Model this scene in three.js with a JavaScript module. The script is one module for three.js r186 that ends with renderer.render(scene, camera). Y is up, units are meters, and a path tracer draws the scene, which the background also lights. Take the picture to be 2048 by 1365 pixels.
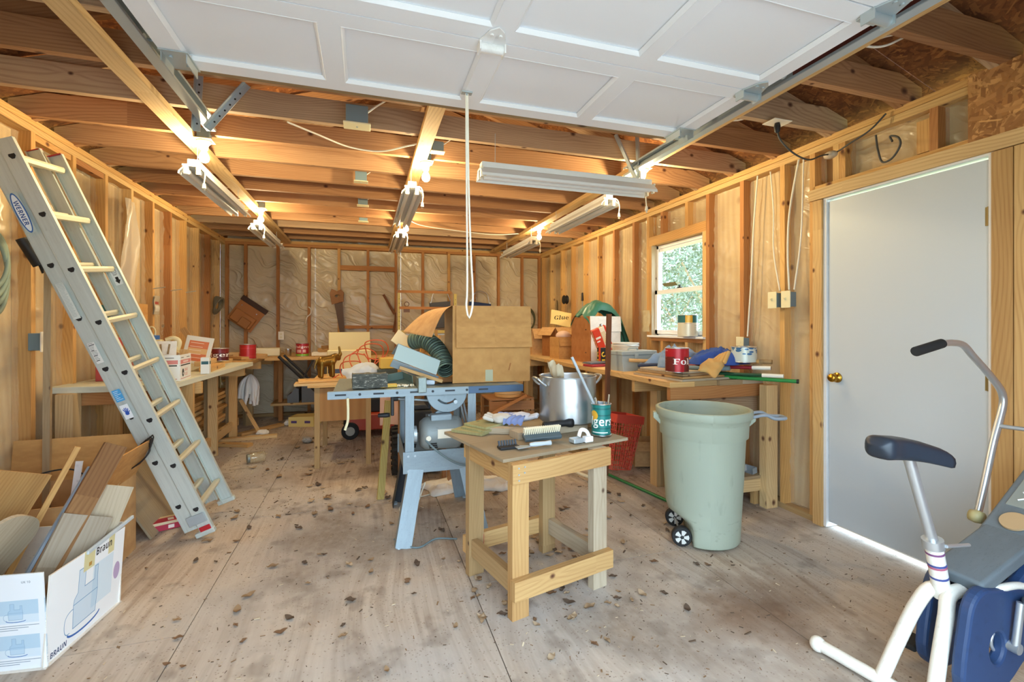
import * as THREE from 'three';
import { mergeGeometries, mergeVertices, toCreasedNormals } from 'three/addons/utils/BufferGeometryUtils.js';
import { RoundedBoxGeometry } from 'three/addons/geometries/RoundedBoxGeometry.js';
import { MarchingCubes } from 'three/addons/objects/MarchingCubes.js';

// ---------- camera, sky, exposure ----------
// Metres, y up. The camera stands in the garage opening and looks down the room; "depth" D below is distance into the room (z = -D).
const scene = new THREE.Scene();
const camera = new THREE.PerspectiveCamera(72.85, 2048 / 1365, 0.05, 200);
camera.position.set(0, 1.286, 0);
camera.rotation.y = -0.3055;
camera.setViewOffset(2048, 1365, 0, 31.5, 2048, 1365);
const renderer = new THREE.WebGLRenderer({ antialias: true });
renderer.toneMapping = THREE.LinearToneMapping;
renderer.toneMappingExposure = 0.87;
renderer.shadowMap.enabled = true;
scene.background = new THREE.Color().setRGB(0.66, 0.84, 1.0);
scene.backgroundIntensity = 10;
const BULB = 2.9, BULB_COLOR = new THREE.Color().setRGB(1.0, 0.8, 0.46);

// ---------- helpers ----------
let _s = 12345;
const rnd = () => { _s = (_s + 0x6d2b79f5) | 0; let t = Math.imul(_s ^ (_s >>> 15), 1 | _s); t = (t + Math.imul(t ^ (t >>> 7), 61 | t)) ^ t; return ((t ^ (t >>> 14)) >>> 0) / 4294967296; };
const rr = (a, b) => a + (b - a) * rnd();
const hash = (x, y) => { let h = Math.imul(x | 0, 374761393) + Math.imul(y | 0, 668265263); h = Math.imul(h ^ (h >>> 13), 1274126177); return ((h ^ (h >>> 16)) >>> 0) / 4294967296; };
const noise = (x, y) => { const xi = Math.floor(x), yi = Math.floor(y), fx = x - xi, fy = y - yi, u = fx * fx * (3 - 2 * fx), v = fy * fy * (3 - 2 * fy); const a = hash(xi, yi), b = hash(xi + 1, yi), c = hash(xi, yi + 1), d = hash(xi + 1, yi + 1); return a + (b - a) * u + (c - a) * v + (a - b - c + d) * u * v; };
const fbm = (x, y, o = 4) => { let s = 0, a = 0.5; for (let i = 0; i < o; i++) { s += a * noise(x, y); x = x * 2.03 + 17.1; y = y * 2.03 + 9.7; a *= 0.5; } return s / (1 - Math.pow(0.5, o)); };
const taken = new Map();
const numbered = (n) => { const k = taken.get(n) ?? 0; taken.set(n, k + 1); return k ? n + '_' + String(k).padStart(3, '0') : n; };
const PI = Math.PI;
function place(o, p, r) { if (p) o.position.set(p[0], p[1], p[2]); if (r) o.rotation.set(r[0], r[1], r[2]); return o; }
function mesh(name, geo, mat, parent, p, r) { const m = new THREE.Mesh(geo, mat); m.name = name; m.castShadow = m.receiveShadow = true; place(m, p, r); parent.add(m); return m; }
function thing(name, label, category, p, r, group) { const g = new THREE.Group(); g.name = numbered(name); g.userData = { label, category }; if (group) g.userData.group = group; place(g, p, r); scene.add(g); return g; }
function one(name, label, category, geo, mat, p, r, group) { const m = mesh(numbered(name), geo, mat, scene, p, r); m.userData = { label, category }; if (group) m.userData.group = group; return m; }
function struct(name, label, category) { const g = new THREE.Group(); g.name = name; g.userData = { kind: 'structure', label, category }; scene.add(g); return g; }
const geos = new Map();
const cached = (k, f) => { if (!geos.has(k)) geos.set(k, f()); return geos.get(k); };
// a box with uv in metres, grain (u) along its longest side; v = variant shifts the pattern
function grainBox(dx, dy, dz, v = 0) {
  return cached('b' + [dx.toFixed(3), dy.toFixed(3), dz.toFixed(3), v], () => {
    const g = new THREE.BoxGeometry(dx, dy, dz), P = g.attributes.position, N = g.attributes.normal, U = g.attributes.uv, L = dx >= dy && dx >= dz ? 0 : dy >= dz ? 1 : 2;
    const ou = hash(v, 7) * 5, ov = hash(v, 3) * 3;
    for (let i = 0; i < P.count; i++) {
      const p = [P.getX(i), P.getY(i), P.getZ(i)], n = [Math.abs(N.getX(i)), Math.abs(N.getY(i)), Math.abs(N.getZ(i))], ax = n[0] > 0.5 ? 0 : n[1] > 0.5 ? 1 : 2;
      let a, b;
      if (ax === L) { a = (L + 1) % 3; b = (L + 2) % 3; U.setXY(i, p[a] * 0.25 + ou, p[b] + ov); continue; }
      a = L; b = 3 - ax - L;
      U.setXY(i, p[a] + ou, p[b] + ov + ax * 0.31);
    }
    return g;
  });
}
// lumber: child of parent, centre given as X, Y, D (depth into the room)
function lum(parent, name, dx, dy, dz, X, Y, D, mat, v = 0, r) { return mesh(name, grainBox(dx, dy, dz, v), mat, parent, [X, Y, -D], r); }
const box = (dx, dy, dz) => cached('p' + [dx, dy, dz], () => new THREE.BoxGeometry(dx, dy, dz));
const rbox = (dx, dy, dz, r = 0.005, s = 2) => cached('r' + [dx, dy, dz, r], () => new RoundedBoxGeometry(dx, dy, dz, s, r));
const cyl = (r0, r1, h, n = 20, open = false) => cached('c' + [r0, r1, h, n, open], () => new THREE.CylinderGeometry(r0, r1, h, n, 1, open));
const lathe = (pts, n = 32) => new THREE.LatheGeometry(pts.map((p) => new THREE.Vector2(p[0], p[1])), n);
const V3 = (p) => new THREE.Vector3(p[0], p[1], p[2]);
function tube(pts, r, seg, rad = 8, closed = false) { return new THREE.TubeGeometry(new THREE.CatmullRomCurve3(pts.map(V3), closed, 'centripetal'), seg ?? pts.length * 6, r, rad, closed); }
function polyTube(pts, r, rad = 8) { // straight runs with small bends
  const path = new THREE.CurvePath(); const P = pts.map(V3);
  let last = P[0];
  for (let i = 1; i < P.length; i++) {
    if (i < P.length - 1) {
      const a = P[i].clone().lerp(P[i - 1], Math.min(0.4, 0.05 / P[i].distanceTo(P[i - 1]))), b = P[i].clone().lerp(P[i + 1], Math.min(0.4, 0.05 / P[i].distanceTo(P[i + 1])));
      path.add(new THREE.LineCurve3(last, a)); path.add(new THREE.QuadraticBezierCurve3(a, P[i], b)); last = b;
    } else path.add(new THREE.LineCurve3(last, P[i]));
  }
  return new THREE.TubeGeometry(path, pts.length * 10, r, rad, false);
}
function bar(a, b, r, n = 10, r2) { // cylinder geometry between two points
  const A = V3(a), B = V3(b), d = B.clone().sub(A), g = new THREE.CylinderGeometry(r2 ?? r, r, d.length(), n);
  g.applyQuaternion(new THREE.Quaternion().setFromUnitVectors(new THREE.Vector3(0, 1, 0), d.normalize())); g.translate((A.x + B.x) / 2, (A.y + B.y) / 2, (A.z + B.z) / 2); return g;
}
function moved(g, p, r, s) { const m = new THREE.Matrix4().compose(V3(p ?? [0, 0, 0]), new THREE.Quaternion().setFromEuler(new THREE.Euler(...(r ?? [0, 0, 0]))), V3(s ?? [1, 1, 1])); return g.clone().applyMatrix4(m); }
const merge = (l) => mergeGeometries(l.map((g) => { const q = g.index ? g.toNonIndexed() : g.clone(); for (const k of Object.keys(q.attributes)) if (!['position', 'normal', 'uv'].includes(k)) q.deleteAttribute(k); return q; }));
function prism(pts, depth, bevel = 0) { // outline in x, y; extruded along z, centred
  const s = new THREE.Shape(pts.map((p) => new THREE.Vector2(p[0], p[1]))), g = new THREE.ExtrudeGeometry(s, { depth, bevelEnabled: bevel > 0, bevelSize: bevel, bevelThickness: bevel, bevelSegments: 1, curveSegments: 8 });
  g.translate(0, 0, -depth / 2); return g;
}
// a crumpled sheet: grid w x d, height function, closed by a lower side so that it has thickness
function sheet(w, d, nx, nz, f, t = 0.004) {
  const mk = (o) => { const g = new THREE.PlaneGeometry(w, d, nx, nz); g.rotateX(-PI / 2); const P = g.attributes.position; for (let i = 0; i < P.count; i++) { const q = f(P.getX(i), P.getZ(i)); if (Array.isArray(q)) P.setXYZ(i, q[0], q[1] + o, q[2]); else P.setY(i, q + o); } return g; };
  const a = mk(t / 2), b = mk(-t / 2), ix = b.index.array; for (let i = 0; i < ix.length; i += 3) { const q = ix[i]; ix[i] = ix[i + 1]; ix[i + 1] = q; }
  const g = mergeGeometries([a, b]); g.computeVertexNormals(); return g;
}

// ---------- textures ----------
function tex(w, h, f, repeatM, srgb = true) {
  const d = new Uint8Array(w * h * 4);
  for (let y = 0, i = 0; y < h; y++) for (let x = 0; x < w; x++, i += 4) { const c = f(x / w, y / h); d[i] = c[0]; d[i + 1] = c[1]; d[i + 2] = c[2]; d[i + 3] = c[3] ?? 255; }
  const t = new THREE.DataTexture(d, w, h); t.wrapS = t.wrapT = THREE.RepeatWrapping; t.magFilter = THREE.LinearFilter; t.minFilter = THREE.LinearMipmapLinearFilter; if (srgb) t.colorSpace = THREE.SRGBColorSpace;
  if (repeatM) t.repeat.set(1 / repeatM[0], 1 / repeatM[1]); t.needsUpdate = true; return t;
}
function canvasTex(w, h, draw, opt = {}) { const c = document.createElement('canvas'); c.width = w; c.height = h; const x = c.getContext('2d'); draw(x, w, h); const t = new THREE.CanvasTexture(c); t.colorSpace = THREE.SRGBColorSpace; t.anisotropy = 4; if (opt.repeat) { t.wrapS = t.wrapT = THREE.RepeatWrapping; } return t; }
const mixc = (a, b, t) => [a[0] + (b[0] - a[0]) * t, a[1] + (b[1] - a[1]) * t, a[2] + (b[2] - a[2]) * t];
const cl = (x) => Math.max(0, Math.min(1, x));
// sawn pine: growth lines along u with cathedral arches and knots; 4.8 m x 0.6 m
function woodTex(light, dark, knotCol, knots, seed, amp = 0.5) {
  const K = []; let q = seed; const r = () => hash(q++, 77);
  for (let i = 0; i < knots; i++) K.push([r() * 4.8, r() * 0.6, 0.008 + r() * 0.012]);
  return tex(1536, 256, (u, v) => {
    const X = u * 4.8, Y = v * 0.6; let warp = (fbm(X * 0.9 + seed, Y * 3, 3) - 0.5) * 0.22, kd = 0;
    const wrapn = (fbm((u * 4.8) * 0.9 + seed + 4.8 * 0.9, Y * 3, 3) - 0.5) * 0.22; warp = warp * (1 - u) + warp * u * (1 - cl((u - 0.9) * 10)) + wrapn * 0 * u;
    for (const k of K) { const dx = (X - k[0]), dy = Y - k[1], e = Math.sqrt(dx * dx * 0.35 + dy * dy); warp += 0.018 * Math.exp(-e * e / 0.0018) * Math.sign(dy); kd = Math.max(kd, cl(1.3 - Math.hypot(dx * 0.75, dy) / k[2])); }
    const a = Y + warp, s = 0.5 + 0.5 * Math.sin(a * 330 + 3 * fbm(X * 0.5, Y * 8, 2)), ln = Math.pow(s, 3) * (0.35 + 0.65 * fbm(X * 0.7 + 9, a * 22, 3)), fine = fbm(X * 9, Y * 380, 2) - 0.5, blotch = fbm(X * 1.2 + 40, Y * 5 + seed, 3) - 0.5;
    let c = mixc(light, dark, cl(ln * amp + fine * 0.4 + blotch * 0.9 + 0.2)); if (kd > 0) c = mixc(c, knotCol, cl(kd)); return c;
  }, [4.8, 0.6]);
}
const T = {};
T.pine = woodTex([222, 192, 140], [182, 143, 94], [92, 56, 34], 18, 11);
T.joist = woodTex([190, 160, 126], [140, 106, 78], [74, 46, 32], 20, 31);
T.gray = woodTex([190, 176, 152], [150, 130, 104], [84, 64, 48], 10, 57, 0.26);
T.osb = (() => { const w = 1024, C = canvasTex(w, w, (x) => { x.fillStyle = '#a5713f'; x.fillRect(0, 0, w, w); for (let i = 0; i < 5200; i++) { const a = rnd() * PI, l = 25 + rnd() * 60, b = 6 + rnd() * 16, k = rnd(), cx = rnd() * w, cy = rnd() * w, c = mixc([120, 76, 40], [226, 172, 108], k * k * 0.6 + rnd() * 0.4); x.fillStyle = `rgba(${c.map(Math.round).join(',')},0.85)`; for (const ox of [-w, 0, w]) for (const oy of [-w, 0, w]) { if (Math.abs(cx + ox - w / 2) > w / 2 + 90 || Math.abs(cy + oy - w / 2) > w / 2 + 90) continue; x.save(); x.translate(cx + ox, cy + oy); x.rotate(a); x.beginPath(); x.moveTo(-l / 2, -b / 2); x.lineTo(l / 2 - 8, -b / 2 + 2); x.lineTo(l / 2, b / 2); x.lineTo(-l / 2 + 6, b / 2 - 2); x.fill(); x.restore(); } } }, { repeat: true }); C.repeat.set(1 / 1.2, 1 / 1.2); return C; })();
// plywood siding: wide soft grain, patches
T.siding = tex(512, 1024, (u, v) => { const X = u * 2.4, Y = v * 2.4, w = (fbm(X * 2, Y * 0.5, 3) - 0.5) * 0.35, s = 0.5 + 0.5 * Math.sin((X + w) * 90), b = fbm(X * 3, Y * 0.8 + 5, 4), dk = cl((fbm(X * 2.5 + 30, Y * 1.4, 4) - 0.6) * 3), kn = cl(1.2 - Math.hypot((X % 0.8) - 0.35, ((Y + Math.floor(X / 0.8) * 0.37) % 0.95) - 0.4) / 0.035); let c = mixc([214, 187, 140], [174, 142, 98], cl(s * 0.35 + b * 0.6 - 0.1)); c = mixc(c, [128, 88, 56], Math.max(dk * 0.5, kn * 0.6)); return c; }, [2.4, 2.4]);
// whole floor, 4.8 x 7.6 m: weathered plywood under sawdust and dirt
T.floor = tex(1280, 2048, (u, v) => {
  const X = u * 4.8, Y = v * 7.6, px = Math.floor(X / 1.22), py = Math.floor((Y + (px % 2) * 1.2) / 2.44), sd = px * 13 + py * 29;
  const w = (fbm(X * 2 + sd, Y * 0.45 + sd, 3) - 0.5) * 0.5, s = cl((fbm((X + w) * 42, Y * 1.4 + sd, 3) - 0.42) * 3) * cl(fbm(X * 2 + 5, Y * 0.9 + sd, 3) * 2.4 - 0.5), pores = fbm((X + w) * 150, Y * 4, 2), b = fbm(X * 1.3 + sd, Y * 1.1, 4), dust = cl((fbm(X * 1.1 + 70, Y * 1.3 + 3, 5) - 0.40) * 3.2), dirt = cl((fbm(X * 2.4 + 11, Y * 2.0 + 40, 6) - 0.53) * 4.5), wet = cl(1.6 - Math.hypot((X - 3.72) / 0.42, (Y - 1.85) / 0.3) - 0.9 * fbm(X * 6, Y * 6, 3)), smut = cl((fbm(X * 9 + 3, Y * 9, 4) - 0.6) * 6), fine = fbm(X * 38, Y * 38, 2), spec = hash(Math.floor(u * 1280), Math.floor(v * 2048));
  let c = mixc([196, 180, 162], [146, 124, 104], cl(s * 0.5 + pores * 0.5 + b * 0.5 - 0.4));
  c = mixc(c, [186, 182, 178], dust * 0.72); c = mixc(c, [108, 92, 78], dirt * 0.42 * (0.4 + fine)); c = mixc(c, [104, 92, 82], smut * 0.3); c = mixc(c, [112, 84, 62], wet * 0.75);
  if (spec > 0.985) c = mixc(c, [90, 70, 55], 0.5); else c = mixc(c, [210, 200, 188], (fine - 0.5) * 0.25);
  return c;
}, [4.8, 7.6]);
T.crease = tex(512, 512, (u, v) => { const ca = 0.86, sa = 0.5, X = u * 6, Y = v * 6, wv = (fbm(X * 0.7, Y * 0.7, 3) - 0.5) * 1.4, s = (X * sa + Y * ca) + wv, t = X * ca - Y * sa; const r1 = Math.pow(1 - Math.abs(2 * fbm(s * 2.6, t * 0.35, 3) - 1), 7), r2 = Math.pow(1 - Math.abs(2 * fbm(s * 6 + 9, t * 0.7 + 4, 2) - 1), 5), m = 255 * cl(r1 * 0.75 + r2 * 0.35 * fbm(X * 0.8, Y * 0.8 + 3, 2)); return [m, m, m]; }, [1, 1], false);
T.fuzz = tex(256, 256, (u, v) => { const m = fbm(u * 60, v * 60, 3) * 255; return [m, m, m]; }, [0.4, 0.4], false);
T.scuff = tex(512, 512, (u, v) => { const a = fbm(u * 6, v * 6, 4), b = cl((fbm(u * 30 + 4, v * 30, 3) - 0.66) * 4), m = 236 + a * 19 - b * 26; return [m, m * 0.995, m * 0.985]; }, [0.8, 0.8]);

// ---------- materials ----------
const M = {}, std = (o) => new THREE.MeshStandardMaterial(o), phy = (o) => new THREE.MeshPhysicalMaterial(o);
const tint = (c) => new THREE.Color(c);
M.pine = ['#ffffff', '#f6ecdc', '#ecdfca', '#fff2dc', '#e4d6c2'].map((c) => std({ map: T.pine, color: tint(c), roughness: 0.75 }));
M.stud = ['#fff6e4', '#f3dcbc', '#d9b294', '#ffeccb', '#cfa88a'].map((c) => std({ map: T.pine, color: tint(c), roughness: 0.75 }));
M.joist = ['#ffffff', '#f0dcc8', '#e0c4a8', '#ffe6cc'].map((c) => std({ map: T.joist, color: tint(c), roughness: 0.8 }));
M.oldwood = ['#ffffff', '#e8d8c0', '#cdbb9e', '#f4dcb4'].map((c) => std({ map: T.gray, color: tint(c), roughness: 0.85 }));
M.osb = std({ map: T.osb, roughness: 0.85 });
M.osbRoof = std({ map: T.osb, color: tint('#c9b09a'), roughness: 0.9 });
M.siding = std({ map: T.siding, roughness: 0.85 });
M.floor = std({ map: T.floor, roughness: 0.9, bumpMap: T.fuzz, bumpScale: 0.0006 });
M.poly = phy({ color: tint('#f3e6c8'), roughness: 0.2, transparent: true, opacity: 0.48, bumpMap: T.crease, bumpScale: 0.007, side: THREE.DoubleSide, specularIntensity: 1 });
M.polySide = M.poly.clone(); M.polySide.opacity = 0.26; M.poly.bumpScale = 0.02; M.poly.opacity = 0.55; M.white = std({ map: T.scuff, color: tint('#f4f5f8'), roughness: 0.5 });
M.doorPaint = std({ color: tint('#c3cbd1'), roughness: 0.45 }); M.garage = std({ color: tint('#f1f3f8'), roughness: 0.55 });
M.galv = std({ color: tint('#b4bfc5'), roughness: 0.42, metalness: 0.45 });
M.steel = std({ color: tint('#c9ccd0'), roughness: 0.3, metalness: 1 });
M.black = std({ color: tint('#1b1c1f'), roughness: 0.55 });
M.cream = std({ color: tint('#e6dcb4'), roughness: 0.5 });
M.boxblue = std({ color: tint('#6f8288'), roughness: 0.55 });
M.wire = std({ color: tint('#e4e0d0'), roughness: 0.5 });
M.brass = std({ color: tint('#c99a3c'), roughness: 0.22, metalness: 1 });
M.glow = std({ color: tint('#fff1d0'), emissive: new THREE.Color().setRGB(1, 0.78, 0.45), emissiveIntensity: 14 });
const pick = (a, i) => a[Math.floor(hash(i, 91) * a.length) % a.length];

// ---------- shell ----------
const XL = -1.85, XR = 2.79, DB = 7.24, PB = 2.41, PT = 2.486, SD = 0.089, DF = -0.1, XC = 0.47;
{ // floor: plywood sheets with open seams over a subfloor
  const f = struct('floor', 'dusty weathered plywood sheet floor', 'floor');
  mesh('subfloor', box(5.2, 0.1, 8.0), std({ color: tint('#5a4a3a'), roughness: 1 }), f, [XC, -0.072, -3.6]);
  for (let px = 0; px < 4; px++) {
    const x0 = XL - 0.09 + px * 1.22, x1 = Math.min(x0 + 1.22, XR + 0.09), off = (px % 2) * 1.22;
    for (let d0 = DF - 0.1 - off; d0 < DB; d0 += 2.44) {
      const a = Math.max(d0, DF - 0.1), b = Math.min(d0 + 2.44, DB + 0.09); if (b - a < 0.1) continue;
      const w = x1 - x0 - 0.004, l = b - a - 0.004, g = new THREE.BoxGeometry(w, 0.02, l), P = g.attributes.position, U = g.attributes.uv;
      for (let i = 0; i < P.count; i++) U.setXY(i, P.getX(i) + (x0 + x1) / 2 + 1.94, P.getZ(i) * -1 + (a + b) / 2 + 0.2 + P.getY(i));
      mesh('plywood_sheet', g, M.floor, f, [(x0 + x1) / 2, -0.0115 + hash(px, d0 * 10) * 0.0012, -(a + b) / 2]);
    }
  }
}
const panel = (parent, name, w, h, t, mat, p, r) => { const g = new THREE.BoxGeometry(w, h, t), P = g.attributes.position, N = g.attributes.normal, U = g.attributes.uv; for (let i = 0; i < P.count; i++) Math.abs(N.getX(i)) > 0.5 ? U.setXY(i, P.getZ(i), P.getY(i) + p[1]) : U.setXY(i, P.getX(i) + p[0] + p[2], P.getY(i) + p[1] + (Math.abs(N.getY(i)) > 0.5 ? P.getZ(i) : 0)); return mesh(name, g, mat, parent, p, r); };
function polySheet(parent, w, h, p, r, seed, mat = M.polySide) { // wrinkled film tacked along the studs
  const g = new THREE.PlaneGeometry(w, h, Math.round(w * 40), Math.round(h * 24)), P = g.attributes.position, U = g.attributes.uv;
  for (let i = 0; i < P.count; i++) {
    const x = P.getX(i), y = P.getY(i), bay = Math.floor((x + 20) / 0.4064), a = (hash(bay, seed) - 0.3) * 1.6, s = x * Math.sin(a) + y * Math.cos(a), t = x * Math.cos(a) - y * Math.sin(a);
    P.setZ(i, 0.022 * (fbm(s * 9 + bay * 7.3, t * 1.6 + seed, 3) - 0.5) + 0.028 * Math.pow(1 - Math.abs(Math.sin(s * 30 + 5 * fbm(t * 2 + bay, s * 3, 2))), 3) * fbm(x * 4, y * 3 + seed, 2));
    U.setXY(i, x * 0.8, y * 0.8);
  }
  g.computeVertexNormals(); return mesh('plastic_sheet', g, mat, parent, p, r);
}
// left wall
{
  const w = struct('wall_left', 'open stud wall with plastic sheeting on the left', 'wall');
  for (let k = 0; k < 6; k++) panel(w, 'siding_panel', 1.218, 2.5, 0.015, M.siding, [XL - SD - 0.01, 1.25, -(DB + 0.09 - 0.61 - k * 1.22)], [0, PI / 2, 0]);
  polySheet(w, 7.2, 2.36, [XL - SD + 0.03, 1.22, -3.65], [0, PI / 2, 0], 5);
  lum(w, 'bottom_plate', SD, 0.038, 7.4, XL - SD / 2, 0.019, 3.6, M.oldwood[3], 1);
  lum(w, 'top_plate', SD, 0.038, 7.4, XL - SD / 2, PB + 0.019, 3.6, M.stud[0], 2);
  lum(w, 'top_plate', SD, 0.037, 7.4, XL - SD / 2 + 0.004, PB + 0.0575, 3.6, M.stud[3], 3);
  for (let k = -8; k < 10; k++) { const d = 3.39 + 0.4 * k + 0.019; if (d > DF && d < 7.2) lum(w, 'stud', SD, PB - 0.038, 0.038, XL - SD / 2, PB / 2 + 0.019, d, pick(M.stud, k + 40), k & 3); }
  // short fire blocks seen under the plate near the ladder
  lum(w, 'blocking', 0.06, 0.038, 0.36, XL - 0.035, PB - 0.02, 3.6, M.stud[1], 1); lum(w, 'blocking', 0.05, 0.038, 0.36, XL - 0.03, PB - 0.02, 4.0, M.stud[2], 2);
}
// right wall with door and window openings
const DZ0 = 1.397, DZ1 = 2.2, WZ0 = 3.33, WZ1 = 4.1, WY0 = 1.17, WY1 = 2.1;
{
  const w = struct('wall_right', 'open stud wall with siding and door opening on the right', 'wall');
  const sx = XR + SD + 0.008, seg = (a, b, y0, y1) => panel(w, 'siding_panel', b - a, y1 - y0, 0.015, M.siding, [sx, (y0 + y1) / 2, -(a + b) / 2], [0, PI / 2, 0]);
  seg(DF - 0.1, DZ0 - 0.02, 0, 2.5); seg(DZ0 - 0.02, DZ1 + 0.02, 2.09, 2.5); seg(DZ1 + 0.02, WZ0, 0, 2.5); seg(WZ0, WZ1, 0, WY0); seg(WZ0, WZ1, WY1, 2.5); seg(WZ1, 5.3, 0, 2.5); seg(5.302, 6.5, 0, 2.5); seg(6.502, DB + 0.09, 0, 2.5);
  polySheet(w, 3.1, 2.36, [XR + SD - 0.03, 1.22, -(WZ1 + 1.56)], [0, -PI / 2, 0], 9);
  polySheet(w, 1.03, 2.36, [XR + SD - 0.03, 1.22, -2.76], [0, -PI / 2, 0], 2);
  polySheet(w, 0.8, 0.3, [XR + SD - 0.03, 2.26, -1.8], [0, -PI / 2, 0], 3); polySheet(w, 0.75, 0.28, [XR + SD - 0.03, 2.27, -3.71], [0, -PI / 2, 0], 4);
  lum(w, 'bottom_plate', SD, 0.038, 5.0, XR + SD / 2, 0.019, 4.75, M.oldwood[3], 1);
  lum(w, 'top_plate', SD, 0.038, 7.4, XR + SD / 2, PB + 0.019, 3.6, M.stud[0], 5);
  lum(w, 'top_plate', SD, 0.036, 7.4, XR + SD / 2 - 0.004, PB + 0.058, 3.6, M.stud[3], 6);
  const st = (d, y0, y1, m, v) => lum(w, 'stud', SD, y1 - y0, 0.038, XR + SD / 2, (y0 + y1) / 2, d, M.stud[m], v);
  [6.857, 6.42, 6.045, 5.647, 5.257, 4.867, 4.446, 2.915, 2.548].forEach((d, i) => st(d - 0.019, 0.038, PB, [0, 3, 1, 3, 1, 2, 4, 2, 3][i], i & 3));
  st(7.2, 0.038, PB, 1, 2); st(WZ1 + 0.055, 0.038, PB, 1, 1); st(WZ1 + 0.015, 0.038, WY1 - 0.0, 1, 2); st(WZ0 - 0.055, 0.038, PB, 4, 3); st(WZ0 - 0.016, 0.038, WY1, 0, 0);
  st(DZ1 + 0.1, 0.038, PB, 1, 1); st(DZ1 + 0.06, 0, 2.1, 0, 2); st(DZ0 - 0.09, 0, PB, 1, 3); st(DZ0 - 0.05, 0, 2.1, 0, 1);
  // window framing
  lum(w, 'header', SD, 0.09, WZ1 - WZ0 + 0.08, XR + SD / 2, WY1 + 0.045, (WZ0 + WZ1) / 2, M.stud[1], 2);
  lum(w, 'sill_plate', SD, 0.04, WZ1 - WZ0, XR + SD / 2, WY0 - 0.02, (WZ0 + WZ1) / 2, M.stud[2], 3);
  [3.55, 3.92].forEach((d, i) => { st(d, WY1 + 0.09, PB, i + 1, i); st(d, 0.038, WY0 - 0.04, i, i + 1); });
  // over the door
  lum(w, 'header', SD, 0.09, 1.0, XR + SD / 2, 2.145, 1.79, M.stud[3], 1);
  [2.14, 2.1, 1.62].forEach((d, i) => st(d, 2.19, PB, i, i)); lum(w, 'cripple_block', 0.05, 0.17, 0.06, XR + 0.03, 2.28, 1.67, M.stud[1], 0);
  panel(w, 'osb_panel', 1.5, 2.49, 0.012, M.osb, [XR - 0.008, 1.245, -(1.36 - 0.75 - 0.09)], [0, PI / 2, 0]);
  panel(w, 'osb_panel', 0.2, 0.34, 0.012, M.osb, [XR - 0.008, 2.32, -1.37], [0, PI / 2, 0]);
}
// back wall
{
  const w = struct('wall_back', 'open stud back wall with wrinkled plastic sheeting', 'wall');
  for (let k = 0; k < 4; k++) panel(w, 'siding_panel', 1.218, 2.5, 0.015, M.siding, [XL - 0.08 + 0.61 + k * 1.22, 1.25, -(DB + SD + 0.008)]);
  polySheet(w, 4.75, 2.36, [XC, 1.22, -(DB + SD - 0.035)], [0, 0, 0], 13, M.poly);
  lum(w, 'bottom_plate', 4.64, 0.038, SD, XC, 0.019, DB + SD / 2, M.oldwood[3], 1);
  lum(w, 'top_plate', 4.64, 0.038, SD, XC, PB + 0.019, DB + SD / 2, M.stud[2], 3); lum(w, 'top_plate', 4.64, 0.037, SD, XC, PB + 0.0575, DB + SD / 2 - 0.003, M.stud[1], 4);
  for (let i = 0; i < 11; i++) { const x = -1.6 + 0.4064 * i; lum(w, 'stud', 0.038, PB - 0.038, SD, x, PB / 2 + 0.019, DB + SD / 2, [M.stud[2], M.stud[4], M.stud[2], M.stud[1]][i & 3], i & 3); }
  lum(w, 'stud', 0.038, PB - 0.038, SD, XL + 0.02, PB / 2 + 0.019, DB + SD / 2, M.stud[2], 1); lum(w, 'stud', 0.038, PB - 0.038, SD, XR - 0.02, PB / 2 + 0.019, DB + SD / 2, M.stud[2], 2);
  lum(w, 'header', 0.78, 0.07, 0.06, 0.024, 2.135, DB + 0.02, M.stud[2], 2); lum(w, 'sill_plate', 0.78, 0.045, 0.06, 0.024, 1.26, DB + 0.02, M.stud[2], 1);
  // gable above the plate
  mesh('gable_panel', prism([[XL - 0.1, PT - 0.02], [XR + 0.1, PT - 0.02], [XR + 0.1, PT + 0.06], [XC, PT + 0.9], [XL - 0.1, PT + 0.06]], 0.015), M.osbRoof, w, [0, 0, -(DB + SD + 0.008)]);
  polySheet(w, 4.6, 0.3, [XC, PT + 0.13, -(DB + 0.05)], [0, 0, 0], 21, M.poly);
}
// front wall round the garage opening (behind the camera)
{
  const w = struct('wall_front', 'front wall with the open garage doorway', 'wall');
  const t = 0.11, d = DF - t / 2; 
  panel(w, 'osb_panel', 1.09, 2.5, t, M.osb, [XL - 0.09 + 0.545, 1.25, -d]); panel(w, 'osb_panel', 1.19, 2.5, t, M.osb, [XR + 0.09 - 0.595, 1.25, -d]);
  panel(w, 'osb_panel', 2.55, 0.34, t, M.osb, [0.455, 2.33, -d]);
  mesh('gable_panel', prism([[XL - 0.1, PT - 0.01], [XR + 0.1, PT - 0.01], [XR + 0.1, PT + 0.06], [XC, PT + 0.9], [XL - 0.1, PT + 0.06]], 0.1), M.osbRoof, w, [0, 0, -d]);
}
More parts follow.
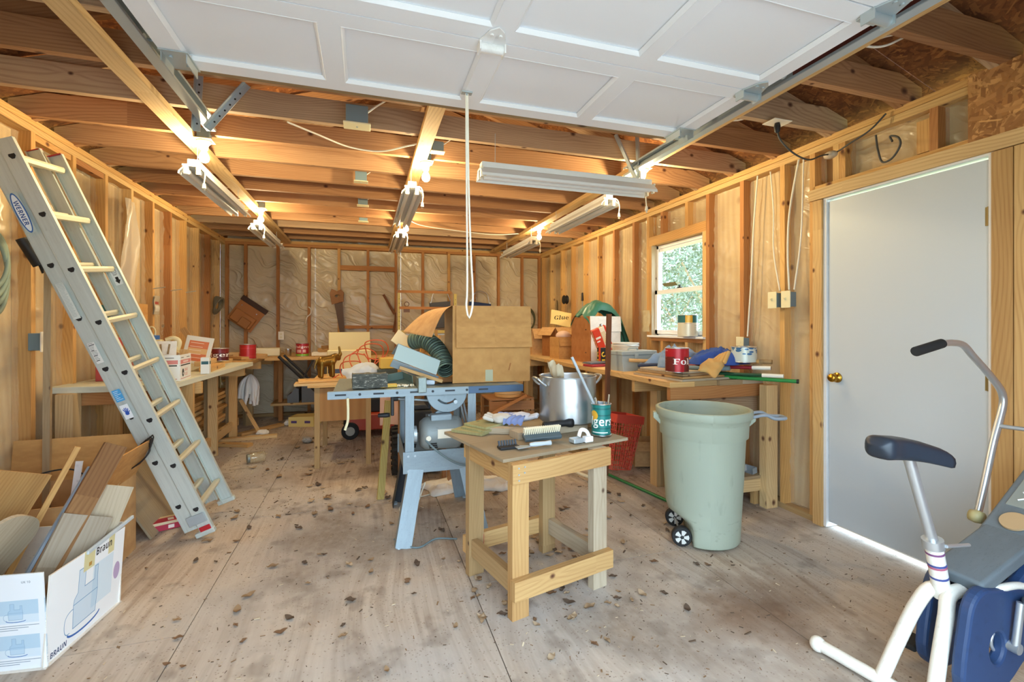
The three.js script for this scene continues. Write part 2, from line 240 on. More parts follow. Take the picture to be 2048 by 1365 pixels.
// ceiling: joists, rafters, roof deck, lamp strips
{
  const c = struct('ceiling', 'open ceiling of wooden joists under the roof deck', 'ceiling');
  const jh = 0.14, pitch = Math.atan2(0.78, XR + 0.09 - XC), run = (XR + 0.3 - XC) / Math.cos(pitch);
  const jp = [[XL - 0.08, PT], [XR + 0.08, PT], [XR + 0.08, PT + 0.085], [XR - 0.09, PT + jh], [XL + 0.09, PT + jh], [XL - 0.08, PT + 0.085]];
  const jg = [0, 1, 2].map((v) => { const g = prism(jp, 0.038), U = g.attributes.uv; for (let i = 0; i < U.count; i++) U.setXY(i, U.getX(i) + v * 1.37, U.getY(i) + v * 0.21); return g; });
  for (let k = -6; k <= 10; k++) {
    const d = 2.94 + 0.4064 * k + 0.019; if (d > 7.2) continue;
    mesh('joist', jg[((k + 9) * 7) % 3], pick(M.joist, k + 60), c, [0, 0, -d]);
    for (const s of [-1, 1]) lum(c, 'rafter', run, 0.1, 0.038, XC + s * (XR + 0.3 - XC) / 2, PT + 0.09 + 0.36 - 0.08, d + 0.039, pick(M.joist, k + s), 2, [0, 0, -s * pitch]);
  }
  for (const s of [-1, 1]) for (let k = 0; k < 4; k++) { const g = new THREE.BoxGeometry(run, 0.012, 1.9 - 0.004), P = g.attributes.position, U = g.attributes.uv; for (let i = 0; i < P.count; i++) U.setXY(i, P.getX(i) + k, P.getZ(i) + P.getY(i)); mesh('roof_deck_sheet', g, M.osbRoof, c, [XC + s * (XR + 0.3 - XC) / 2, PT + 0.09 + 0.36, -(DF - 0.1 + 0.95 + k * 1.9)], [0, 0, -s * pitch]); }
  lum(c, 'ridge_board', 0.025, 0.16, 7.5, XC, PT + 0.76, 3.6, M.joist[1], 1);
  [[-1.06, 0.0, 7.2, 1], [0.362, 1.8, 7.2, 2], [1.945, 0.0, 7.2, 3]].forEach(([x, a, b, v]) => lum(c, 'lamp_strip', 0.089, 0.038, b - a, x, PT - 0.02, (a + b) / 2, M.pine[[0, 0, 3, 1][v]], v));
}
// door in the right wall
{
  const d = struct('door_1', 'pale grey-blue flush door in the right wall', 'door'), zc = (DZ0 + DZ1) / 2, wd = DZ1 - DZ0;
  mesh('door_slab', rbox(0.042, 2.03, wd - 0.012, 0.003), M.doorPaint, d, [XR + 0.03, 1.055, -zc]);
  mesh('jamb', box(0.1, 2.08, 0.018), M.white, d, [XR + 0.045, 1.045, -(DZ1 + 0.009)]); mesh('jamb', box(0.1, 2.08, 0.018), M.white, d, [XR + 0.045, 1.045, -(DZ0 - 0.009)]); mesh('jamb', box(0.1, 0.018, wd + 0.036), M.white, d, [XR + 0.045, 2.094, -zc]);
  for (const y of [1.8, 1.02, 0.25]) mesh('hinge', merge([cyl(0.006, 0.006, 0.09, 10), moved(box(0.003, 0.088, 0.016), [0.004, 0, -0.006])]), std({ color: tint('#8d7a4e'), roughness: 0.5, metalness: 0.5 }), d, [XR + 0.004, y, -(DZ0 + 0.004)]);
  const k = mesh('door_knob', lathe([[0, 0.062], [0.018, 0.06], [0.026, 0.05], [0.026, 0.042], [0.012, 0.034], [0.011, 0.012], [0.03, 0.008], [0.032, 0], [0, 0]], 24), M.brass, d, [XR + 0.009, 0.96, -(DZ1 - 0.062)], [0, 0, PI / 2]);
  const tr = struct('trim_1', 'wooden casing boards around the grey door', 'trim');
  lum(tr, 'casing_board', 0.02, 2.09, 0.062, XR - 0.01, 1.045, DZ1 + 0.05, M.pine[1], 1); lum(tr, 'casing_board', 0.02, 2.09, 0.075, XR - 0.01, 1.045, DZ0 - 0.055, M.pine[4], 2); lum(tr, 'casing_board', 0.018, 2.09, 0.035, XR - 0.012, 1.045, DZ0 - 0.115, M.pine[1], 3);
  lum(tr, 'casing_board', 0.022, 0.07, 1.06, XR - 0.011, 2.13, 1.78, M.pine[0], 3);
}
// window
{
  const w = struct('window_1', 'white single-hung window over the right bench', 'window'), zc = (WZ0 + WZ1) / 2, ww = WZ1 - WZ0, hh = WY1 - WY0, X = XR + 0.075;
  const glass = phy({ color: 0xffffff, transmission: 1, roughness: 0.02, thickness: 0, ior: 1.45 });
  const fr = (name, y0, y1, x, t, m) => { mesh(name, merge([moved(box(0.03, t, ww - 0.02), [0, y1 - t / 2, 0]), moved(box(0.03, t, ww - 0.02), [0, y0 + t / 2, 0]), moved(box(0.03, y1 - y0, t), [0, (y0 + y1) / 2, ww / 2 - t / 2 - 0.01]), moved(box(0.03, y1 - y0, t), [0, (y0 + y1) / 2, -ww / 2 + t / 2 + 0.01])]), m, w, [x, 0, -zc]); };
  const midY = 1.62;
  fr('window_frame', WY0 + 0.005, WY1 - 0.005, X, 0.03, M.white); fr('upper_sash', midY - 0.02, WY1 - 0.03, X + 0.012, 0.035, M.white); fr('lower_sash', WY0 + 0.03, midY + 0.02, X - 0.02, 0.038, M.white);
  mesh('pane', box(0.004, WY1 - midY - 0.06, ww - 0.08), glass, w, [X + 0.012, (WY1 + midY) / 2 - 0.025, -zc]); mesh('pane', box(0.004, midY - WY0 - 0.07, ww - 0.08), glass, w, [X - 0.02, (WY0 + midY) / 2 + 0.02, -zc]);
  mesh('sash_lock', merge([box(0.02, 0.012, 0.05), moved(cyl(0.008, 0.008, 0.02, 10), [-0.004, 0.012, 0]), moved(box(0.01, 0.008, 0.03), [-0.012, 0.02, 0.012])]), M.black, w, [X - 0.02, midY + 0.026, -zc]);
  lum(w, 'jamb_liner', 0.07, hh, 0.012, XR + 0.036, (WY0 + WY1) / 2, WZ1 - 0.006, M.oldwood[0], 1); lum(w, 'jamb_liner', 0.07, hh, 0.012, XR + 0.036, (WY0 + WY1) / 2, WZ0 + 0.006, M.oldwood[0], 2);
  mesh('window_sill', rbox(0.1, 0.02, ww + 0.06, 0.004), M.white, w, [XR + 0.02, WY0 + 0.005, -zc]);
}
// overhead sectional garage door, rolled up under the joists
{
  const g = thing('garage_door', 'white paneled sectional garage door raised flat below the joists', 'garage door', [0.467, 2.344, 0]);
  const W = 2.44, SH = 0.555, far = 2.21;
  for (let k = 0; k < 4; k++) {
    const d0 = far - (k + 1) * SH, d1 = far - k * SH, dc = (d0 + d1) / 2, h = SH - 0.006;
    const parts = [moved(box(W, 0.045, h), [0, 0.0345, 0])]; // core
    const y = 0.003, t = 0.018, ws = [0.075, 0.075, 0.08, 0.075, 0.075], pw = (W - 0.38) / 4; let x = -W / 2; const frames = [];
    ws.forEach((s, i) => { frames.push(moved(box(s, t, h - 0.15), [x + s / 2, y, 0])); x += s + pw; });
    frames.push(moved(box(W, t, 0.075), [0, y, h / 2 - 0.0375]), moved(box(W, t, 0.075), [0, y, -h / 2 + 0.0375]));
    x = -W / 2 + ws[0];
    const sec = mesh('door_section', merge([...parts, ...frames]), M.garage, g, [0, 0, -dc]);
    for (let i = 0; i < 4; i++) { // beaded moulding round each recessed panel
      const a = pw - 0.004, b = h - 0.15 - 0.004, m = 0.018, bead = merge([moved(box(a, m, m), [0, 0, b / 2], [PI / 4, 0, 0]), moved(box(a, m, m), [0, 0, -b / 2], [PI / 4, 0, 0]), moved(box(m, m, b), [a / 2, 0, 0], [0, 0, PI / 4]), moved(box(m, m, b), [-a / 2, 0, 0], [0, 0, PI / 4])]);
      mesh('panel_moulding', bead, M.garage, sec, [x + pw / 2, 0.006, 0]); x += pw + ws[i + 1];
    }
  }
  lum(g, 'edge_strip', W, 0.03, 0.035, 0, 0.014, far + 0.016, M.oldwood[2], 2);
  // hinges at the seams
  const hinge = () => merge([moved(prism([[-0.03, -0.045], [0.03, -0.045], [0.038, 0], [0.02, 0.05], [0, 0.068], [-0.02, 0.05], [-0.038, 0]], 0.004), [0, -0.002, 0], [PI / 2, 0, 0]), moved(cyl(0.013, 0.013, 0.066, 12), [0, -0.012, -0.012], [0, 0, PI / 2]), moved(box(0.004, 0.03, 0.035), [-0.035, -0.012, -0.012]), moved(box(0.004, 0.03, 0.035), [0.035, -0.012, -0.012]), moved(cyl(0.006, 0.006, 0.006, 8), [0.012, -0.005, 0.036]), moved(cyl(0.006, 0.006, 0.006, 8), [-0.012, -0.005, 0.036])]);
  const hg = hinge();
  for (let k = 1; k < 4; k++) for (const x of [-1.19, -0.02, 1.18]) mesh('hinge', hg, Math.abs(x) > 0.1 ? M.galv : M.white, g, [x, -0.008, -(far - k * SH)]).scale.setScalar(1.35);
  // corner brackets and rollers
  for (const s of [-1, 1]) {
    const br = mesh('corner_bracket', merge([moved(box(0.1, 0.004, 0.14), [0, -0.003, 0]), moved(box(0.004, 0.04, 0.12), [0.042, -0.02, 0]), moved(box(0.004, 0.04, 0.12), [-0.042, -0.02, 0]), moved(box(0.085, 0.05, 0.004), [0, 0.02, -0.062]), moved(cyl(0.007, 0.007, 0.01, 8), [0.02, -0.008, -0.03]), moved(cyl(0.007, 0.007, 0.01, 8), [-0.02, -0.008, 0.03])]), M.galv, g, [s * 1.17, -0.007, -(far - 0.07)]);
    for (let k = 0; k < 4; k++) mesh('roller', merge([moved(cyl(0.006, 0.006, 0.09, 8), [0, 0, 0], [0, 0, PI / 2]), moved(cyl(0.022, 0.022, 0.012, 16), [s * 0.045, 0, 0], [0, 0, PI / 2])]), M.galv, g, [s * 1.25, 0.058, -(far - 0.06 - k * SH)]);
  }
  const cord = thing('pull_rope', 'white doubled pull rope hanging from the garage door', 'rope', [0.43, 0, -2.05]);
  mesh('rope', tube([[0, 2.33, 0], [0.002, 1.9, 0], [0.004, 1.6, 0.002], [0.003, 1.42, 0.004], [0.0, 1.37, 0.004], [0.012, 1.318, 0.004], [0.026, 1.36, 0.004], [0.03, 1.42, 0.003], [0.022, 1.6, 0], [0.012, 1.9, 0], [0.006, 2.33, 0]], 0.0045, 120), std({ color: tint('#f1ead8'), roughness: 0.9 }), cord);
  mesh('tie_plate', merge([rbox(0.05, 0.006, 0.03, 0.002), moved(cyl(0.006, 0.006, 0.014, 8), [0, -0.006, 0])]), M.galv, cord, [0.002, 2.334, 0]);
}
// tracks
for (const [s, x, lab] of [[-1, -0.825, 'galvanized garage door track on the left, beside the strip with the near bulb'], [1, 1.81, 'galvanized garage door track on the right with reddish primer at its near end']]) {
  const g = thing('door_track', lab, 'track', [x, 2.402, 0]), L = 2.95;
  const prof = [[-0.028, 0.0], [0.028, 0.0], [0.028, 0.004], [-0.02, 0.004]];
  mesh('channel', merge([moved(box(0.004, 0.06, L), [s * 0.022, 0, 0]), moved(box(0.044, 0.004, L), [0, -0.03, 0]), moved(box(0.044, 0.004, L), [0, 0.03, 0]), moved(box(0.004, 0.012, L), [-s * 0.022, -0.025, 0]), moved(box(0.004, 0.012, L), [-s * 0.022, 0.025, 0])]), M.galv, g, [0, 0, -L / 2 - 0.02]);
  if (s > 0) mesh('primer_coat', box(0.003, 0.05, 1.1), std({ color: tint('#6e2f26'), roughness: 0.6 }), g, [-s * 0.0 + 0.017, 0.0, -1.05]);
  const ang = (len) => { const l = []; l.push(moved(box(0.032, len, 0.003), [0, 0, 0]), moved(box(0.003, len, 0.032), [-0.016, 0, 0.016])); return merge(l); };
  const hole = []; for (let i = 0; i < 6; i++) hole.push(moved(cyl(0.005, 0.005, 0.005, 8), [0, -0.11 + i * 0.042, 0.001], [PI / 2, 0, 0]));
  const h1 = mesh('hanger_strap', ang(0.3), M.galv, g, [s * 0.03, 0.07, -2.86], [0, 0, s * 0.05]); hole.forEach((q) => mesh('bolt_hole', q, M.black, h1));
  const h2 = mesh('hanger_strap', ang(0.33), M.galv, g, [-s * (-0.09), 0.07, -2.86], [0, 0, -s * 0.62]); hole.forEach((q) => mesh('bolt_hole', q, M.black, h2));
  if (s < 0) { h2.position.x = 0.11; h2.rotation.z = -0.62; } else { h2.position.x = -0.07; h2.rotation.z = 0.5; }
}

// ---------- lamps, wiring ----------
const warmWhite = std({ color: tint('#f2ead6'), roughness: 0.45 });
const bulbGeo = lathe([[0, -0.055], [0.012, -0.053], [0.024, -0.044], [0.03, -0.028], [0.028, -0.012], [0.018, 0.01], [0.013, 0.022], [0.013, 0.03]], 20);
[[-0.97, 3.35, 'left strip nearest the ladder'], [0.405, 3.32, 'middle strip just past the garage door'], [-1.0, 5.14, 'left strip toward the back wall'], [0.415, 5.16, 'middle strip toward the back wall'], [1.97, 5.17, 'right strip toward the back wall'], [1.965, 2.99, 'right strip by the crosswise shop light']].forEach(([x, d, w], i) => {
  const t = thing('bulb_socket', 'porcelain socket with a lit warm bulb on the ' + w, 'lamp', [x, PT, -d], null, 'ceiling bulbs');
  mesh('junction_box', rbox(0.07, 0.07, 0.055, 0.004), M.boxblue, t, [0, 0.0, 0]);
  mesh('cover_plate', rbox(0.1, 0.006, 0.1, 0.002), M.cream, t, [0, -0.039, 0]);
  mesh('porcelain_socket', lathe([[0, -0.1], [0.02, -0.098], [0.024, -0.07], [0.04, -0.052], [0.045, -0.042], [0, -0.042]], 24), warmWhite, t);
  const b = mesh('bulb', bulbGeo, M.glow, t, [0, -0.125, 0]); 
  const l = new THREE.PointLight(BULB_COLOR, BULB, 0, 2); l.castShadow = true; l.shadow.radius = 1.5; l.position.set(0, -0.155, 0); l.name = 'bulb_light'; t.add(l);
});
// fluorescent shop lights, switched off
{
  const L = 1.2, white = std({ color: tint('#eceeec'), roughness: 0.75 }), tubeM = std({ color: tint('#f0f1ee'), roughness: 0.25 });
  const refl = () => { const o = [[-0.075, -0.045], [-0.078, -0.062], [-0.074, -0.062], [-0.07, -0.046], [-0.03, -0.004], [0.03, -0.004], [0.07, -0.046], [0.074, -0.062], [0.078, -0.062], [0.075, -0.045], [0.033, 0], [-0.033, 0]]; return prism(o, L); };
  const R = refl(), gTube = moved(cyl(0.0165, 0.0165, L - 0.07, 14), [0, 0, 0], [PI / 2, 0, 0]);
  const fix = (x, y, d, ry, label, hang, tilt = 0) => {
    const t = thing('shop_light', label, 'light fixture', [x, y, -d], [0, ry, tilt], 'unlit fluorescent shop lights');
    mesh('reflector', R, white, t); mesh('ballast_cover', rbox(0.06, 0.035, L - 0.02, 0.004), white, t, [0, 0.018, 0]);
    for (const s of [-1, 1]) { mesh('fluorescent_tube', gTube, tubeM, t, [s * 0.034, -0.04, 0]); mesh('tube_socket', merge([moved(box(0.024, 0.05, 0.014), [-0.034, -0.036, 0]), moved(box(0.024, 0.05, 0.014), [0.034, -0.036, 0]), moved(box(0.11, 0.012, 0.012), [0, -0.006, 0])]), warmWhite, t, [0, 0, s * (L / 2 - 0.008)]); mesh('hanging_chain', bar([0, 0.03, s * 0.5], [0, hang, s * 0.5], 0.0018, 5), M.galv, t); }
    mesh('power_cord', tube([[0.03, 0.0, L / 2 - 0.02], [0.06, -0.01, L / 2], [0.075, -0.06, L / 2 + 0.01], [0.07, -0.12, L / 2 + 0.012]], 0.004, 20), M.wire, t); mesh('plug', merge([cyl(0.008, 0.012, 0.03, 10), moved(box(0.002, 0.016, 0.006), [0.004, -0.022, 0]), moved(box(0.002, 0.016, 0.006), [-0.004, -0.022, 0])]), M.wire, t, [0.07, -0.135, L / 2 + 0.012]);
  };
  fix(-1.045, 2.3, 3.98, 0, 'unlit shop light hanging under the left strip, nearer one', 0.15);
  fix(-1.06, 2.32, 5.85, 0, 'unlit shop light hanging under the left strip, near the back wall', 0.13);
  fix(0.32, 2.3, 4.02, 0, 'unlit shop light hanging under the middle strip, nearer one', 0.15);
  fix(0.36, 2.31, 5.8, 0, 'unlit shop light hanging under the middle strip, near the back wall', 0.14);
  fix(1.85, 2.3, 3.87, 0, 'unlit shop light hanging under the right strip, second from the back', 0.15);
  fix(1.88, 2.3, 5.7, 0, 'unlit shop light hanging under the right strip, near the back wall', 0.15);
  fix(1.25, 2.235, 2.72, PI / 2, 'long shop light hung crosswise below the joists right of the rope', 0.22);
}
// junction boxes on the joists
[[-0.05, 2.82, 'large blue junction box with white cover just behind the garage door edge', 1.35], [-0.04, 3.95, 'blue junction box with white cover on a joist, second in the row', 1], [-0.03, 4.73, 'blue junction box with white cover on a joist, third in the row', 1], [-0.03, 5.46, 'blue junction box with white cover on a joist, farthest in the row', 1], [0.46, 3.13, 'blue box with an outlet beside the middle strip near its bulb', 0.85]].forEach(([x, d, lab, s]) => {
  const t = thing('junction_box', lab, 'junction box', [x, PT - 0.005, -d]); t.scale.setScalar(s);
  mesh('box_body', rbox(0.09, 0.075, 0.06, 0.004), M.boxblue, t, [0, 0.01, 0]); mesh('cover_plate', rbox(0.11, 0.006, 0.075, 0.002), M.cream, t, [0, -0.031, 0]); mesh('screw', cyl(0.004, 0.004, 0.003, 8), M.galv, t, [0, -0.036, 0]);
  mesh('cable', tube([[0.04, 0.03, 0], [0.08, 0.06, 0.01], [0.14, 0.11, 0]], 0.004, 12), M.wire, t);
});
const cable = (label, pts, r = 0.0055, m = M.wire, name = 'cable', cat = 'cable') => one(name, label, cat, tube(pts.map((p) => [p[0], p[1], -p[2]]), r, pts.length * 10), m);
cable('white cable sagging between joists left of the middle strip', [[-0.44, 2.476, 2.975], [-0.3, 2.468, 3.08], [-0.1, 2.458, 3.22], [0.09, 2.46, 3.24], [0.25, 2.468, 3.12], [0.318, 2.476, 3.08]]);
cable('white cable sagging from the middle strip to the far right bulb', [[0.42, 2.476, 5.25], [0.6, 2.46, 5.48], [1.1, 2.455, 5.66], [1.6, 2.46, 5.78], [1.895, 2.476, 5.7]]);
[[1.0, 2.5, 'white cable pair drooping above the right track, nearest the camera'], [1.45, 2.5, 'white cable pair drooping above the right track, second from the camera'], [2.25, 2.52, 'white cable pair drooping above the right track, farthest one']].forEach(([d, y, lab]) => { const t = thing('cable_pair', lab, 'cable', [2.03, y, -d]); for (const o of [0, 0.03]) mesh('cable', tube([[-0.08, 0.05, o], [0, 0, o], [0.1, -0.005 + o, o + 0.02], [0.24, 0.06, o + 0.05]], 0.005, 20), M.wire, t); });
cable('white cable stapled down the wall to the bench outlet', [[2.81, 2.44, 2.76], [2.8, 2.04, 2.79], [2.795, 1.63, 2.81], [2.79, 1.2, 2.84]], 0.006);
cable('white cable bowing down the stud bay to the left switch box', [[2.82, 2.44, 2.66], [2.83, 2.12, 2.64], [2.82, 1.83, 2.63], [2.785, 1.53, 2.545]], 0.005);
cable('white cable curving down to the middle of the switch boxes', [[2.8, 2.45, 2.4], [2.785, 2.05, 2.468], [2.78, 1.77, 2.476], [2.775, 1.53, 2.46]], 0.0065);
cable('white cable hanging rightmost, down to the switch boxes', [[2.8, 2.44, 2.37], [2.79, 1.86, 2.385], [2.78, 1.53, 2.425]], 0.0055);
const wallBox = (label, X, Y, D, side, twoTone, toggle) => { const t = thing(toggle ? 'switch_box' : 'outlet_box', label, toggle ? 'light switch' : 'outlet', [X, Y, -D], [0, side, 0]); mesh('box_body', rbox(0.055, 0.1, 0.06, 0.004), M.boxblue, t, [0, 0, 0.0]); mesh('cover_plate', rbox(0.072, 0.116, 0.006, 0.002), twoTone, t, [0, 0, 0.033]); if (toggle) mesh('toggle', box(0.008, 0.018, 0.012), M.cream, t, [0, 0.003, 0.04], [0.4, 0, 0]); else for (const y of [0.022, -0.022]) mesh('receptacle', moved(cyl(0.015, 0.015, 0.004, 16), [0, 0, 0], [PI / 2, 0, 0]), M.cream, t, [0, y, 0.036]); return t; };
wallBox('cream light switch on a blue box, left one by the door', 2.755, 1.463, 2.55, -PI / 2, M.cream, 1); wallBox('cream light switch on a blue box, right one by the door', 2.755, 1.463, 2.44, -PI / 2, M.cream, 1);
wallBox('cream outlet on a blue box just above the right bench', 2.76, 1.14, 2.85, -PI / 2, M.cream, 0); wallBox('white outlet cover low on the back wall stud', -1.14, 1.14, 7.2, 0, warmWhite, 0); wallBox('white outlet cover on the left wall stud beside the ladder', -1.815, 1.19, 3.38, PI / 2, warmWhite, 0);
{ // cord plugged into the ceiling outlet, over to the plate above the door
  const t = thing('ceiling_outlet', 'white ceiling outlet plate with a black plug in it', 'outlet', [2.29, 2.47, -2.11]);
  mesh('cover_plate', rbox(0.13, 0.006, 0.09, 0.002), warmWhite, t, [0, 0, 0]); mesh('black_plug', lathe([[0, 0], [0.014, 0], [0.018, -0.02], [0.014, -0.05], [0.006, -0.058], [0, -0.058]], 14), M.black, t, [0, -0.003, 0]);
  const grey = std({ color: tint('#4c4a46'), roughness: 0.6 });
  const e = thing('extension_lead', 'grey extension cord with a clear tap swagged over the door header', 'cord'); mesh('cord', tube([[2.29, 2.42, -2.11], [2.3, 2.37, -2.1], [2.36, 2.3, -2.08], [2.5, 2.27, -2.09], [2.66, 2.325, -2.12], [2.72, 2.335, -2.1], [2.72, 2.36, -2.0], [2.74, 2.4, -1.9], [2.77, 2.47, -1.835]], 0.005, 70), grey, e);
  mesh('tap', merge([moved(new THREE.SphereGeometry(0.03, 14, 10), [0, 0, 0], null, [1, 0.8, 1.4])]), std({ color: tint('#bfae98'), roughness: 0.25 }), e, [2.72, 2.333, -2.12]);
  cable('short black-ended cord looped on a nail above the door', [[2.77, 2.37, 1.89], [2.765, 2.28, 1.875], [2.76, 2.2, 1.845], [2.76, 2.205, 1.8], [2.76, 2.265, 1.757], [2.765, 2.31, 1.77], [2.77, 2.335, 1.815], [2.765, 2.3, 1.8]], 0.0055, grey, 'looped_cord', 'cord');
}

// ---------- large objects ----------
const M2 = {};
M2.card = std({ map: tex(256, 256, (u, v) => { const a = fbm(u * 5, v * 5, 4), s = 0.5 + 0.5 * Math.sin(u * 256 * 1.1); return mixc([206, 164, 112], [176, 132, 84], cl(a * 0.9 + s * 0.08 - 0.15)); }, [0.5, 0.5]), roughness: 0.85 });
M2.cardPale = std({ map: M2.card.map, color: tint('#fff4d8'), roughness: 0.85 }); M2.cardDark = std({ map: M2.card.map, color: tint('#d8b79c'), roughness: 0.85 });
M2.cardWhite = std({ map: T.scuff, color: tint('#ece6dc'), roughness: 0.8 });
M2.alu = std({ map: T.scuff, color: tint('#d3dcd8'), roughness: 0.5, metalness: 0.3 }); M2.aluRung = std({ color: tint('#ddd6bb'), roughness: 0.5, metalness: 0.3 });
M2.saw = std({ map: T.scuff, color: tint('#94a4ae'), roughness: 0.5, metalness: 0.25 }); M2.sawTop = std({ map: T.scuff, color: tint('#8b9796'), roughness: 0.45, metalness: 0.5 }); M2.sawDark = std({ color: tint('#2d3238'), roughness: 0.6 });
M2.rubber = std({ color: tint('#222324'), roughness: 0.8 });
M2.bin = std({ map: T.scuff, color: tint('#a9b3a2'), roughness: 0.55 });
M2.red = std({ color: tint('#b3202a'), roughness: 0.4 }); M2.ply = std({ map: T.siding, color: tint('#f0dcc0'), roughness: 0.85 }); M2.plyDust = std({ map: T.gray, color: tint('#dcd8d0'), roughness: 0.95 });
const V = (a) => a.map((p) => [p[0], p[1], -p[2]]);
// open or closed carton with wall thickness; flaps: {f,b,l,r: angle from vertical outwards}
function carton(t, w, h, d, mat, flaps = {}, wall = 0.005, fm) {
  mesh('carton_wall', box(w, h, wall), mat, t, [0, h / 2, d / 2 - wall / 2]); mesh('carton_wall', box(w, h, wall), mat, t, [0, h / 2, -d / 2 + wall / 2]); mesh('carton_wall', box(wall, h, d - 2 * wall), mat, t, [w / 2 - wall / 2, h / 2, 0]); mesh('carton_wall', box(wall, h, d - 2 * wall), mat, t, [-w / 2 + wall / 2, h / 2, 0]); mesh('carton_base', box(w - 2 * wall, wall, d - 2 * wall), mat, t, [0, wall / 2, 0]);
  const fl = Math.min(w, d) / 2 * 0.95, F = fm ?? mat;
  if (flaps.f !== undefined) mesh('flap', moved(box(w - 0.004, fl, wall), [0, fl / 2, 0]), F, t, [0, h, d / 2 - wall / 2], [flaps.f, 0, 0]);
  if (flaps.b !== undefined) mesh('flap', moved(box(w - 0.004, fl, wall), [0, fl / 2, 0]), F, t, [0, h, -d / 2 + wall / 2], [-flaps.b, 0, 0]);
  if (flaps.r !== undefined) mesh('flap', moved(box(wall, fl, d - 0.004), [0, fl / 2, 0]), F, t, [w / 2 - wall / 2, h, 0], [0, 0, -flaps.r]);
  if (flaps.l !== undefined) mesh('flap', moved(box(wall, fl, d - 0.004), [0, fl / 2, 0]), F, t, [-w / 2 + wall / 2, h, 0], [0, 0, flaps.l]);
}
// small table in the foreground
{
  const t = thing('shop_table', 'small rough wooden table with a plywood top in the foreground', 'table', [0.8125, 0, -2.198], [0, 0.243, 0]);
  const a = 0.273, b = 0.232, lw = 0.085, lt = 0.038, hY = 0.685;
  // legs: a wide 2x4 with a narrow face toward the front, red paint on one
  [[-1, 1, 0], [1, 1, 1], [-1, -1, 2], [1, -1, 3]].forEach(([sx, sz, v]) => { const L = lum(t, 'leg', 0.085, hY, 0.04, sx * (a - 0.0425), hY / 2, -sz * (b - 0.02), [M.pine[4], M.oldwood[0], M.oldwood[3], M.oldwood[3]][v], v); if (v === 2) mesh('red_paint', box(0.002, 0.09, 0.041), M2.red, L, [0.0425, -0.19, 0]); });
  lum(t, 'apron', 2 * a + 0.02, 0.085, 0.02, 0, hY - 0.043, -b - 0.01, M.pine[4], 2); lum(t, 'apron', 2 * a, 0.085, 0.02, 0, hY - 0.043, b + 0.01, M.pine[1], 3); for (const s of [-1, 1]) lum(t, 'apron', 0.02, 0.085, 2 * b - 0.085, s * (a - 0.012), hY - 0.043, 0, M.pine[2], 1);
  lum(t, 'stretcher', 2 * a + 0.02, 0.085, 0.035, 0, 0.145, -b - 0.018, M.pine[4], 5); lum(t, 'stretcher', 2 * a, 0.085, 0.035, 0, 0.145, b + 0.018, M.pine[1], 6); for (const s of [-1, 1]) lum(t, 'stretcher', 0.035, 0.085, 2 * b - 0.082, s * (a - 0.03), 0.145, 0, M.oldwood[s > 0 ? 0 : 3], 7);
  const nails = []; for (const [x, y] of [[0.0, 0], [0.03, 0.005], [0, 0.028], [0.031, 0.03], [0.001, -0.025]]) nails.push(moved(cyl(0.004, 0.004, 0.003, 8), [-a + 0.02 + x, hY - 0.045 + y, b + 0.021], [PI / 2, 0, 0])); mesh('nail_heads', merge(nails), M.galv, t).userData.kind = 'stuff';
  const g = prism([[-0.375, -0.318], [0.38, -0.315], [0.376, 0.312], [-0.383, 0.31]], 0.014); g.rotateX(-PI / 2); mesh('tabletop', g, M2.plyDust, t, [0.074, hY + 0.008, -0.118]);
}
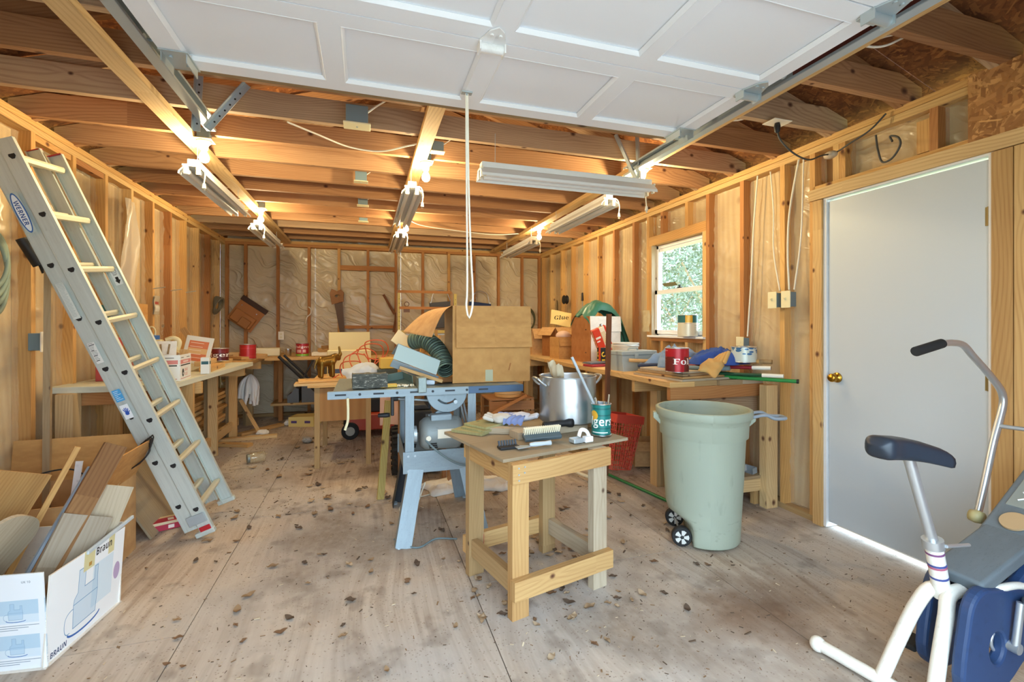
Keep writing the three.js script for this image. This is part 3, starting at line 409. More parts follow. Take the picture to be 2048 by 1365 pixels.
// table saw
{
  const t = thing('table_saw', 'blue-grey table saw on a splayed steel stand', 'table saw', [0.44, 0, -3.08]);
  const pl = (pts, depth, p, r, m = M2.saw, n = 'leg') => mesh(n, prism(pts, depth), m, t, p, r);
  // splayed angle-iron legs
  const feet = [[-0.28, 0.36, -1, 1], [0.28, 0.33, 1, 1], [-0.26, -0.36, -1, -1], [0.28, -0.34, 1, -1]];
  feet.forEach(([x, z, sx, sz]) => {
    const top = [sx * 0.19, 0.46, sz * 0.24], A = new THREE.Vector3(x, 0.01, z), B = V3(top), d = B.clone().sub(A), L = d.length(), q = new THREE.Quaternion().setFromUnitVectors(new THREE.Vector3(0, 1, 0), d.normalize());
    const g = merge([moved(box(0.09, L, 0.003), [-sx * 0.045, 0, 0]), moved(box(0.003, L, 0.09), [0, 0, -sz * 0.045])]); const m = mesh('leg', g, sx < 0 && sz < 0 ? M2.sawDark : M2.saw, t); m.quaternion.copy(q); m.position.copy(A.add(B).multiplyScalar(0.5)); mesh('foot', cyl(0.014, 0.018, 0.02, 10), M.galv, m, [-sx * 0.02, -L / 2 + 0.004, -sz * 0.02]);
  });
  for (const s of [-1, 1]) { mesh('skirt', rbox(0.46, 0.13, 0.004, 0.001), M2.saw, t, [0, 0.46, s * 0.25]); mesh('skirt', rbox(0.004, 0.13, 0.5, 0.001), M2.saw, t, [s * 0.22, 0.46, 0]); }
  for (const [sx, sz] of [[-1, 1], [1, 1], [-1, -1], [1, -1]]) mesh('post', merge([moved(box(0.05, 0.35, 0.003), [-sx * 0.025, 0, 0]), moved(box(0.003, 0.35, 0.05), [0, 0, -sz * 0.025])]), M2.saw, t, [sx * 0.215, 0.69, sz * 0.245]);
  mesh('bolts', merge([[-0.2, 0.5], [-0.16, 0.5], [-0.2, 0.41], [0.2, 0.5], [0.16, 0.5]].map(([x, y]) => moved(cyl(0.007, 0.007, 0.006, 8), [x, y, 0.254], [PI / 2, 0, 0]))), M.galv, t).userData.kind = 'stuff';
  mesh('table_top', rbox(0.72, 0.03, 0.68, 0.004), M2.sawTop, t, [0.02, 0.893, -0.08]);
  mesh('extension_wing', rbox(0.28, 0.028, 0.66, 0.003), M2.sawTop, t, [-0.482, 0.893, -0.08]); mesh('extension_wing', rbox(0.14, 0.028, 0.66, 0.003), M2.saw, t, [0.452, 0.893, -0.08]);
  const rail = mesh('fence_rail', merge([moved(box(0.98, 0.04, 0.004), [0, 0, 0]), moved(box(0.98, 0.004, 0.03), [0, 0.02, -0.015]), moved(box(0.98, 0.004, 0.03), [0, -0.02, -0.015])]), M2.saw, t, [-0.16, 0.884, 0.262]);
  const slots = []; for (let i = 0; i < 9; i++) slots.push(moved(i % 2 ? cyl(0.008, 0.008, 0.004, 10) : box(0.06, 0.004, 0.01), [-0.42 + i * 0.105, 0.002, 0.003], i % 2 ? [PI / 2, 0, 0] : [PI / 2, 0, 0])); mesh('rail_slots', merge(slots), M2.sawDark, rail);
  mesh('fence_rail', rbox(0.36, 0.044, 0.03, 0.003), std({ color: tint('#4d6480'), roughness: 0.5, metalness: 0.3 }), t, [0.345, 0.884, 0.25]);
  // tilt scale, trunnion, motor
  const sc = new THREE.Shape(); sc.absarc(0, 0, 0.125, PI, 2 * PI, false); sc.lineTo(-0.125, 0); const hole = new THREE.Path(); hole.absarc(0, -0.005, 0.075, 1.2 * PI, 1.8 * PI, false); hole.absarc(0, -0.005, 0.06, 1.8 * PI, 1.2 * PI, true); sc.holes.push(hole);
  const scg = new THREE.ExtrudeGeometry(sc, { depth: 0.012, bevelEnabled: true, bevelSize: 0.003, bevelThickness: 0.003, bevelSegments: 1, curveSegments: 24 }); mesh('tilt_scale', scg, M2.saw, t, [0.04, 0.872, 0.2]); mesh('tilt_knob', moved(cyl(0.012, 0.012, 0.02, 12), [0, 0, 0], [PI / 2, 0, 0]), M.galv, t, [0.09, 0.81, 0.225]);
  mesh('arm', merge([moved(box(0.06, 0.14, 0.02), [0.02, 0.76, 0.14]), moved(prism([[-0.07, 0], [0.06, 0], [0.06, 0.075], [0.02, 0.075], [-0.04, 0.03], [-0.07, 0.03]], 0.03), [0, 0.7, 0.17]), moved(box(0.13, 0.05, 0.1), [-0.01, 0.69, 0.12])]), M2.saw, t);
  const mot = new THREE.Group(); mot.name = 'motor'; mot.position.set(0.0, 0.62, 0.2); t.add(mot);
  mesh('motor_housing', moved(lathe([[0, -0.135], [0.07, -0.135], [0.095, -0.115], [0.1, -0.095], [0.1, 0.08], [0.094, 0.1], [0.075, 0.125], [0, 0.125]], 28), [0, 0, 0], [0, 0, PI / 2]), std({ map: T.scuff, color: tint('#98a2a4'), roughness: 0.55, metalness: 0.3 }), mot); mesh('name_plate', box(0.1, 0.055, 0.003), warmWhite, mot, [0.02, 0.012, 0.1]); mesh('reset_button', moved(cyl(0.015, 0.015, 0.012, 16), [0, 0, 0], [PI / 2, 0, 0]), warmWhite, mot, [-0.085, -0.01, 0.1]); mesh('vents', merge([0, 1, 2].map((i) => moved(box(0.05, 0.007, 0.004), [-0.06 + i * 0.004, -0.045 - i * 0.014, 0.091 - i * 0.008], [0.4, 0, 0]))), M.black, mot); mesh('capacitor_cover', rbox(0.13, 0.04, 0.07, 0.008), M2.saw, mot, [0.0, 0.1, 0.02]);
  mesh('pulley', moved(cyl(0.05, 0.05, 0.018, 20), [0, 0, 0], [0, 0, PI / 2]), M.galv, mot, [-0.155, 0, 0]);
  mesh('cord', tube([[-0.1, 0.6, 0.3], [-0.06, 0.56, 0.33], [0.02, 0.49, 0.32], [0.1, 0.44, 0.3], [0.17, 0.42, 0.29]], 0.006, 30), M.boxblue, t);
  // brace bars, crank
  mesh('brace', merge([bar([0.13, 0.86, 0.1], [0.2, 0.55, 0.08], 0.008, 8), bar([0.15, 0.86, 0.1], [0.22, 0.55, 0.08], 0.008, 8)]), M.galv, t);
  mesh('crank_handle', merge([moved(cyl(0.016, 0.016, 0.03, 12), [0.035, 0, 0], [0, 0, PI / 2]), moved(rbox(0.02, 0.12, 0.03, 0.006), [0.015, -0.045, 0]), moved(lathe([[0, 0], [0.013, 0], [0.015, 0.02], [0.012, 0.07], [0, 0.072]], 14), [0.0, -0.1, 0], [0, 0, PI / 2])]), M.black, t, [-0.3, 0.83, 0.12]); mesh('crank_shaft', bar([-0.27, 0.83, 0.12], [0, 0.8, 0.1], 0.008, 10), M.galv, t);
  mesh('blade_guard', prism([[-0.12, 0], [0.12, 0], [0.1, 0.05], [0, 0.075], [-0.1, 0.05]], 0.012), M2.sawDark, t, [-0.05, 0.75, -0.05], [0, PI / 2, 0]);
  mesh('fence', merge([moved(rbox(0.05, 0.06, 0.66, 0.004), [0, 0.03, -0.08]), moved(rbox(0.05, 0.09, 0.05, 0.005), [0, 0.02, 0.27])]), M2.sawTop, t, [-0.12, 0.908, 0]);
}
// extension ladder leaning on the left wall
{
  const A = new THREE.Vector3(-0.95, 0.0, -3.23), B = new THREE.Vector3(-1.79, 2.25, -2.97);
  const t = thing('extension_ladder', 'aluminum extension ladder leaning against the left wall', 'ladder', [A.x, 0.012, A.z]);
  const up = B.clone().sub(A).normalize(), across = new THREE.Vector3(0.07, 0, -1).normalize(), n = new THREE.Vector3().crossVectors(across, up).normalize(), ac = new THREE.Vector3().crossVectors(up, n).normalize();
  t.quaternion.setFromRotationMatrix(new THREE.Matrix4().makeBasis(ac, up, n)); // local x: across, y: up the ladder, z: toward the left wall or away
  const W = 0.4, L = 2.36, sgn = n.x > 0 ? 1 : -1;
  const ch = (len) => merge([moved(box(0.004, len, 0.07), [0, len / 2, 0]), moved(box(0.022, len, 0.004), [0.009, len / 2, 0.035]), moved(box(0.022, len, 0.004), [0.009, len / 2, -0.035])]);
  const chan = ch(L);
  const secs = [[0.041 * sgn, 0, 'base'], [-0.041 * sgn, 0.05, 'fly']];
  secs.forEach(([z, y0], k) => {
    for (const s of [0, 1]) {
      const x = s ? W : 0, r = mesh('side_rail', chan, M2.alu, t, [x + (k ? (s ? -0.014 : 0.014) : 0), y0, z], [0, s ? PI : 0, 0]);
      for (let i = 0; i < 8; i++) mesh('rung_end', prism([[-0.013, 0.011], [0.013, 0.011], [0.015, 0], [0.006, -0.013], [-0.006, -0.013], [-0.015, 0]], 0.004), M.black, r, [-0.003, 0.17 + i * 0.3, 0], [0, -PI / 2, 0]);
    }
    for (let i = 0; i < 8; i++) mesh('rung', moved(prism([[-0.016, 0.013], [0.016, 0.013], [0.018, 0], [0.008, -0.016], [-0.008, -0.016], [-0.018, 0]], W - 0.03), [0, 0, 0], [0, PI / 2, 0]), M2.aluRung, t, [W / 2, y0 + 0.17 + i * 0.3, z]);
  });
  for (const s of [0, 1]) { mesh('shoe', rbox(0.03, 0.03, 0.11, 0.006), M2.alu, t, [s ? W : 0, 0.012, 0.03 * sgn], [0, 0, 0]); }
  mesh('end_cap', rbox(0.01, 0.05, 0.06, 0.003), M2.red, t, [-0.006, 0.03, 0.04 * sgn]); mesh('rail_bracket', rbox(0.01, 0.06, 0.1, 0.003), M.galv, t, [-0.006, 0.11, 0.02 * sgn]); mesh('end_cap', rbox(0.03, 0.004, 0.07, 0.001), M2.red, t, [W - 0.008, L + 0.052, -0.04 * sgn]); mesh('end_cap', rbox(0.03, 0.004, 0.07, 0.001), M2.red, t, [W - 0.008, L + 0.002, 0.04 * sgn]);
  // printed stickers on the near rail (drawn along the rail)
  const sticker = (w, h, draw, y, z, x = -0.0035, ry = -PI / 2, rz = 0) => mesh('sticker', new THREE.PlaneGeometry(w, h), std({ map: canvasTex(256, Math.round(256 * h / w), draw), roughness: 0.5, transparent: false }), t, [x, y, z], [0, ry, rz]);
  const zo = -0.04 * sgn;
  sticker(0.05, 0.21, (x, w, h) => { x.fillStyle = '#b9c6c2'; x.fillRect(0, 0, w, h); x.fillStyle = '#2f63a8'; x.beginPath(); x.ellipse(w / 2, h / 2, w * 0.48, h * 0.49, 0, 0, 7); x.fill(); x.fillStyle = '#e8eef2'; x.beginPath(); x.ellipse(w / 2, h / 2, w * 0.36, h * 0.45, 0, 0, 7); x.fill(); x.save(); x.translate(w / 2, h / 2); x.rotate(PI / 2); x.fillStyle = '#274f93'; x.font = 'bold 150px sans-serif'; x.textAlign = 'center'; x.textBaseline = 'middle'; x.scale(1.05, 1); x.fillText('WERNER', 0, 8); x.restore(); }, 2.0, zo);
  sticker(0.036, 0.2, (x, w, h) => { x.fillStyle = '#d5d9d2'; x.fillRect(0, 0, w, h); x.fillStyle = '#9aa6a4'; for (let i = 0; i < 26; i++) { x.fillRect(w * 0.12, 30 + i * h / 28, w * (0.5 + 0.28 * hash(i, 1)), 14); } }, 1.52, zo);
  sticker(0.034, 0.12, (x, w, h) => { x.fillStyle = '#e4e4de'; x.fillRect(0, 0, w, h); x.fillStyle = '#23282a'; for (let i = 0; i < 14; i++) x.fillRect(w * 0.08, 30 + i * h / 16, w * (0.4 + 0.45 * hash(i, 2)), i % 4 === 1 ? 30 : 14); }, 1.22, zo);
  sticker(0.042, 0.07, (x, w, h) => { x.fillStyle = '#4aa3dc'; x.fillRect(0, 0, w, h); x.fillStyle = '#e8f2f8'; for (let i = 0; i < 6; i++) x.fillRect(w * 0.12, 50 + i * 60, w * (0.3 + 0.5 * hash(i, 3)), 16); }, 0.96, zo);
  sticker(0.042, 0.085, (x, w, h) => { x.fillStyle = '#f1f4f6'; x.fillRect(0, 0, w, h); x.fillStyle = '#2b56b4'; x.beginPath(); x.arc(w / 2, h * 0.62, w * 0.24, 0, 7); x.fill(); x.lineWidth = 26; x.lineCap = 'round'; x.strokeStyle = '#2b56b4'; [[-70, -190], [-25, -230], [25, -225], [70, -180], [95, -70]].forEach(([a, b]) => { x.beginPath(); x.moveTo(w / 2 + a * 0.3, h * 0.6); x.lineTo(w / 2 + a, h * 0.6 + b * 0.8); x.stroke(); }); }, 0.86, zo);
  sticker(0.04, 0.1, (x, w, h) => { x.fillStyle = '#e6e8e4'; x.fillRect(0, 0, w, h); x.fillStyle = '#141414'; x.fillRect(w * 0.3, h * 0.5, w * 0.4, h * 0.2); x.beginPath(); x.moveTo(w * 0.12, h * 0.7); x.lineTo(w * 0.88, h * 0.7); x.lineTo(w / 2, h * 0.94); x.fill(); x.lineWidth = 12; x.strokeStyle = '#141414'; x.strokeRect(w * 0.22, h * 0.05, w * 0.56, h * 0.18); x.fillRect(w * 0.2, h * 0.3, w * 0.6, 14); x.fillRect(w * 0.2, h * 0.36, w * 0.5, 14); }, 1.62, 0.04 * sgn, W - 0.0045, -PI / 2);
}
// wheeled bin
{
  const t = thing('trash_can', 'grey-green wheeled plastic trash can without a lid', 'trash can', [1.95, 0, -2.33], [0, -0.5, 0]);
  const prof = [[0, 0.012], [0.2, 0.012], [0.206, 0.02], [0.208, 0.06], [0.21, 0.1], [0.211, 0.125], [0.212, 0.15], [0.214, 0.18], [0.216, 0.22], [0.226, 0.4], [0.236, 0.62], [0.25, 0.632], [0.253, 0.71], [0.26, 0.72], [0.262, 0.74], [0.272, 0.745], [0.275, 0.785], [0.262, 0.79], [0.25, 0.788], [0.25, 0.75], [0.243, 0.735], [0.243, 0.7], [0.226, 0.6], [0.194, 0.03], [0, 0.03]];
  const g = lathe(prof, 56), P = g.attributes.position; // wheel notch: the foot of the left side is tucked in above the wheels
  for (let i = 0; i < P.count; i++) { const x = P.getX(i), y = P.getY(i); if (y < 0.185 && x < -0.085) { const k = cl((0.185 - y) / 0.08); P.setX(i, x + (-0.085 - x) * Math.min(1, k)); } }
  g.computeVertexNormals(); mesh('bin_body', g, M2.bin, t);
  for (const s of [-1, 1]) { const w = mesh('wheel', moved(lathe([[0, -0.02], [0.05, -0.02], [0.056, -0.014], [0.056, 0.014], [0.05, 0.02], [0, 0.02]], 24), [0, 0, 0], [PI / 2, 0, 0]), M2.rubber, t, [-0.145, 0.056, s * 0.14]); const sp = []; for (let i = 0; i < 5; i++) sp.push(moved(prism([[0.01, -0.006], [0.036, -0.014], [0.04, 0], [0.036, 0.014], [0.01, 0.006]], 0.044), null, [0, 0, i * 2 * PI / 5])); mesh('wheel_hub', merge([...sp]), std({ color: tint('#d7d8d3'), roughness: 0.5 }), w); }
  mesh('axle', bar([-0.145, 0.056, -0.16], [-0.145, 0.056, 0.16], 0.006, 8), M.galv, t);
  mesh('handle_lug', merge([moved(prism([[0, -0.05], [-0.05, 0.0], [-0.05, 0.03], [0, 0.04]], 0.05), [-0.24, 0.72, 0])]), M2.bin, t); mesh('handle_lug', moved(prism([[0, -0.05], [0.05, 0.0], [0.05, 0.03], [0, 0.04]], 0.05), [0.24, 0.72, 0]), M2.bin, t);
  mesh('carry_handle', polyTube([[0.28, 0.745, -0.05], [0.36, 0.765, -0.05], [0.4, 0.74, -0.05], [0.47, 0.745, -0.04], [0.47, 0.745, 0.05], [0.4, 0.74, 0.05], [0.36, 0.765, 0.05], [0.28, 0.745, 0.05]], 0.01), std({ color: tint('#8f9aa6'), roughness: 0.4 }), t, [-0.02, 0, 0]);
}
// big carton on the saw, on its side, mouth to the left
{
  const t = thing('cardboard_box', 'large tan cardboard box lying on its side on the table saw', 'box', [0.8, 0.911, -3.16], [0, -0.04, 0]);
  const w = 0.52, h = 0.5, d = 0.42, k = 0.006;
  mesh('carton_wall', box(w, h, k), M2.cardPale, t, [0, h / 2, d / 2]); mesh('carton_wall', box(w, h, k), M2.card, t, [0, h / 2, -d / 2]); mesh('carton_wall', box(w, k, d), M2.card, t, [0, h, 0]); mesh('carton_wall', box(w, k, d), M2.card, t, [0, k / 2, 0]); mesh('carton_base', box(k, h, d), M2.card, t, [w / 2, h / 2, 0]);
  const curl = (len, wid, bend) => sheet(len, wid, 14, 2, (x, z) => { const u = (x + len / 2) / len, a = bend * u; return [-len * (Math.abs(bend) < 0.01 ? u : Math.sin(a) / bend), len * (1 - Math.cos(a)) / bend, z]; }, 0.005);
  mesh('flap', sheet(1, 1, 12, 8, (x, z) => { const u = x + 0.5, v = z + 0.5, A = [-w / 2, h, -d / 2 + 0.04], B = [-w / 2, h, d / 2], C = [-w / 2 - 0.3, h - 0.17, -d / 2 + 0.1], E = [-w / 2 - 0.13, h - 0.2, d / 2 - 0.02], L = (p, q, k) => p + (q - p) * k, o = [0, 1, 2].map((i) => L(L(A[i], B[i], v), L(C[i], E[i], v), u)); o[1] += 0.045 * Math.sin(u * PI); return o; }, 0.006), M2.card, t); // upper flap hangs out and down
  mesh('flap', curl(0.2, d - 0.01, -0.5), M2.card, t, [-w / 2, 0.01, 0], [0, 0, -0.05]);
  mesh('flap', sheet(0.5, 0.27, 10, 6, (x, z) => 0.012 * Math.sin((x + 0.25) * 5) + 0.02 * cl(z / 0.13) * cl((x - 0.05) * 4), 0.005), M2.cardPale, t, [0.01, h - 0.135, d / 2 + 0.022], [PI / 2 - 0.06, 0, 0]);
  mesh('tape_strip', box(0.05, 0.075, 0.002), std({ color: tint('#a9a888'), roughness: 0.35 }), t, [-0.02, 0.045, d / 2 + 0.004]); mesh('torn_mark', box(0.008, 0.05, 0.002), M2.cardDark, t, [0.12, 0.1, d / 2 + 0.004], [0, 0, -0.25]);
}
// food processor carton, lower left
{
  const t = thing('appliance_box', 'white open carton printed with food processor pictures, holding boards', 'box', [-1.4, 0, -2.42], [0, -0.13, 0]);
  const w = 0.58, h = 0.37, d = 0.43;
  const face = (dw, draw, W = 1024, H = 640) => std({ map: canvasTex(W, H, draw), roughness: 0.6 });
  const proc = (x, cx, cy, s, col) => { x.save(); x.translate(cx, cy); x.scale(s, s); x.lineWidth = 5; x.strokeStyle = col; x.fillStyle = 'rgba(150,190,220,0.35)'; x.beginPath(); x.moveTo(-90, -150); x.lineTo(-90, -20); x.lineTo(-125, 10); x.lineTo(-130, 40); x.lineTo(130, 40); x.lineTo(120, -40); x.lineTo(120, -110); x.lineTo(85, -110); x.lineTo(85, -30); x.lineTo(-20, -30); x.lineTo(-20, -150); x.closePath(); x.fill(); x.stroke(); x.beginPath(); x.moveTo(-130, 40); x.lineTo(-120, 180); x.lineTo(120, 180); x.lineTo(130, 40); x.fill(); x.stroke(); x.beginPath(); x.moveTo(-130, 60); x.quadraticCurveTo(-215, 60, -210, 130); x.quadraticCurveTo(-205, 200, -150, 190); x.stroke(); x.beginPath(); x.ellipse(0, 195, 170, 34, 0, 0, PI); x.lineWidth = 12; x.strokeStyle = '#3565b0'; x.stroke(); x.restore(); };
  const front = face(0, (x, W, H) => { x.fillStyle = '#eef3f8'; x.fillRect(0, 0, W, H); for (const [a, b] of [[120, 170], [430, 170], [740, 170], [120, 400], [430, 400], [740, 400]]) { x.fillStyle = '#bcd6e8'; x.fillRect(a, b, 250, 150); x.fillStyle = '#dbe9f3'; x.fillRect(a, b + 95, 250, 55); proc(x, a + 120, b + 70, 0.32, '#7fa3c2'); x.fillStyle = '#8a99a8'; for (let i = 0; i < 3; i++) x.fillRect(a, b + 165 + i * 14, 250 - i * 60, 4); } x.fillStyle = '#5d6b78'; x.font = '20px sans-serif'; x.fillText('UK 10', 900, 60); });
  const side = face(0, (x, W, H) => { x.fillStyle = '#f1f5f9'; x.fillRect(0, 0, W, H); x.fillStyle = '#d9e8f3'; x.fillRect(560, 150, 300, 330); proc(x, 480, 300, 1.25, '#6f9cc4'); x.fillStyle = '#b9a5c9'; x.beginPath(); x.ellipse(930, 330, 50, 70, 0, 0, 7); x.fill(); x.fillStyle = '#d9d1a0'; x.fillRect(420, 0, 150, 150); x.fillRect(770, 0, 90, 140); x.fillStyle = '#b98a3c'; x.fillRect(490, 100, 40, 30); x.fillStyle = '#20262c'; x.font = 'bold 84px sans-serif'; x.fillText('Braun', 580, 84); x.font = 'bold 58px sans-serif'; x.fillStyle = '#1f3763'; x.fillText('BRAUN', 70, 612); });
  const inner = M2.cardWhite, wall = 0.006;
  // walls bulge a little outwards at the top
  mesh('carton_wall', box(w, h, wall), front, t, [0, h / 2, d / 2], [0.06, 0, 0]); mesh('carton_wall', box(w, h, wall), inner, t, [0, h / 2, -d / 2], [-0.05, 0, 0]); mesh('carton_wall', box(wall, h - 0.02, d), [side, side, inner, inner, inner, inner], t, [w / 2, h / 2 - 0.01, 0], [0, 0, -0.07]); mesh('carton_wall', box(wall, h, d), inner, t, [-w / 2, h / 2, 0], [0, 0, 0.05]); mesh('carton_base', box(w, wall, d), inner, t, [0, wall / 2, 0]);
  mesh('plastic_edge', rbox(0.012, 0.016, 0.3, 0.003), std({ color: tint('#bfcbd2'), roughness: 0.35 }), t, [w / 2 + 0.016, h - 0.012, -0.12], [0.1, 0, 0]);
}
// boards standing in that carton: each its own thing
const stick = (name, label, cat, a, b, w, th, mat, roll = 0, v = 0, group, roundEnd = 0) => { // board between two points (X, Y, D)
  const A = new THREE.Vector3(a[0], a[1], -a[2]), B = new THREE.Vector3(b[0], b[1], -b[2]), d = B.clone().sub(A), L = d.length(), m = one(name, label, cat, roundEnd ? (() => { const g = prism([[-w / 2, -L / 2], [w / 2, -L / 2], ...[0, 1, 2, 3, 4, 5, 6].map((i) => { const q = roundEnd; return [w / 2 - q + q * Math.cos(i * PI / 12), L / 2 - q + q * Math.sin(i * PI / 12)]; }), ...[0, 1, 2, 3, 4, 5, 6].map((i) => { const q = roundEnd; return [-w / 2 + q - q * Math.sin(i * PI / 12), L / 2 - q + q * Math.cos(i * PI / 12)]; })], th); const U = g.attributes.uv; for (let i = 0; i < U.count; i++) { const a = U.getX(i); U.setXY(i, U.getY(i), a); } return g; })() : grainBox(w, +L.toFixed(3), th, v), mat, null, null, group);
  m.position.copy(A.add(B).multiplyScalar(0.5)); m.quaternion.setFromUnitVectors(new THREE.Vector3(0, 1, 0), d.normalize()); m.rotateY(roll); return m;
};
stick('hardboard_panel', 'wide brown hardboard panel leaning at far left in the white carton', 'board', [-1.64, 0.1, 2.33], [-1.42, 0.66, 2.52], 0.36, 0.012, M.pine[2], 1.35, 2);
stick('board', 'grey round-ended board leaning in the white carton, lower left', 'board', [-1.6, 0.06, 2.22], [-1.33, 0.5, 2.42], 0.22, 0.016, M.oldwood[0], 1.3, 1, undefined, 0.09);
stick('metal_strip', 'long blue-grey metal strip leaning in the white carton', 'metal strip', [-1.35, 0.05, 2.22], [-1.17, 0.64, 2.56], 0.055, 0.012, std({ color: tint('#9aa9b8'), roughness: 0.45, metalness: 0.4 }), 0.9);
stick('plank', 'long rough brown plank with split end sticking out of the white carton', 'board', [-1.33, 0.04, 2.26], [-1.1, 0.735, 2.58], 0.085, 0.034, std({ map: T.joist, color: tint('#c9b294'), roughness: 0.9 }), 0.55, 5);
stick('board', 'grey square-cut board standing in the right of the white carton', 'board', [-1.26, 0.04, 2.4], [-1.12, 0.56, 2.56], 0.2, 0.016, M.oldwood[0], 0.7, 3);
stick('board', 'low grey board in front inside the white carton', 'board', [-1.27, 0.03, 2.3], [-1.15, 0.46, 2.47], 0.18, 0.014, std({ map: T.gray, color: tint('#dfe0e6'), roughness: 0.8 }), 0.75, 6);
stick('wood_strip', 'thin orange wood strip standing in the white carton', 'stick', [-1.5, 0.1, 2.5], [-1.28, 0.72, 2.66], 0.022, 0.018, M.stud[3], 0.5, 2);
stick('board', 'wet grey board lying lowest along the left of the white carton', 'board', [-1.66, 0.3, 2.2], [-1.36, 0.38, 2.24], 0.12, 0.02, M.oldwood[2], 0.4, 2);
// brown open carton behind it
{
  const t = thing('cardboard_box', 'wide brown open cardboard box behind the white carton', 'box', [-1.54, 0, -2.95], [0, 0.03, 0]);
  carton(t, 0.56, 0.43, 0.48, M2.card, { r: 0.45, b: 0.15 }, 0.006, M2.cardPale);
  const lin = cable('thin dark cord draped into the brown open box', [[-1.8, 0.36, 2.9], [-1.65, 0.5, 3.0], [-1.5, 0.52, 3.05], [-1.38, 0.45, 3.02], [-1.3, 0.41, 2.98]], 0.004, M.black, 'cord', 'cord');
  stick('wood_strip', 'pale splintered strip leaning on the brown box flap', 'stick', [-1.32, 0.2, 2.8], [-1.25, 0.52, 3.02], 0.03, 0.012, M.pine[0], 0.2, 1); stick('wood_strip', 'white painted strip standing in the brown open box', 'stick', [-1.48, 0.2, 3.0], [-1.46, 0.56, 3.05], 0.03, 0.008, M.white, 0.1, 1);
  const c = thing('cord_bundle', 'bundle of looped dark wires resting on the brown box corner', 'cord', [-1.31, 0.47, -3.12]);
  for (let i = 0; i < 6; i++) mesh('wire_loop', tube([[0, -0.02, 0], [0.05 + i * 0.012, 0.06 + i * 0.014, 0.01 * (i - 3)], [0.1 + i * 0.014, 0.15 + i * 0.01, 0.012 * (i - 2)], [0.12 + i * 0.008, 0.1, 0.03 * (i - 2)], [0.07, 0.02, 0.02 * (i - 2)], [-0.06, -0.06, 0]], 0.0035, 30, 6, false), M.black, c);
}
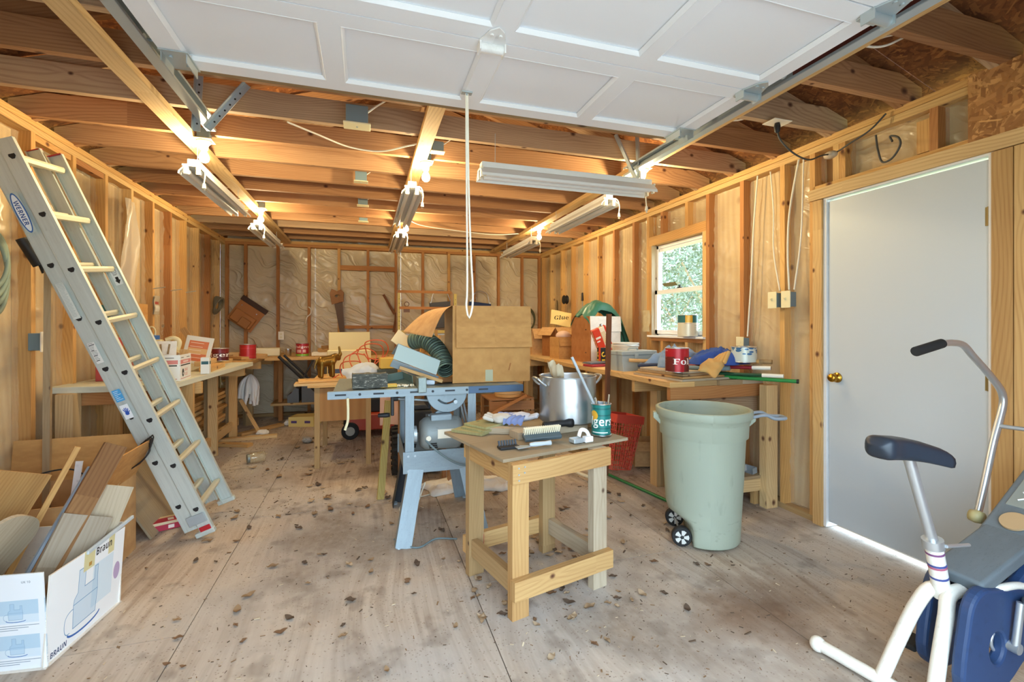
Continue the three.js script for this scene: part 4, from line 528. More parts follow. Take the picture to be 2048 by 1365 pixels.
// stationary exercise bike
{
  const t = thing('exercise_bike', 'white and blue stationary exercise bike in front of the door', 'exercise bike', [-0.04, 0, 0]);
  const wp = std({ map: T.scuff, color: tint('#eceae2'), roughness: 0.4 }), blue = std({ map: T.scuff, color: tint('#2c456f'), roughness: 0.45 }), dusty = std({ map: T.scuff, color: tint('#69747c'), roughness: 0.75 }), chrome = std({ color: tint('#c9ced2'), roughness: 0.28, metalness: 0.7 });
  const B = (a, b, r, n, r2) => bar([a[0], a[1], -a[2]], [b[0], b[1], -b[2]], r, n, r2);
  mesh('rear_stabilizer', merge([B([1.735, 0.03, 1.39], [1.85, 0.03, 0.8], 0.022, 14)]), wp, t); for (const p of [[1.737, 1.375], [1.848, 0.81]]) mesh('end_cap', moved(new THREE.SphereGeometry(0.029, 14, 10), [p[0], 0.03, -p[1]], null), wp, t);
  mesh('rear_leg', merge([tube(V([[1.785, 0.04, 1.17], [1.84, 0.16, 1.155], [1.9, 0.3, 1.13], [1.935, 0.36, 1.11], [1.96, 0.37, 1.09]]), 0.022, 24, 12)]), wp, t); mesh('rear_leg', tube(V([[1.81, 0.04, 1.03], [1.855, 0.16, 1.04], [1.91, 0.3, 1.05], [1.945, 0.36, 1.06], [2.0, 0.375, 1.05], [2.06, 0.36, 1.03]]), 0.022, 24, 12), wp, t);
  mesh('seat_tube', B([1.955, 0.34, 1.085], [1.915, 0.53, 1.09], 0.026, 18), wp, t);
  for (const [y, c, k] of [[0.495, '#7a4a78', 0], [0.455, '#44508e', 1], [0.447, '#b06078', 2], [0.41, '#44508e', 3]]) { const f = (y - 0.34) / 0.19; mesh('stripe', B([1.955 - 0.04 * f, y, 1.085 + 0.005 * f], [1.955 - 0.04 * (f + 0.04), y + 0.007, 1.085 + 0.005 * f], 0.0268, 18), std({ color: tint(c), roughness: 0.4 }), t); }
  mesh('clamp', merge([B([1.917, 0.515, 1.09], [1.911, 0.545, 1.09], 0.031, 16), B([1.93, 0.53, 1.06], [2.03, 0.525, 1.05], 0.006, 8)]), chrome, t);
  mesh('seat_post', B([1.914, 0.53, 1.09], [1.81, 0.83, 1.1], 0.017, 16), chrome, t);
  { // saddle from a lofted outline
    const N = 22, K = 24, pos = [], idx = [];
    for (let i = 0; i <= N; i++) { const u = i / N, e0 = u < 0.14 ? Math.sqrt(1 - ((0.14 - u) / 0.145) ** 2) : 1, e1 = u > 0.94 ? Math.sqrt(1 - ((u - 0.94) / 0.065) ** 2) : 1, e = e0 * (0.45 + 0.55 * e1), x = -0.13 + 0.26 * u, wd = 0.045 + 0.07 * Math.pow(cl((u - 0.25) / 0.75), 1.3), mid = 0.01 - 0.006 * u, th = 0.043 - 0.006 * u;
      for (let k = 0; k < K; k++) { const a = k / K * 2 * PI, ca = Math.cos(a), sa = Math.sin(a), c2 = ca * ca; const sq = (q, w) => Math.sign(q) * Math.pow(Math.abs(q), w), sb = sq(sa, 0.6), cb = sq(ca, 0.6); pos.push(x - 0.03 * (1 - c2) * cl((u - 0.7) / 0.3), mid + sb * th * (e0 * (u > 0.965 ? 0.75 : 1)) * (sa < 0 ? 1 : 0.8) - 0.03 * c2 * cl((u - 0.45) / 0.55) - (sa > 0 ? 0.01 * (1 - c2) * cl((u - 0.6) / 0.4) : 0), cb * wd * (0.35 + 0.65 * e)); } }
    for (let i = 0; i < N; i++) for (let k = 0; k < K; k++) { const a = i * K + k, b = i * K + (k + 1) % K; idx.push(a, b, a + K, b, b + K, a + K); }
    for (const [r, f] of [[0, 0], [N, 1]]) { const c = pos.length / 3; let sx = 0, sy = 0; for (let k = 0; k < K; k++) { sx += pos[(r * K + k) * 3]; sy += pos[(r * K + k) * 3 + 1]; } pos.push(sx / K, sy / K, 0); for (let k = 0; k < K; k++) { const a = r * K + k, b = r * K + (k + 1) % K; f ? idx.push(a, b, c) : idx.push(b, a, c); } }
    const g = new THREE.BufferGeometry(); g.setAttribute('position', new THREE.Float32BufferAttribute(pos, 3)); g.setIndex(idx); g.computeVertexNormals();
    mesh('saddle', g, std({ color: tint('#262f3b'), roughness: 0.4 }), t, [1.755, 0.868, -1.1], [0, 0.12, -0.1]);
  }
  // shroud: two side shells, top console
  const sh = [[1.93, 0.12], [1.99, 0.075], [2.06, 0.07], [2.15, 0.1], [2.24, 0.16], [2.32, 0.17], [2.4, 0.2], [2.45, 0.3], [2.42, 0.45], [2.33, 0.47], [2.2, 0.40], [2.1, 0.40], [2.02, 0.41], [1.975, 0.38], [1.95, 0.3]];
  const shape = new THREE.Shape(new THREE.CatmullRomCurve3(sh.map((p) => new THREE.Vector3(p[0], p[1], 0)), true, 'centripetal').getPoints(60).slice(0, 60).map((p) => new THREE.Vector2(p.x, p.y))); const hl = new THREE.Path(); hl.absellipse(2.085, 0.22, 0.048, 0.062, 0, 2 * PI); shape.holes.push(hl);
  for (const [d, k] of [[0.99, 0], [1.13, 1]]) { const g = new THREE.ExtrudeGeometry(shape, { depth: 0.018, bevelEnabled: true, bevelSize: 0.01, bevelThickness: 0.01, bevelSegments: 2, curveSegments: 20 }); mesh('shroud_shell', g, blue, t, [k ? 0 : -0.06, 0, -d - 0.009]); }
  mesh('shroud_top', merge([moved(rbox(0.4, 0.05, 0.15, 0.012), [2.17, 0.475, -1.06], [0, 0, 0.34]), moved(rbox(0.42, 0.04, 0.16, 0.012), [2.42, 0.62, -1.06], [0, 0, 0.62])]), dusty, t);
  mesh('dial_cover', moved(cyl(0.04, 0.04, 0.008, 24), [0, 0, 0]), std({ color: tint('#b59a74'), roughness: 0.6 }), t, [2.3, 0.568, -1.06], [0, 0, 0.62]); const gw = mesh('gauge_window', rbox(0.14, 0.008, 0.11, 0.003), std({ color: tint('#8d948f'), roughness: 0.3 }), t, [2.42, 0.645, -1.06], [0, 0, 0.62]); for (const o of [-0.02, 0.02]) mesh('gauge_arc', tube([[o - 0.02, 0.006, -0.03], [o + 0.004, 0.006, 0], [o + 0.012, 0.006, 0.035]], 0.003, 12, 6), M.white, gw);
  mesh('meter', cyl(0.055, 0.055, 0.016, 28), dusty, t, [2.54, 0.74, -1.06], [0, 0, 0.5]);
  mesh('flywheel', moved(lathe([[0, -0.014], [0.16, -0.014], [0.17, -0.02], [0.185, -0.02], [0.185, 0.02], [0.17, 0.02], [0.16, 0.014], [0, 0.014]], 40), null, [PI / 2, 0, 0]), std({ map: T.scuff, color: tint('#d8dcda'), roughness: 0.4 }), t, [2.45, 0.24, -1.06]);
  mesh('front_fork', merge([B([2.45, 0.24, 1.03], [2.5, 0.66, 1.03], 0.014, 10), B([2.45, 0.24, 1.09], [2.5, 0.66, 1.09], 0.014, 10), B([2.45, 0.24, 1.03], [2.58, 0.03, 1.05], 0.016, 10)]), wp, t); mesh('front_stabilizer', B([2.58, 0.03, 1.32], [2.58, 0.03, 0.78], 0.022, 14), wp, t);
  mesh('frame_tube', tube(V([[2.0, 0.37, 1.02], [2.06, 0.405, 0.985], [2.12, 0.41, 0.975], [2.17, 0.4, 0.975]]), 0.012, 20, 10), wp, t);
  // cranks and pedals
  mesh('chainring', moved(new THREE.TorusGeometry(0.04, 0.006, 8, 24), [2.085, 0.22, -1.0]), chrome, t);
  mesh('crank_arm', merge([B([2.08, 0.22, 0.955], [2.1, 0.37, 0.95], 0.011, 12), moved(cyl(0.018, 0.018, 0.05, 14), [2.085, 0.22, -0.97], [PI / 2, 0, 0])]), chrome, t); mesh('pedal', merge([moved(rbox(0.11, 0.03, 0.085, 0.012), [2.16, 0.36, -0.93], [0, 0.5, -0.25])]), dusty, t);
  mesh('crank_arm', B([2.085, 0.22, 1.19], [2.06, 0.075, 1.2], 0.011, 12), chrome, t); mesh('pedal', moved(rbox(0.09, 0.025, 0.08, 0.01), [2.03, 0.075, -1.24], [0, 0.2, 0.1]), M2.rubber, t);
  // handle levers
  const hb = (d, o) => { mesh('handlebar', tube(V([[2.12, 1.19, d], [2.22, 1.21, d], [2.3, 1.215, d], [2.37, 1.205, d], [2.43, 1.16, d], [2.56, 1.06, d], [2.62, 1.0, d], [2.63, 0.96, d], [2.56, 0.78, d], [2.49, 0.58, d], [2.46, 0.5, d]].map((p) => [p[0] + o, p[1], p[2]])), 0.0135, 70, 12), chrome, t); mesh('grip', B([2.09 + o, 1.183, d], [2.24 + o, 1.213, d], 0.019, 16), M2.rubber, t); };
  hb(1.25, 0); hb(0.86, 0.12);
  mesh('crossbar', B([2.59, 0.86, 1.25], [2.7, 0.86, 0.86], 0.009, 8), chrome, t); for (const d of [1.19, 0.9]) mesh('knob', moved(lathe([[0, -0.02], [0.022, -0.02], [0.026, 0], [0.022, 0.02], [0, 0.02]], 12), [2.34, 0.53, -d], [PI / 2, 0, 0]), std({ color: tint('#b0a678'), roughness: 0.5 }), t);
}

// ---------- benches ----------
const BY = 0.9;
{
  const t = thing('workbench', 'long wooden workbench along the right wall below the window', 'workbench');
  [[1.95, 0.2], [2.155, 0.2], [2.36, 0.2], [2.565, 0.2]].forEach(([x, w], i) => { lum(t, 'plank', w, 0.036, 2.3, x + w / 2, BY - 0.018, 3.8 + (i % 2) * 0.02, [M.pine[3], M.oldwood[3], M.oldwood[1], M.oldwood[0]][i], i); lum(t, 'plank', w, 0.036, 2.25, x + w / 2, BY - 0.018, 6.09 + (i % 2) * 0.02, [M.pine[0], M.pine[3], M.oldwood[1], M.pine[2]][i], i + 1); });
  [2.95, 3.75, 4.55, 5.3, 6.1, 6.9].forEach((d, i) => { lum(t, 'leg', 0.038, BY - 0.036, 0.089, 2.22, BY / 2 - 0.018, d + 0.25, M.pine[i % 4], i); lum(t, 'leg', 0.07, BY - 0.036, 0.038, 2.27, BY / 2 - 0.018, d + 0.22, M.oldwood[3], i + 1); lum(t, 'cross_bearer', 0.8, 0.089, 0.038, 2.37, BY - 0.082, d + 0.18, M.pine[2], i); });
  lum(t, 'end_rail', 0.8, 0.089, 0.038, 2.37, BY - 0.082, 2.69, M.stud[2], 2); lum(t, 'end_rail', 0.5, 0.12, 0.038, 2.52, BY - 0.19, 2.75, M.joist[0], 3);
  lum(t, 'leg', 0.1, BY - 0.036, 0.06, 2.72, BY / 2 - 0.018, 2.58, M.pine[0], 1); lum(t, 'leg', 0.089, BY - 0.036, 0.04, 2.36, BY / 2 - 0.018, 2.86, M.oldwood[3], 2);
  lum(t, 'lower_shelf', 0.5, 0.02, 0.5, 2.5, 0.21, 2.85, M.oldwood[1], 2); lum(t, 'shelf_bearer', 0.5, 0.085, 0.036, 2.5, 0.155, 2.62, M.pine[0], 3); lum(t, 'shelf_bearer', 0.089, 0.2, 0.036, 2.7, 0.1, 2.66, M.pine[2], 1);
}
{
  const t = thing('workbench', 'long workbench along the left wall with a pale door slab top', 'workbench');
  mesh('door_slab_top', rbox(0.66, 0.04, 1.9, 0.003), std({ map: T.scuff, color: tint('#d9dccb'), roughness: 0.6 }), t, [-1.51, BY - 0.02, -4.52], [0, -0.05, 0]);
  [[-1.83, 0.2], [-1.625, 0.2], [-1.42, 0.22]].forEach(([x, w], i) => lum(t, 'plank', w, 0.036, 1.7, x + w / 2, BY - 0.02, 6.35, M.pine[i], i));
  lum(t, 'end_rail', 0.6, 0.085, 0.038, -1.5, BY - 0.085, 3.66, M.stud[2], 1); lum(t, 'leg', 0.089, BY - 0.04, 0.089, -1.77, BY / 2 - 0.02, 3.58, M.pine[0], 1); lum(t, 'leg', 0.089, BY - 0.04, 0.038, -1.6, BY / 2 - 0.02, 3.72, M.pine[4], 2);
  [[-1.25, 3.95, 0.03], [-1.44, 5.23, 0], [-1.45, 6.0, 0], [-1.43, 6.69, 0]].forEach(([x, d], i) => { lum(t, 'leg', 0.08, BY - 0.04, 0.038, x, BY / 2 - 0.02, d, [M.pine[4], M.pine[0], M.pine[3], M.oldwood[3]][i], i); lum(t, 'leg', 0.038, BY - 0.04, 0.07, x - 0.06, BY / 2 - 0.02, d + 0.04, M.oldwood[2], i + 2); lum(t, 'cross_bearer', 0.66, 0.085, 0.038, -1.51, BY - 0.083, d + 0.08, M.pine[2], i); });
  lum(t, 'floor_rail', 0.04, 0.085, 1.5, -1.47, 0.14, 5.5, M.pine[0], 2);
}
{
  const t = thing('workbench', 'workbench running along the back wall', 'workbench');
  [[6.12, 0.24], [6.365, 0.24], [6.61, 0.28], [6.895, 0.28]].forEach(([d, w], i) => { lum(t, 'plank', 1.9, 0.036, w, -0.2, BY - 0.018, d + w / 2, M.pine[[3, 1, 0, 2][i]], i); lum(t, 'plank', 1.15, 0.036, w, 1.34, BY - 0.018, d + w / 2, M.pine[[1, 0, 2, 3][i]], i + 2); });
  [[-1.1, 6.9], [0.2, 6.6], [1.5, 6.6]].forEach(([x, d], i) => lum(t, 'leg', 0.05, BY - 0.036, 0.07, x, BY / 2 - 0.018, d, M.stud[[2, 1, 3][i]], i));
  lum(t, 'leg', 0.06, BY - 0.036, 0.05, -1.2, BY / 2 - 0.018, 7.18, M.stud[4], 2); lum(t, 'lower_shelf', 1.3, 0.03, 0.4, -0.55, 0.235, 6.95, M.pine[1], 1); lum(t, 'shelf_block', 0.05, 0.2, 0.05, -1.12, 0.11, 7.05, M.stud[2], 1);
}
{
  const t = thing('wooden_desk', 'plain old wooden desk with tall legs behind the table saw', 'desk', [-0.2, 0, -4.92]);
  const w = 0.5, d = 0.9, h = 0.73;
  for (const [sx, sz] of [[-1, 1], [1, 1], [-1, -1], [1, -1]]) lum(t, 'leg', 0.045, h, 0.045, sx * (w / 2 - 0.03), h / 2, -sz * (d / 2 - 0.03), M.oldwood[3], sx + sz + 2);
  lum(t, 'front_panel', w - 0.1, 0.3, 0.018, 0, h - 0.16, -(d / 2 - 0.02), std({ map: T.siding, color: tint('#c9a983'), roughness: 0.7 }), 1); for (const s of [-1, 1]) lum(t, 'side_panel', 0.018, 0.3, d - 0.1, s * (w / 2 - 0.02), h - 0.16, 0, M.joist[1], 2); lum(t, 'desk_top', 1.15, 0.025, d + 0.06, 0.28, h + 0.012, 0, M.pine[3], 3);
}
// ---------- cans, cartons and other goods ----------
function canMat(draw, W = 512, H = 256) { return std({ map: canvasTex(W, H, draw), roughness: 0.35, metalness: 0.15 }); }
function can(label, X, Y, D, r, h, mat, turn = 0, o = {}) {
  const t = thing(o.name ?? 'coffee_can', label, o.cat ?? 'can', [X, Y, -D], [o.rx ?? 0, turn, o.rz ?? 0]);
  const pr = [[r * 0.98, 0.002]]; for (let i = 0; i <= 8; i++) { const y = 0.006 + (h - 0.012) * i / 8; pr.push([r - (o.ribs && i % 2 ? 0.003 : 0), y]); } pr.push([r * 0.985, h]);
  const g = lathe(pr, 36); const U = g.attributes.uv, n = pr.length; for (let i = 0; i < U.count; i++) U.setY(i, pr[i % n][1] / h); mesh('can_body', g, mat, t, null, [0, PI, 0]);
  mesh('rim', moved(new THREE.TorusGeometry(r, 0.003, 8, 36), [0, h, 0], [PI / 2, 0, 0]), M.steel, t); mesh('bottom_rim', moved(new THREE.TorusGeometry(r, 0.003, 8, 36), [0, 0.003, 0], [PI / 2, 0, 0]), M.steel, t);
  if (o.lid) mesh('lid', cyl(r - 0.003, r - 0.003, 0.004, 32), o.lid, t, [0, h - 0.004, 0]); else { mesh('can_inside', cyl(r - 0.004, r - 0.004, h - 0.004, 32, true), M.galv, t, [0, h / 2, 0]); mesh('can_bottom', cyl(r - 0.004, r - 0.004, 0.003, 32), M.galv, t, [0, 0.006, 0]); }
  return t;
}
const folg = (bg, dark, word = 'Folgers', px = 256, fs = 120, sub) => canMat((x, W, H) => { x.fillStyle = bg; x.fillRect(0, 0, W, H); x.fillStyle = dark; x.fillRect(0, H * 0.35, W, H * 0.65); x.fillStyle = bg; x.fillRect(W * 0.28, 0, W * 0.13, H); x.fillStyle = '#f4f0ea'; x.font = `bold ${fs}px serif`; x.textAlign = 'center'; x.fillText(word, px, H * 0.66); x.font = '20px sans-serif'; if (sub) x.fillText(sub, px, H * 0.86); x.fillStyle = 'rgba(255,255,255,0.55)'; x.fillRect(W * 0.05, H * 0.08, W * 0.12, 10); for (let i = 0; i < 9; i++) x.fillRect(W * 0.03, H * 0.3 + i * 16, W * 0.16 * hash(i, 9), 4); });
// stockpot on the small table
{
  const t = thing('stockpot', 'big dented aluminum stockpot on the small table', 'pot', [1.1, 0.741, -2.43], [0, 0.3, 0]); const al = std({ map: T.scuff, color: tint('#c6ccd2'), roughness: 0.3, metalness: 0.9 }); const r = 0.16, h = 0.26;
  mesh('pot_body', lathe([[0, 0], [r - 0.012, 0], [r, 0.012], [r, h - 0.008], [r + 0.004, h - 0.004], [r + 0.004, h], [r - 0.002, h], [r - 0.004, h - 0.01], [r - 0.004, 0.02], [0, 0.012]], 56), al, t);
  for (const s of [-1, 1]) mesh('handle', tube([[s * (r), h - 0.05, -0.04], [s * (r + 0.02), h - 0.035, -0.04], [s * (r + 0.045), h - 0.01, -0.03], [s * (r + 0.045), h - 0.01, 0.03], [s * (r + 0.02), h - 0.035, 0.04], [s * r, h - 0.05, 0.04]], 0.007, 40, 10), al, t, null, [0, s > 0 ? -0.2 : -0.2, 0]);
  one('crumpled_paper', 'crumpled cream paper sticking up inside the stockpot', 'paper', sheet(0.2, 0.18, 10, 10, (x, z) => [x * 0.8, 0.05 * fbm(x * 30, z * 30, 2) + 0.1 * cl((-x - 0.02) * 8), z * 0.7], 0.002), std({ color: tint('#e6dcc0'), roughness: 0.8 }), [1.03, 0.965, -2.43], [0.2, 0.3, -0.5]);
  one('wood_shavings', 'pile of twigs and scraps filling the stockpot', 'scraps', (() => { const l = []; for (let i = 0; i < 26; i++) { const a = rr(0, 6.28), q = rr(0, 0.11); l.push(moved(box(rr(0.03, 0.09), 0.006, 0.008), [Math.cos(a) * q, rr(0, 0.04), Math.sin(a) * q], [rr(-0.5, 0.5), rr(0, 3), rr(-0.5, 0.5)])); } l.push(moved(cyl(0.14, 0.13, 0.16, 20), [0, -0.08, 0])); return merge(l); })(), M.oldwood[2], [1.1, 0.925, -2.43]).userData.kind = 'stuff';
}
{ // green coffee can with brushes
  const m = canMat((x, W, H) => { const g = x.createLinearGradient(0, 0, 0, H); x.fillStyle = '#1f7d78'; x.fillRect(0, 0, W, H); x.fillStyle = '#16605f'; for (let i = 0; i < 5; i++) x.fillRect(0, 30 + i * 52, W, 12); x.fillStyle = '#e8b23a'; x.beginPath(); x.arc(120, 90, 40, 0, 7); x.fill(); x.fillStyle = '#f2f5f2'; x.font = 'bold 92px sans-serif'; x.fillText('Folgers', -20, 170); x.fillRect(100, 222, 150, 8); x.fillRect(290, 222, 90, 8); });
  can('green coffee can holding brushes and rods on the small table', 1.19, 0.706, 2.2, 0.052, 0.165, m, 0.35, { ribs: 1 });
  stick('paint_brush_handle', 'long grey rod slanting out of the green can', 'rod', [1.222, 0.72, 2.2], [1.02, 1.12, 2.2], 0.012, 0.01, M.galv, 0);
  [[0.02, 0.01], [-0.02, 0.02], [0.03, -0.02], [0, 0.03], [-0.03, -0.01]].forEach(([a, b], i) => stick('rod', ['short wooden rod in the green can, leaning right', 'thin metal rod in the green can, upright', 'short dark rod in the green can, rightmost', 'hooked steel rod in the green can', 'pencil-thin rod in the green can, leftmost'][i], 'rod', [1.19 + a * 0.6, 0.72, 2.2 + b * 0.6], [1.19 + a * 1.2, 0.88 + 0.02 * (i % 3), 2.2 + b], 0.006, 0.006, i % 2 ? M.galv : M.oldwood[0], 0));
}
// things lying on the small table top (top surface at 0.70)
const TT = 0.702;
const flat = (name, label, cat, w, h, d, mat, X, Y, D, turn, v = 0, rx = 0, rz = 0) => one(name, label, cat, grainBox(w, h, d, v), mat, [X, Y + h / 2, -D], [rx, turn, rz]);
const tileM = std({ map: T.gray, color: tint('#e2f0c8'), roughness: 0.6 });
flat('plywood_offcut', 'greenish thin board, lowest of the stack at the table left corner', 'board', 0.24, 0.014, 0.2, tileM, 0.6, TT, 2.52, 0.75, 1); flat('plywood_offcut', 'greenish thin board, middle of the stack at the table left corner', 'board', 0.2, 0.012, 0.17, tileM, 0.63, TT + 0.013, 2.5, 0.6, 2); flat('plywood_offcut', 'pale green board, top of the stack at the table left corner', 'board', 0.2, 0.012, 0.17, tileM, 0.65, TT + 0.026, 2.52, 0.55, 3);
flat('wood_block', 'long pale board under the brush and stockpot', 'board', 0.46, 0.036, 0.09, M.oldwood[0], 0.95, TT, 2.33, 0.25, 4); flat('wood_block', 'board slanting under the front of the stockpot', 'board', 0.34, 0.036, 0.1, M.oldwood[3], 1.15, TT, 2.42, 0.3, 1); flat('wood_block', 'pale board lying left of the scrub brush', 'board', 0.3, 0.03, 0.07, M.oldwood[0], 0.78, TT, 2.38, -0.45, 1);
{ // gloves
  const gl = (label, X, Y, D, turn, col, cuff) => { const t = thing('work_glove', label, 'glove', [X, Y, -D], [0, turn, 0]); const lump = (r) => { const g = new THREE.SphereGeometry(1, 20, 14), P = g.attributes.position; for (let i = 0; i < P.count; i++) { const x = P.getX(i), y = P.getY(i), z = P.getZ(i), k = 0.8 + 0.5 * fbm(x * 2.5 + r + 5, z * 2.5 + y * 2, 3); P.setXYZ(i, x * k, y * k, z * k); } g.computeVertexNormals(); return g; }; const parts = [moved(lump(1), [0, 0.02, 0], null, [0.06, 0.026, 0.05])]; for (let i = 0; i < 4; i++) parts.push(moved(new THREE.CapsuleGeometry(0.012, 0.045, 4, 10), [0.07, 0.02 + 0.006 * (i % 2), -0.033 + i * 0.022], [0, (i - 1.5) * -0.15, PI / 2 + 0.3])); parts.push(moved(new THREE.CapsuleGeometry(0.012, 0.04, 4, 10), [0.02, 0.018, 0.06], [PI / 2, 0.6, 0])); mesh('glove_fingers', merge(parts), std({ color: tint(col), roughness: 0.95 }), t); mesh('cuff', sheet(0.11, 0.12, 12, 14, (x, z) => [x, 0.03 * Math.sqrt(cl(1 - (z / 0.06) ** 2)) + 0.006 * Math.sin(x * 200 + z * 90), z], 0.006), std({ color: tint(cuff), roughness: 0.95 }), t, [-0.075, 0.004, 0]); };
  gl('pale cotton glove with blue cuff, left one on the board stack', 0.73, TT + 0.04, 2.5, 2.6, '#c9c5bc', '#7f90c0'); gl('pale cotton glove with blue cuff, right one beside the stockpot', 0.84, TT + 0.042, 2.5, -0.5, '#cccad0', '#8f9cc8');
}
{ // scrub brush, taping knife, flashlight, hinge hardware
  const t = thing('scrub_brush', 'scrub brush with white bristles standing on the small table', 'brush', [0.84, TT, -2.16], [0, 0.03, 0.02]); mesh('brush_block', rbox(0.2, 0.022, 0.05, 0.006), std({ color: tint('#4d5a60'), roughness: 0.5 }), t, [0, 0.03, 0], [0.5, 0, 0]); for (let i = 0; i < 17; i++) for (let j = 0; j < 2; j++) mesh('bristle_tuft', cyl(0.0058, 0.0035, 0.042, 7), std({ color: tint('#ece4c8'), roughness: 0.9 }), t, [-0.092 + i * 0.0115, 0.058, 0.004 - j * 0.018], [0.5, 0, 0]);
  const k = thing('putty_knife', 'putty knife with a pale handle lying on the small table', 'tool', [0.76, TT + 0.01, -2.07], [0, 0.05, 0]); mesh('blade', prism([[-0.09, -0.03], [-0.09, 0.03], [-0.02, 0.012], [-0.02, -0.012]], 0.003), M.galv, k, [0, 0, 0], [-PI / 2, 0, 0]); mesh('knife_handle', moved(lathe([[0, 0], [0.009, 0.002], [0.012, 0.03], [0.01, 0.08], [0.013, 0.11], [0, 0.116]], 12), null, [0, 0, -PI / 2]), std({ color: tint('#b9c4cc'), roughness: 0.4 }), k, [-0.02, 0.006, 0]);
  const s = thing('shim_comb', 'black slotted plastic comb lying at the table front left', 'tool', [0.645, TT + 0.006, -2.1], [0, 0.1, 0]); mesh('comb_body', rbox(0.1, 0.012, 0.05, 0.003), M.black, s, [0, 0, 0]); for (let i = 0; i < 7; i++) mesh('comb_tooth', box(0.009, 0.03, 0.006), std({ color: tint('#3a4048'), roughness: 0.6 }), s, [-0.042 + i * 0.014, 0.014, -0.015], [-0.4, 0, 0]);
  const f = thing('flashlight', 'black flashlight lying in front of the stockpot', 'flashlight', [0.99, TT + 0.058, -2.28], [0, 0.1, 0]); mesh('barrel', moved(lathe([[0, 0], [0.017, 0], [0.017, 0.13], [0.024, 0.15], [0.026, 0.17], [0, 0.17]], 18), null, [0, 0, -PI / 2]), M.black, f, [-0.1, 0, 0]); mesh('lens', moved(cyl(0.023, 0.023, 0.004, 18), null, [0, 0, PI / 2]), std({ color: tint('#5b636a'), roughness: 0.15 }), f, [0.072, 0, 0]);
  const h = thing('tape_dispenser', 'white and silver caulk fitting lying right of the scrub brush', 'fitting', [1.02, TT, -2.1], [0, 0.2, 0]); mesh('fitting_body', rbox(0.06, 0.024, 0.05, 0.006), M.galv, h, [-0.025, 0.013, 0]); mesh('fitting_arm', tube([[-0.01, 0.03, 0], [0.005, 0.06, 0], [0.03, 0.055, 0.005], [0.045, 0.03, 0.01], [0.05, 0.01, 0.01]], 0.01, 24, 10), M.white, h); mesh('fitting_cap', rbox(0.05, 0.03, 0.03, 0.005), M.white, h, [0.035, 0.015, 0.015]);
}
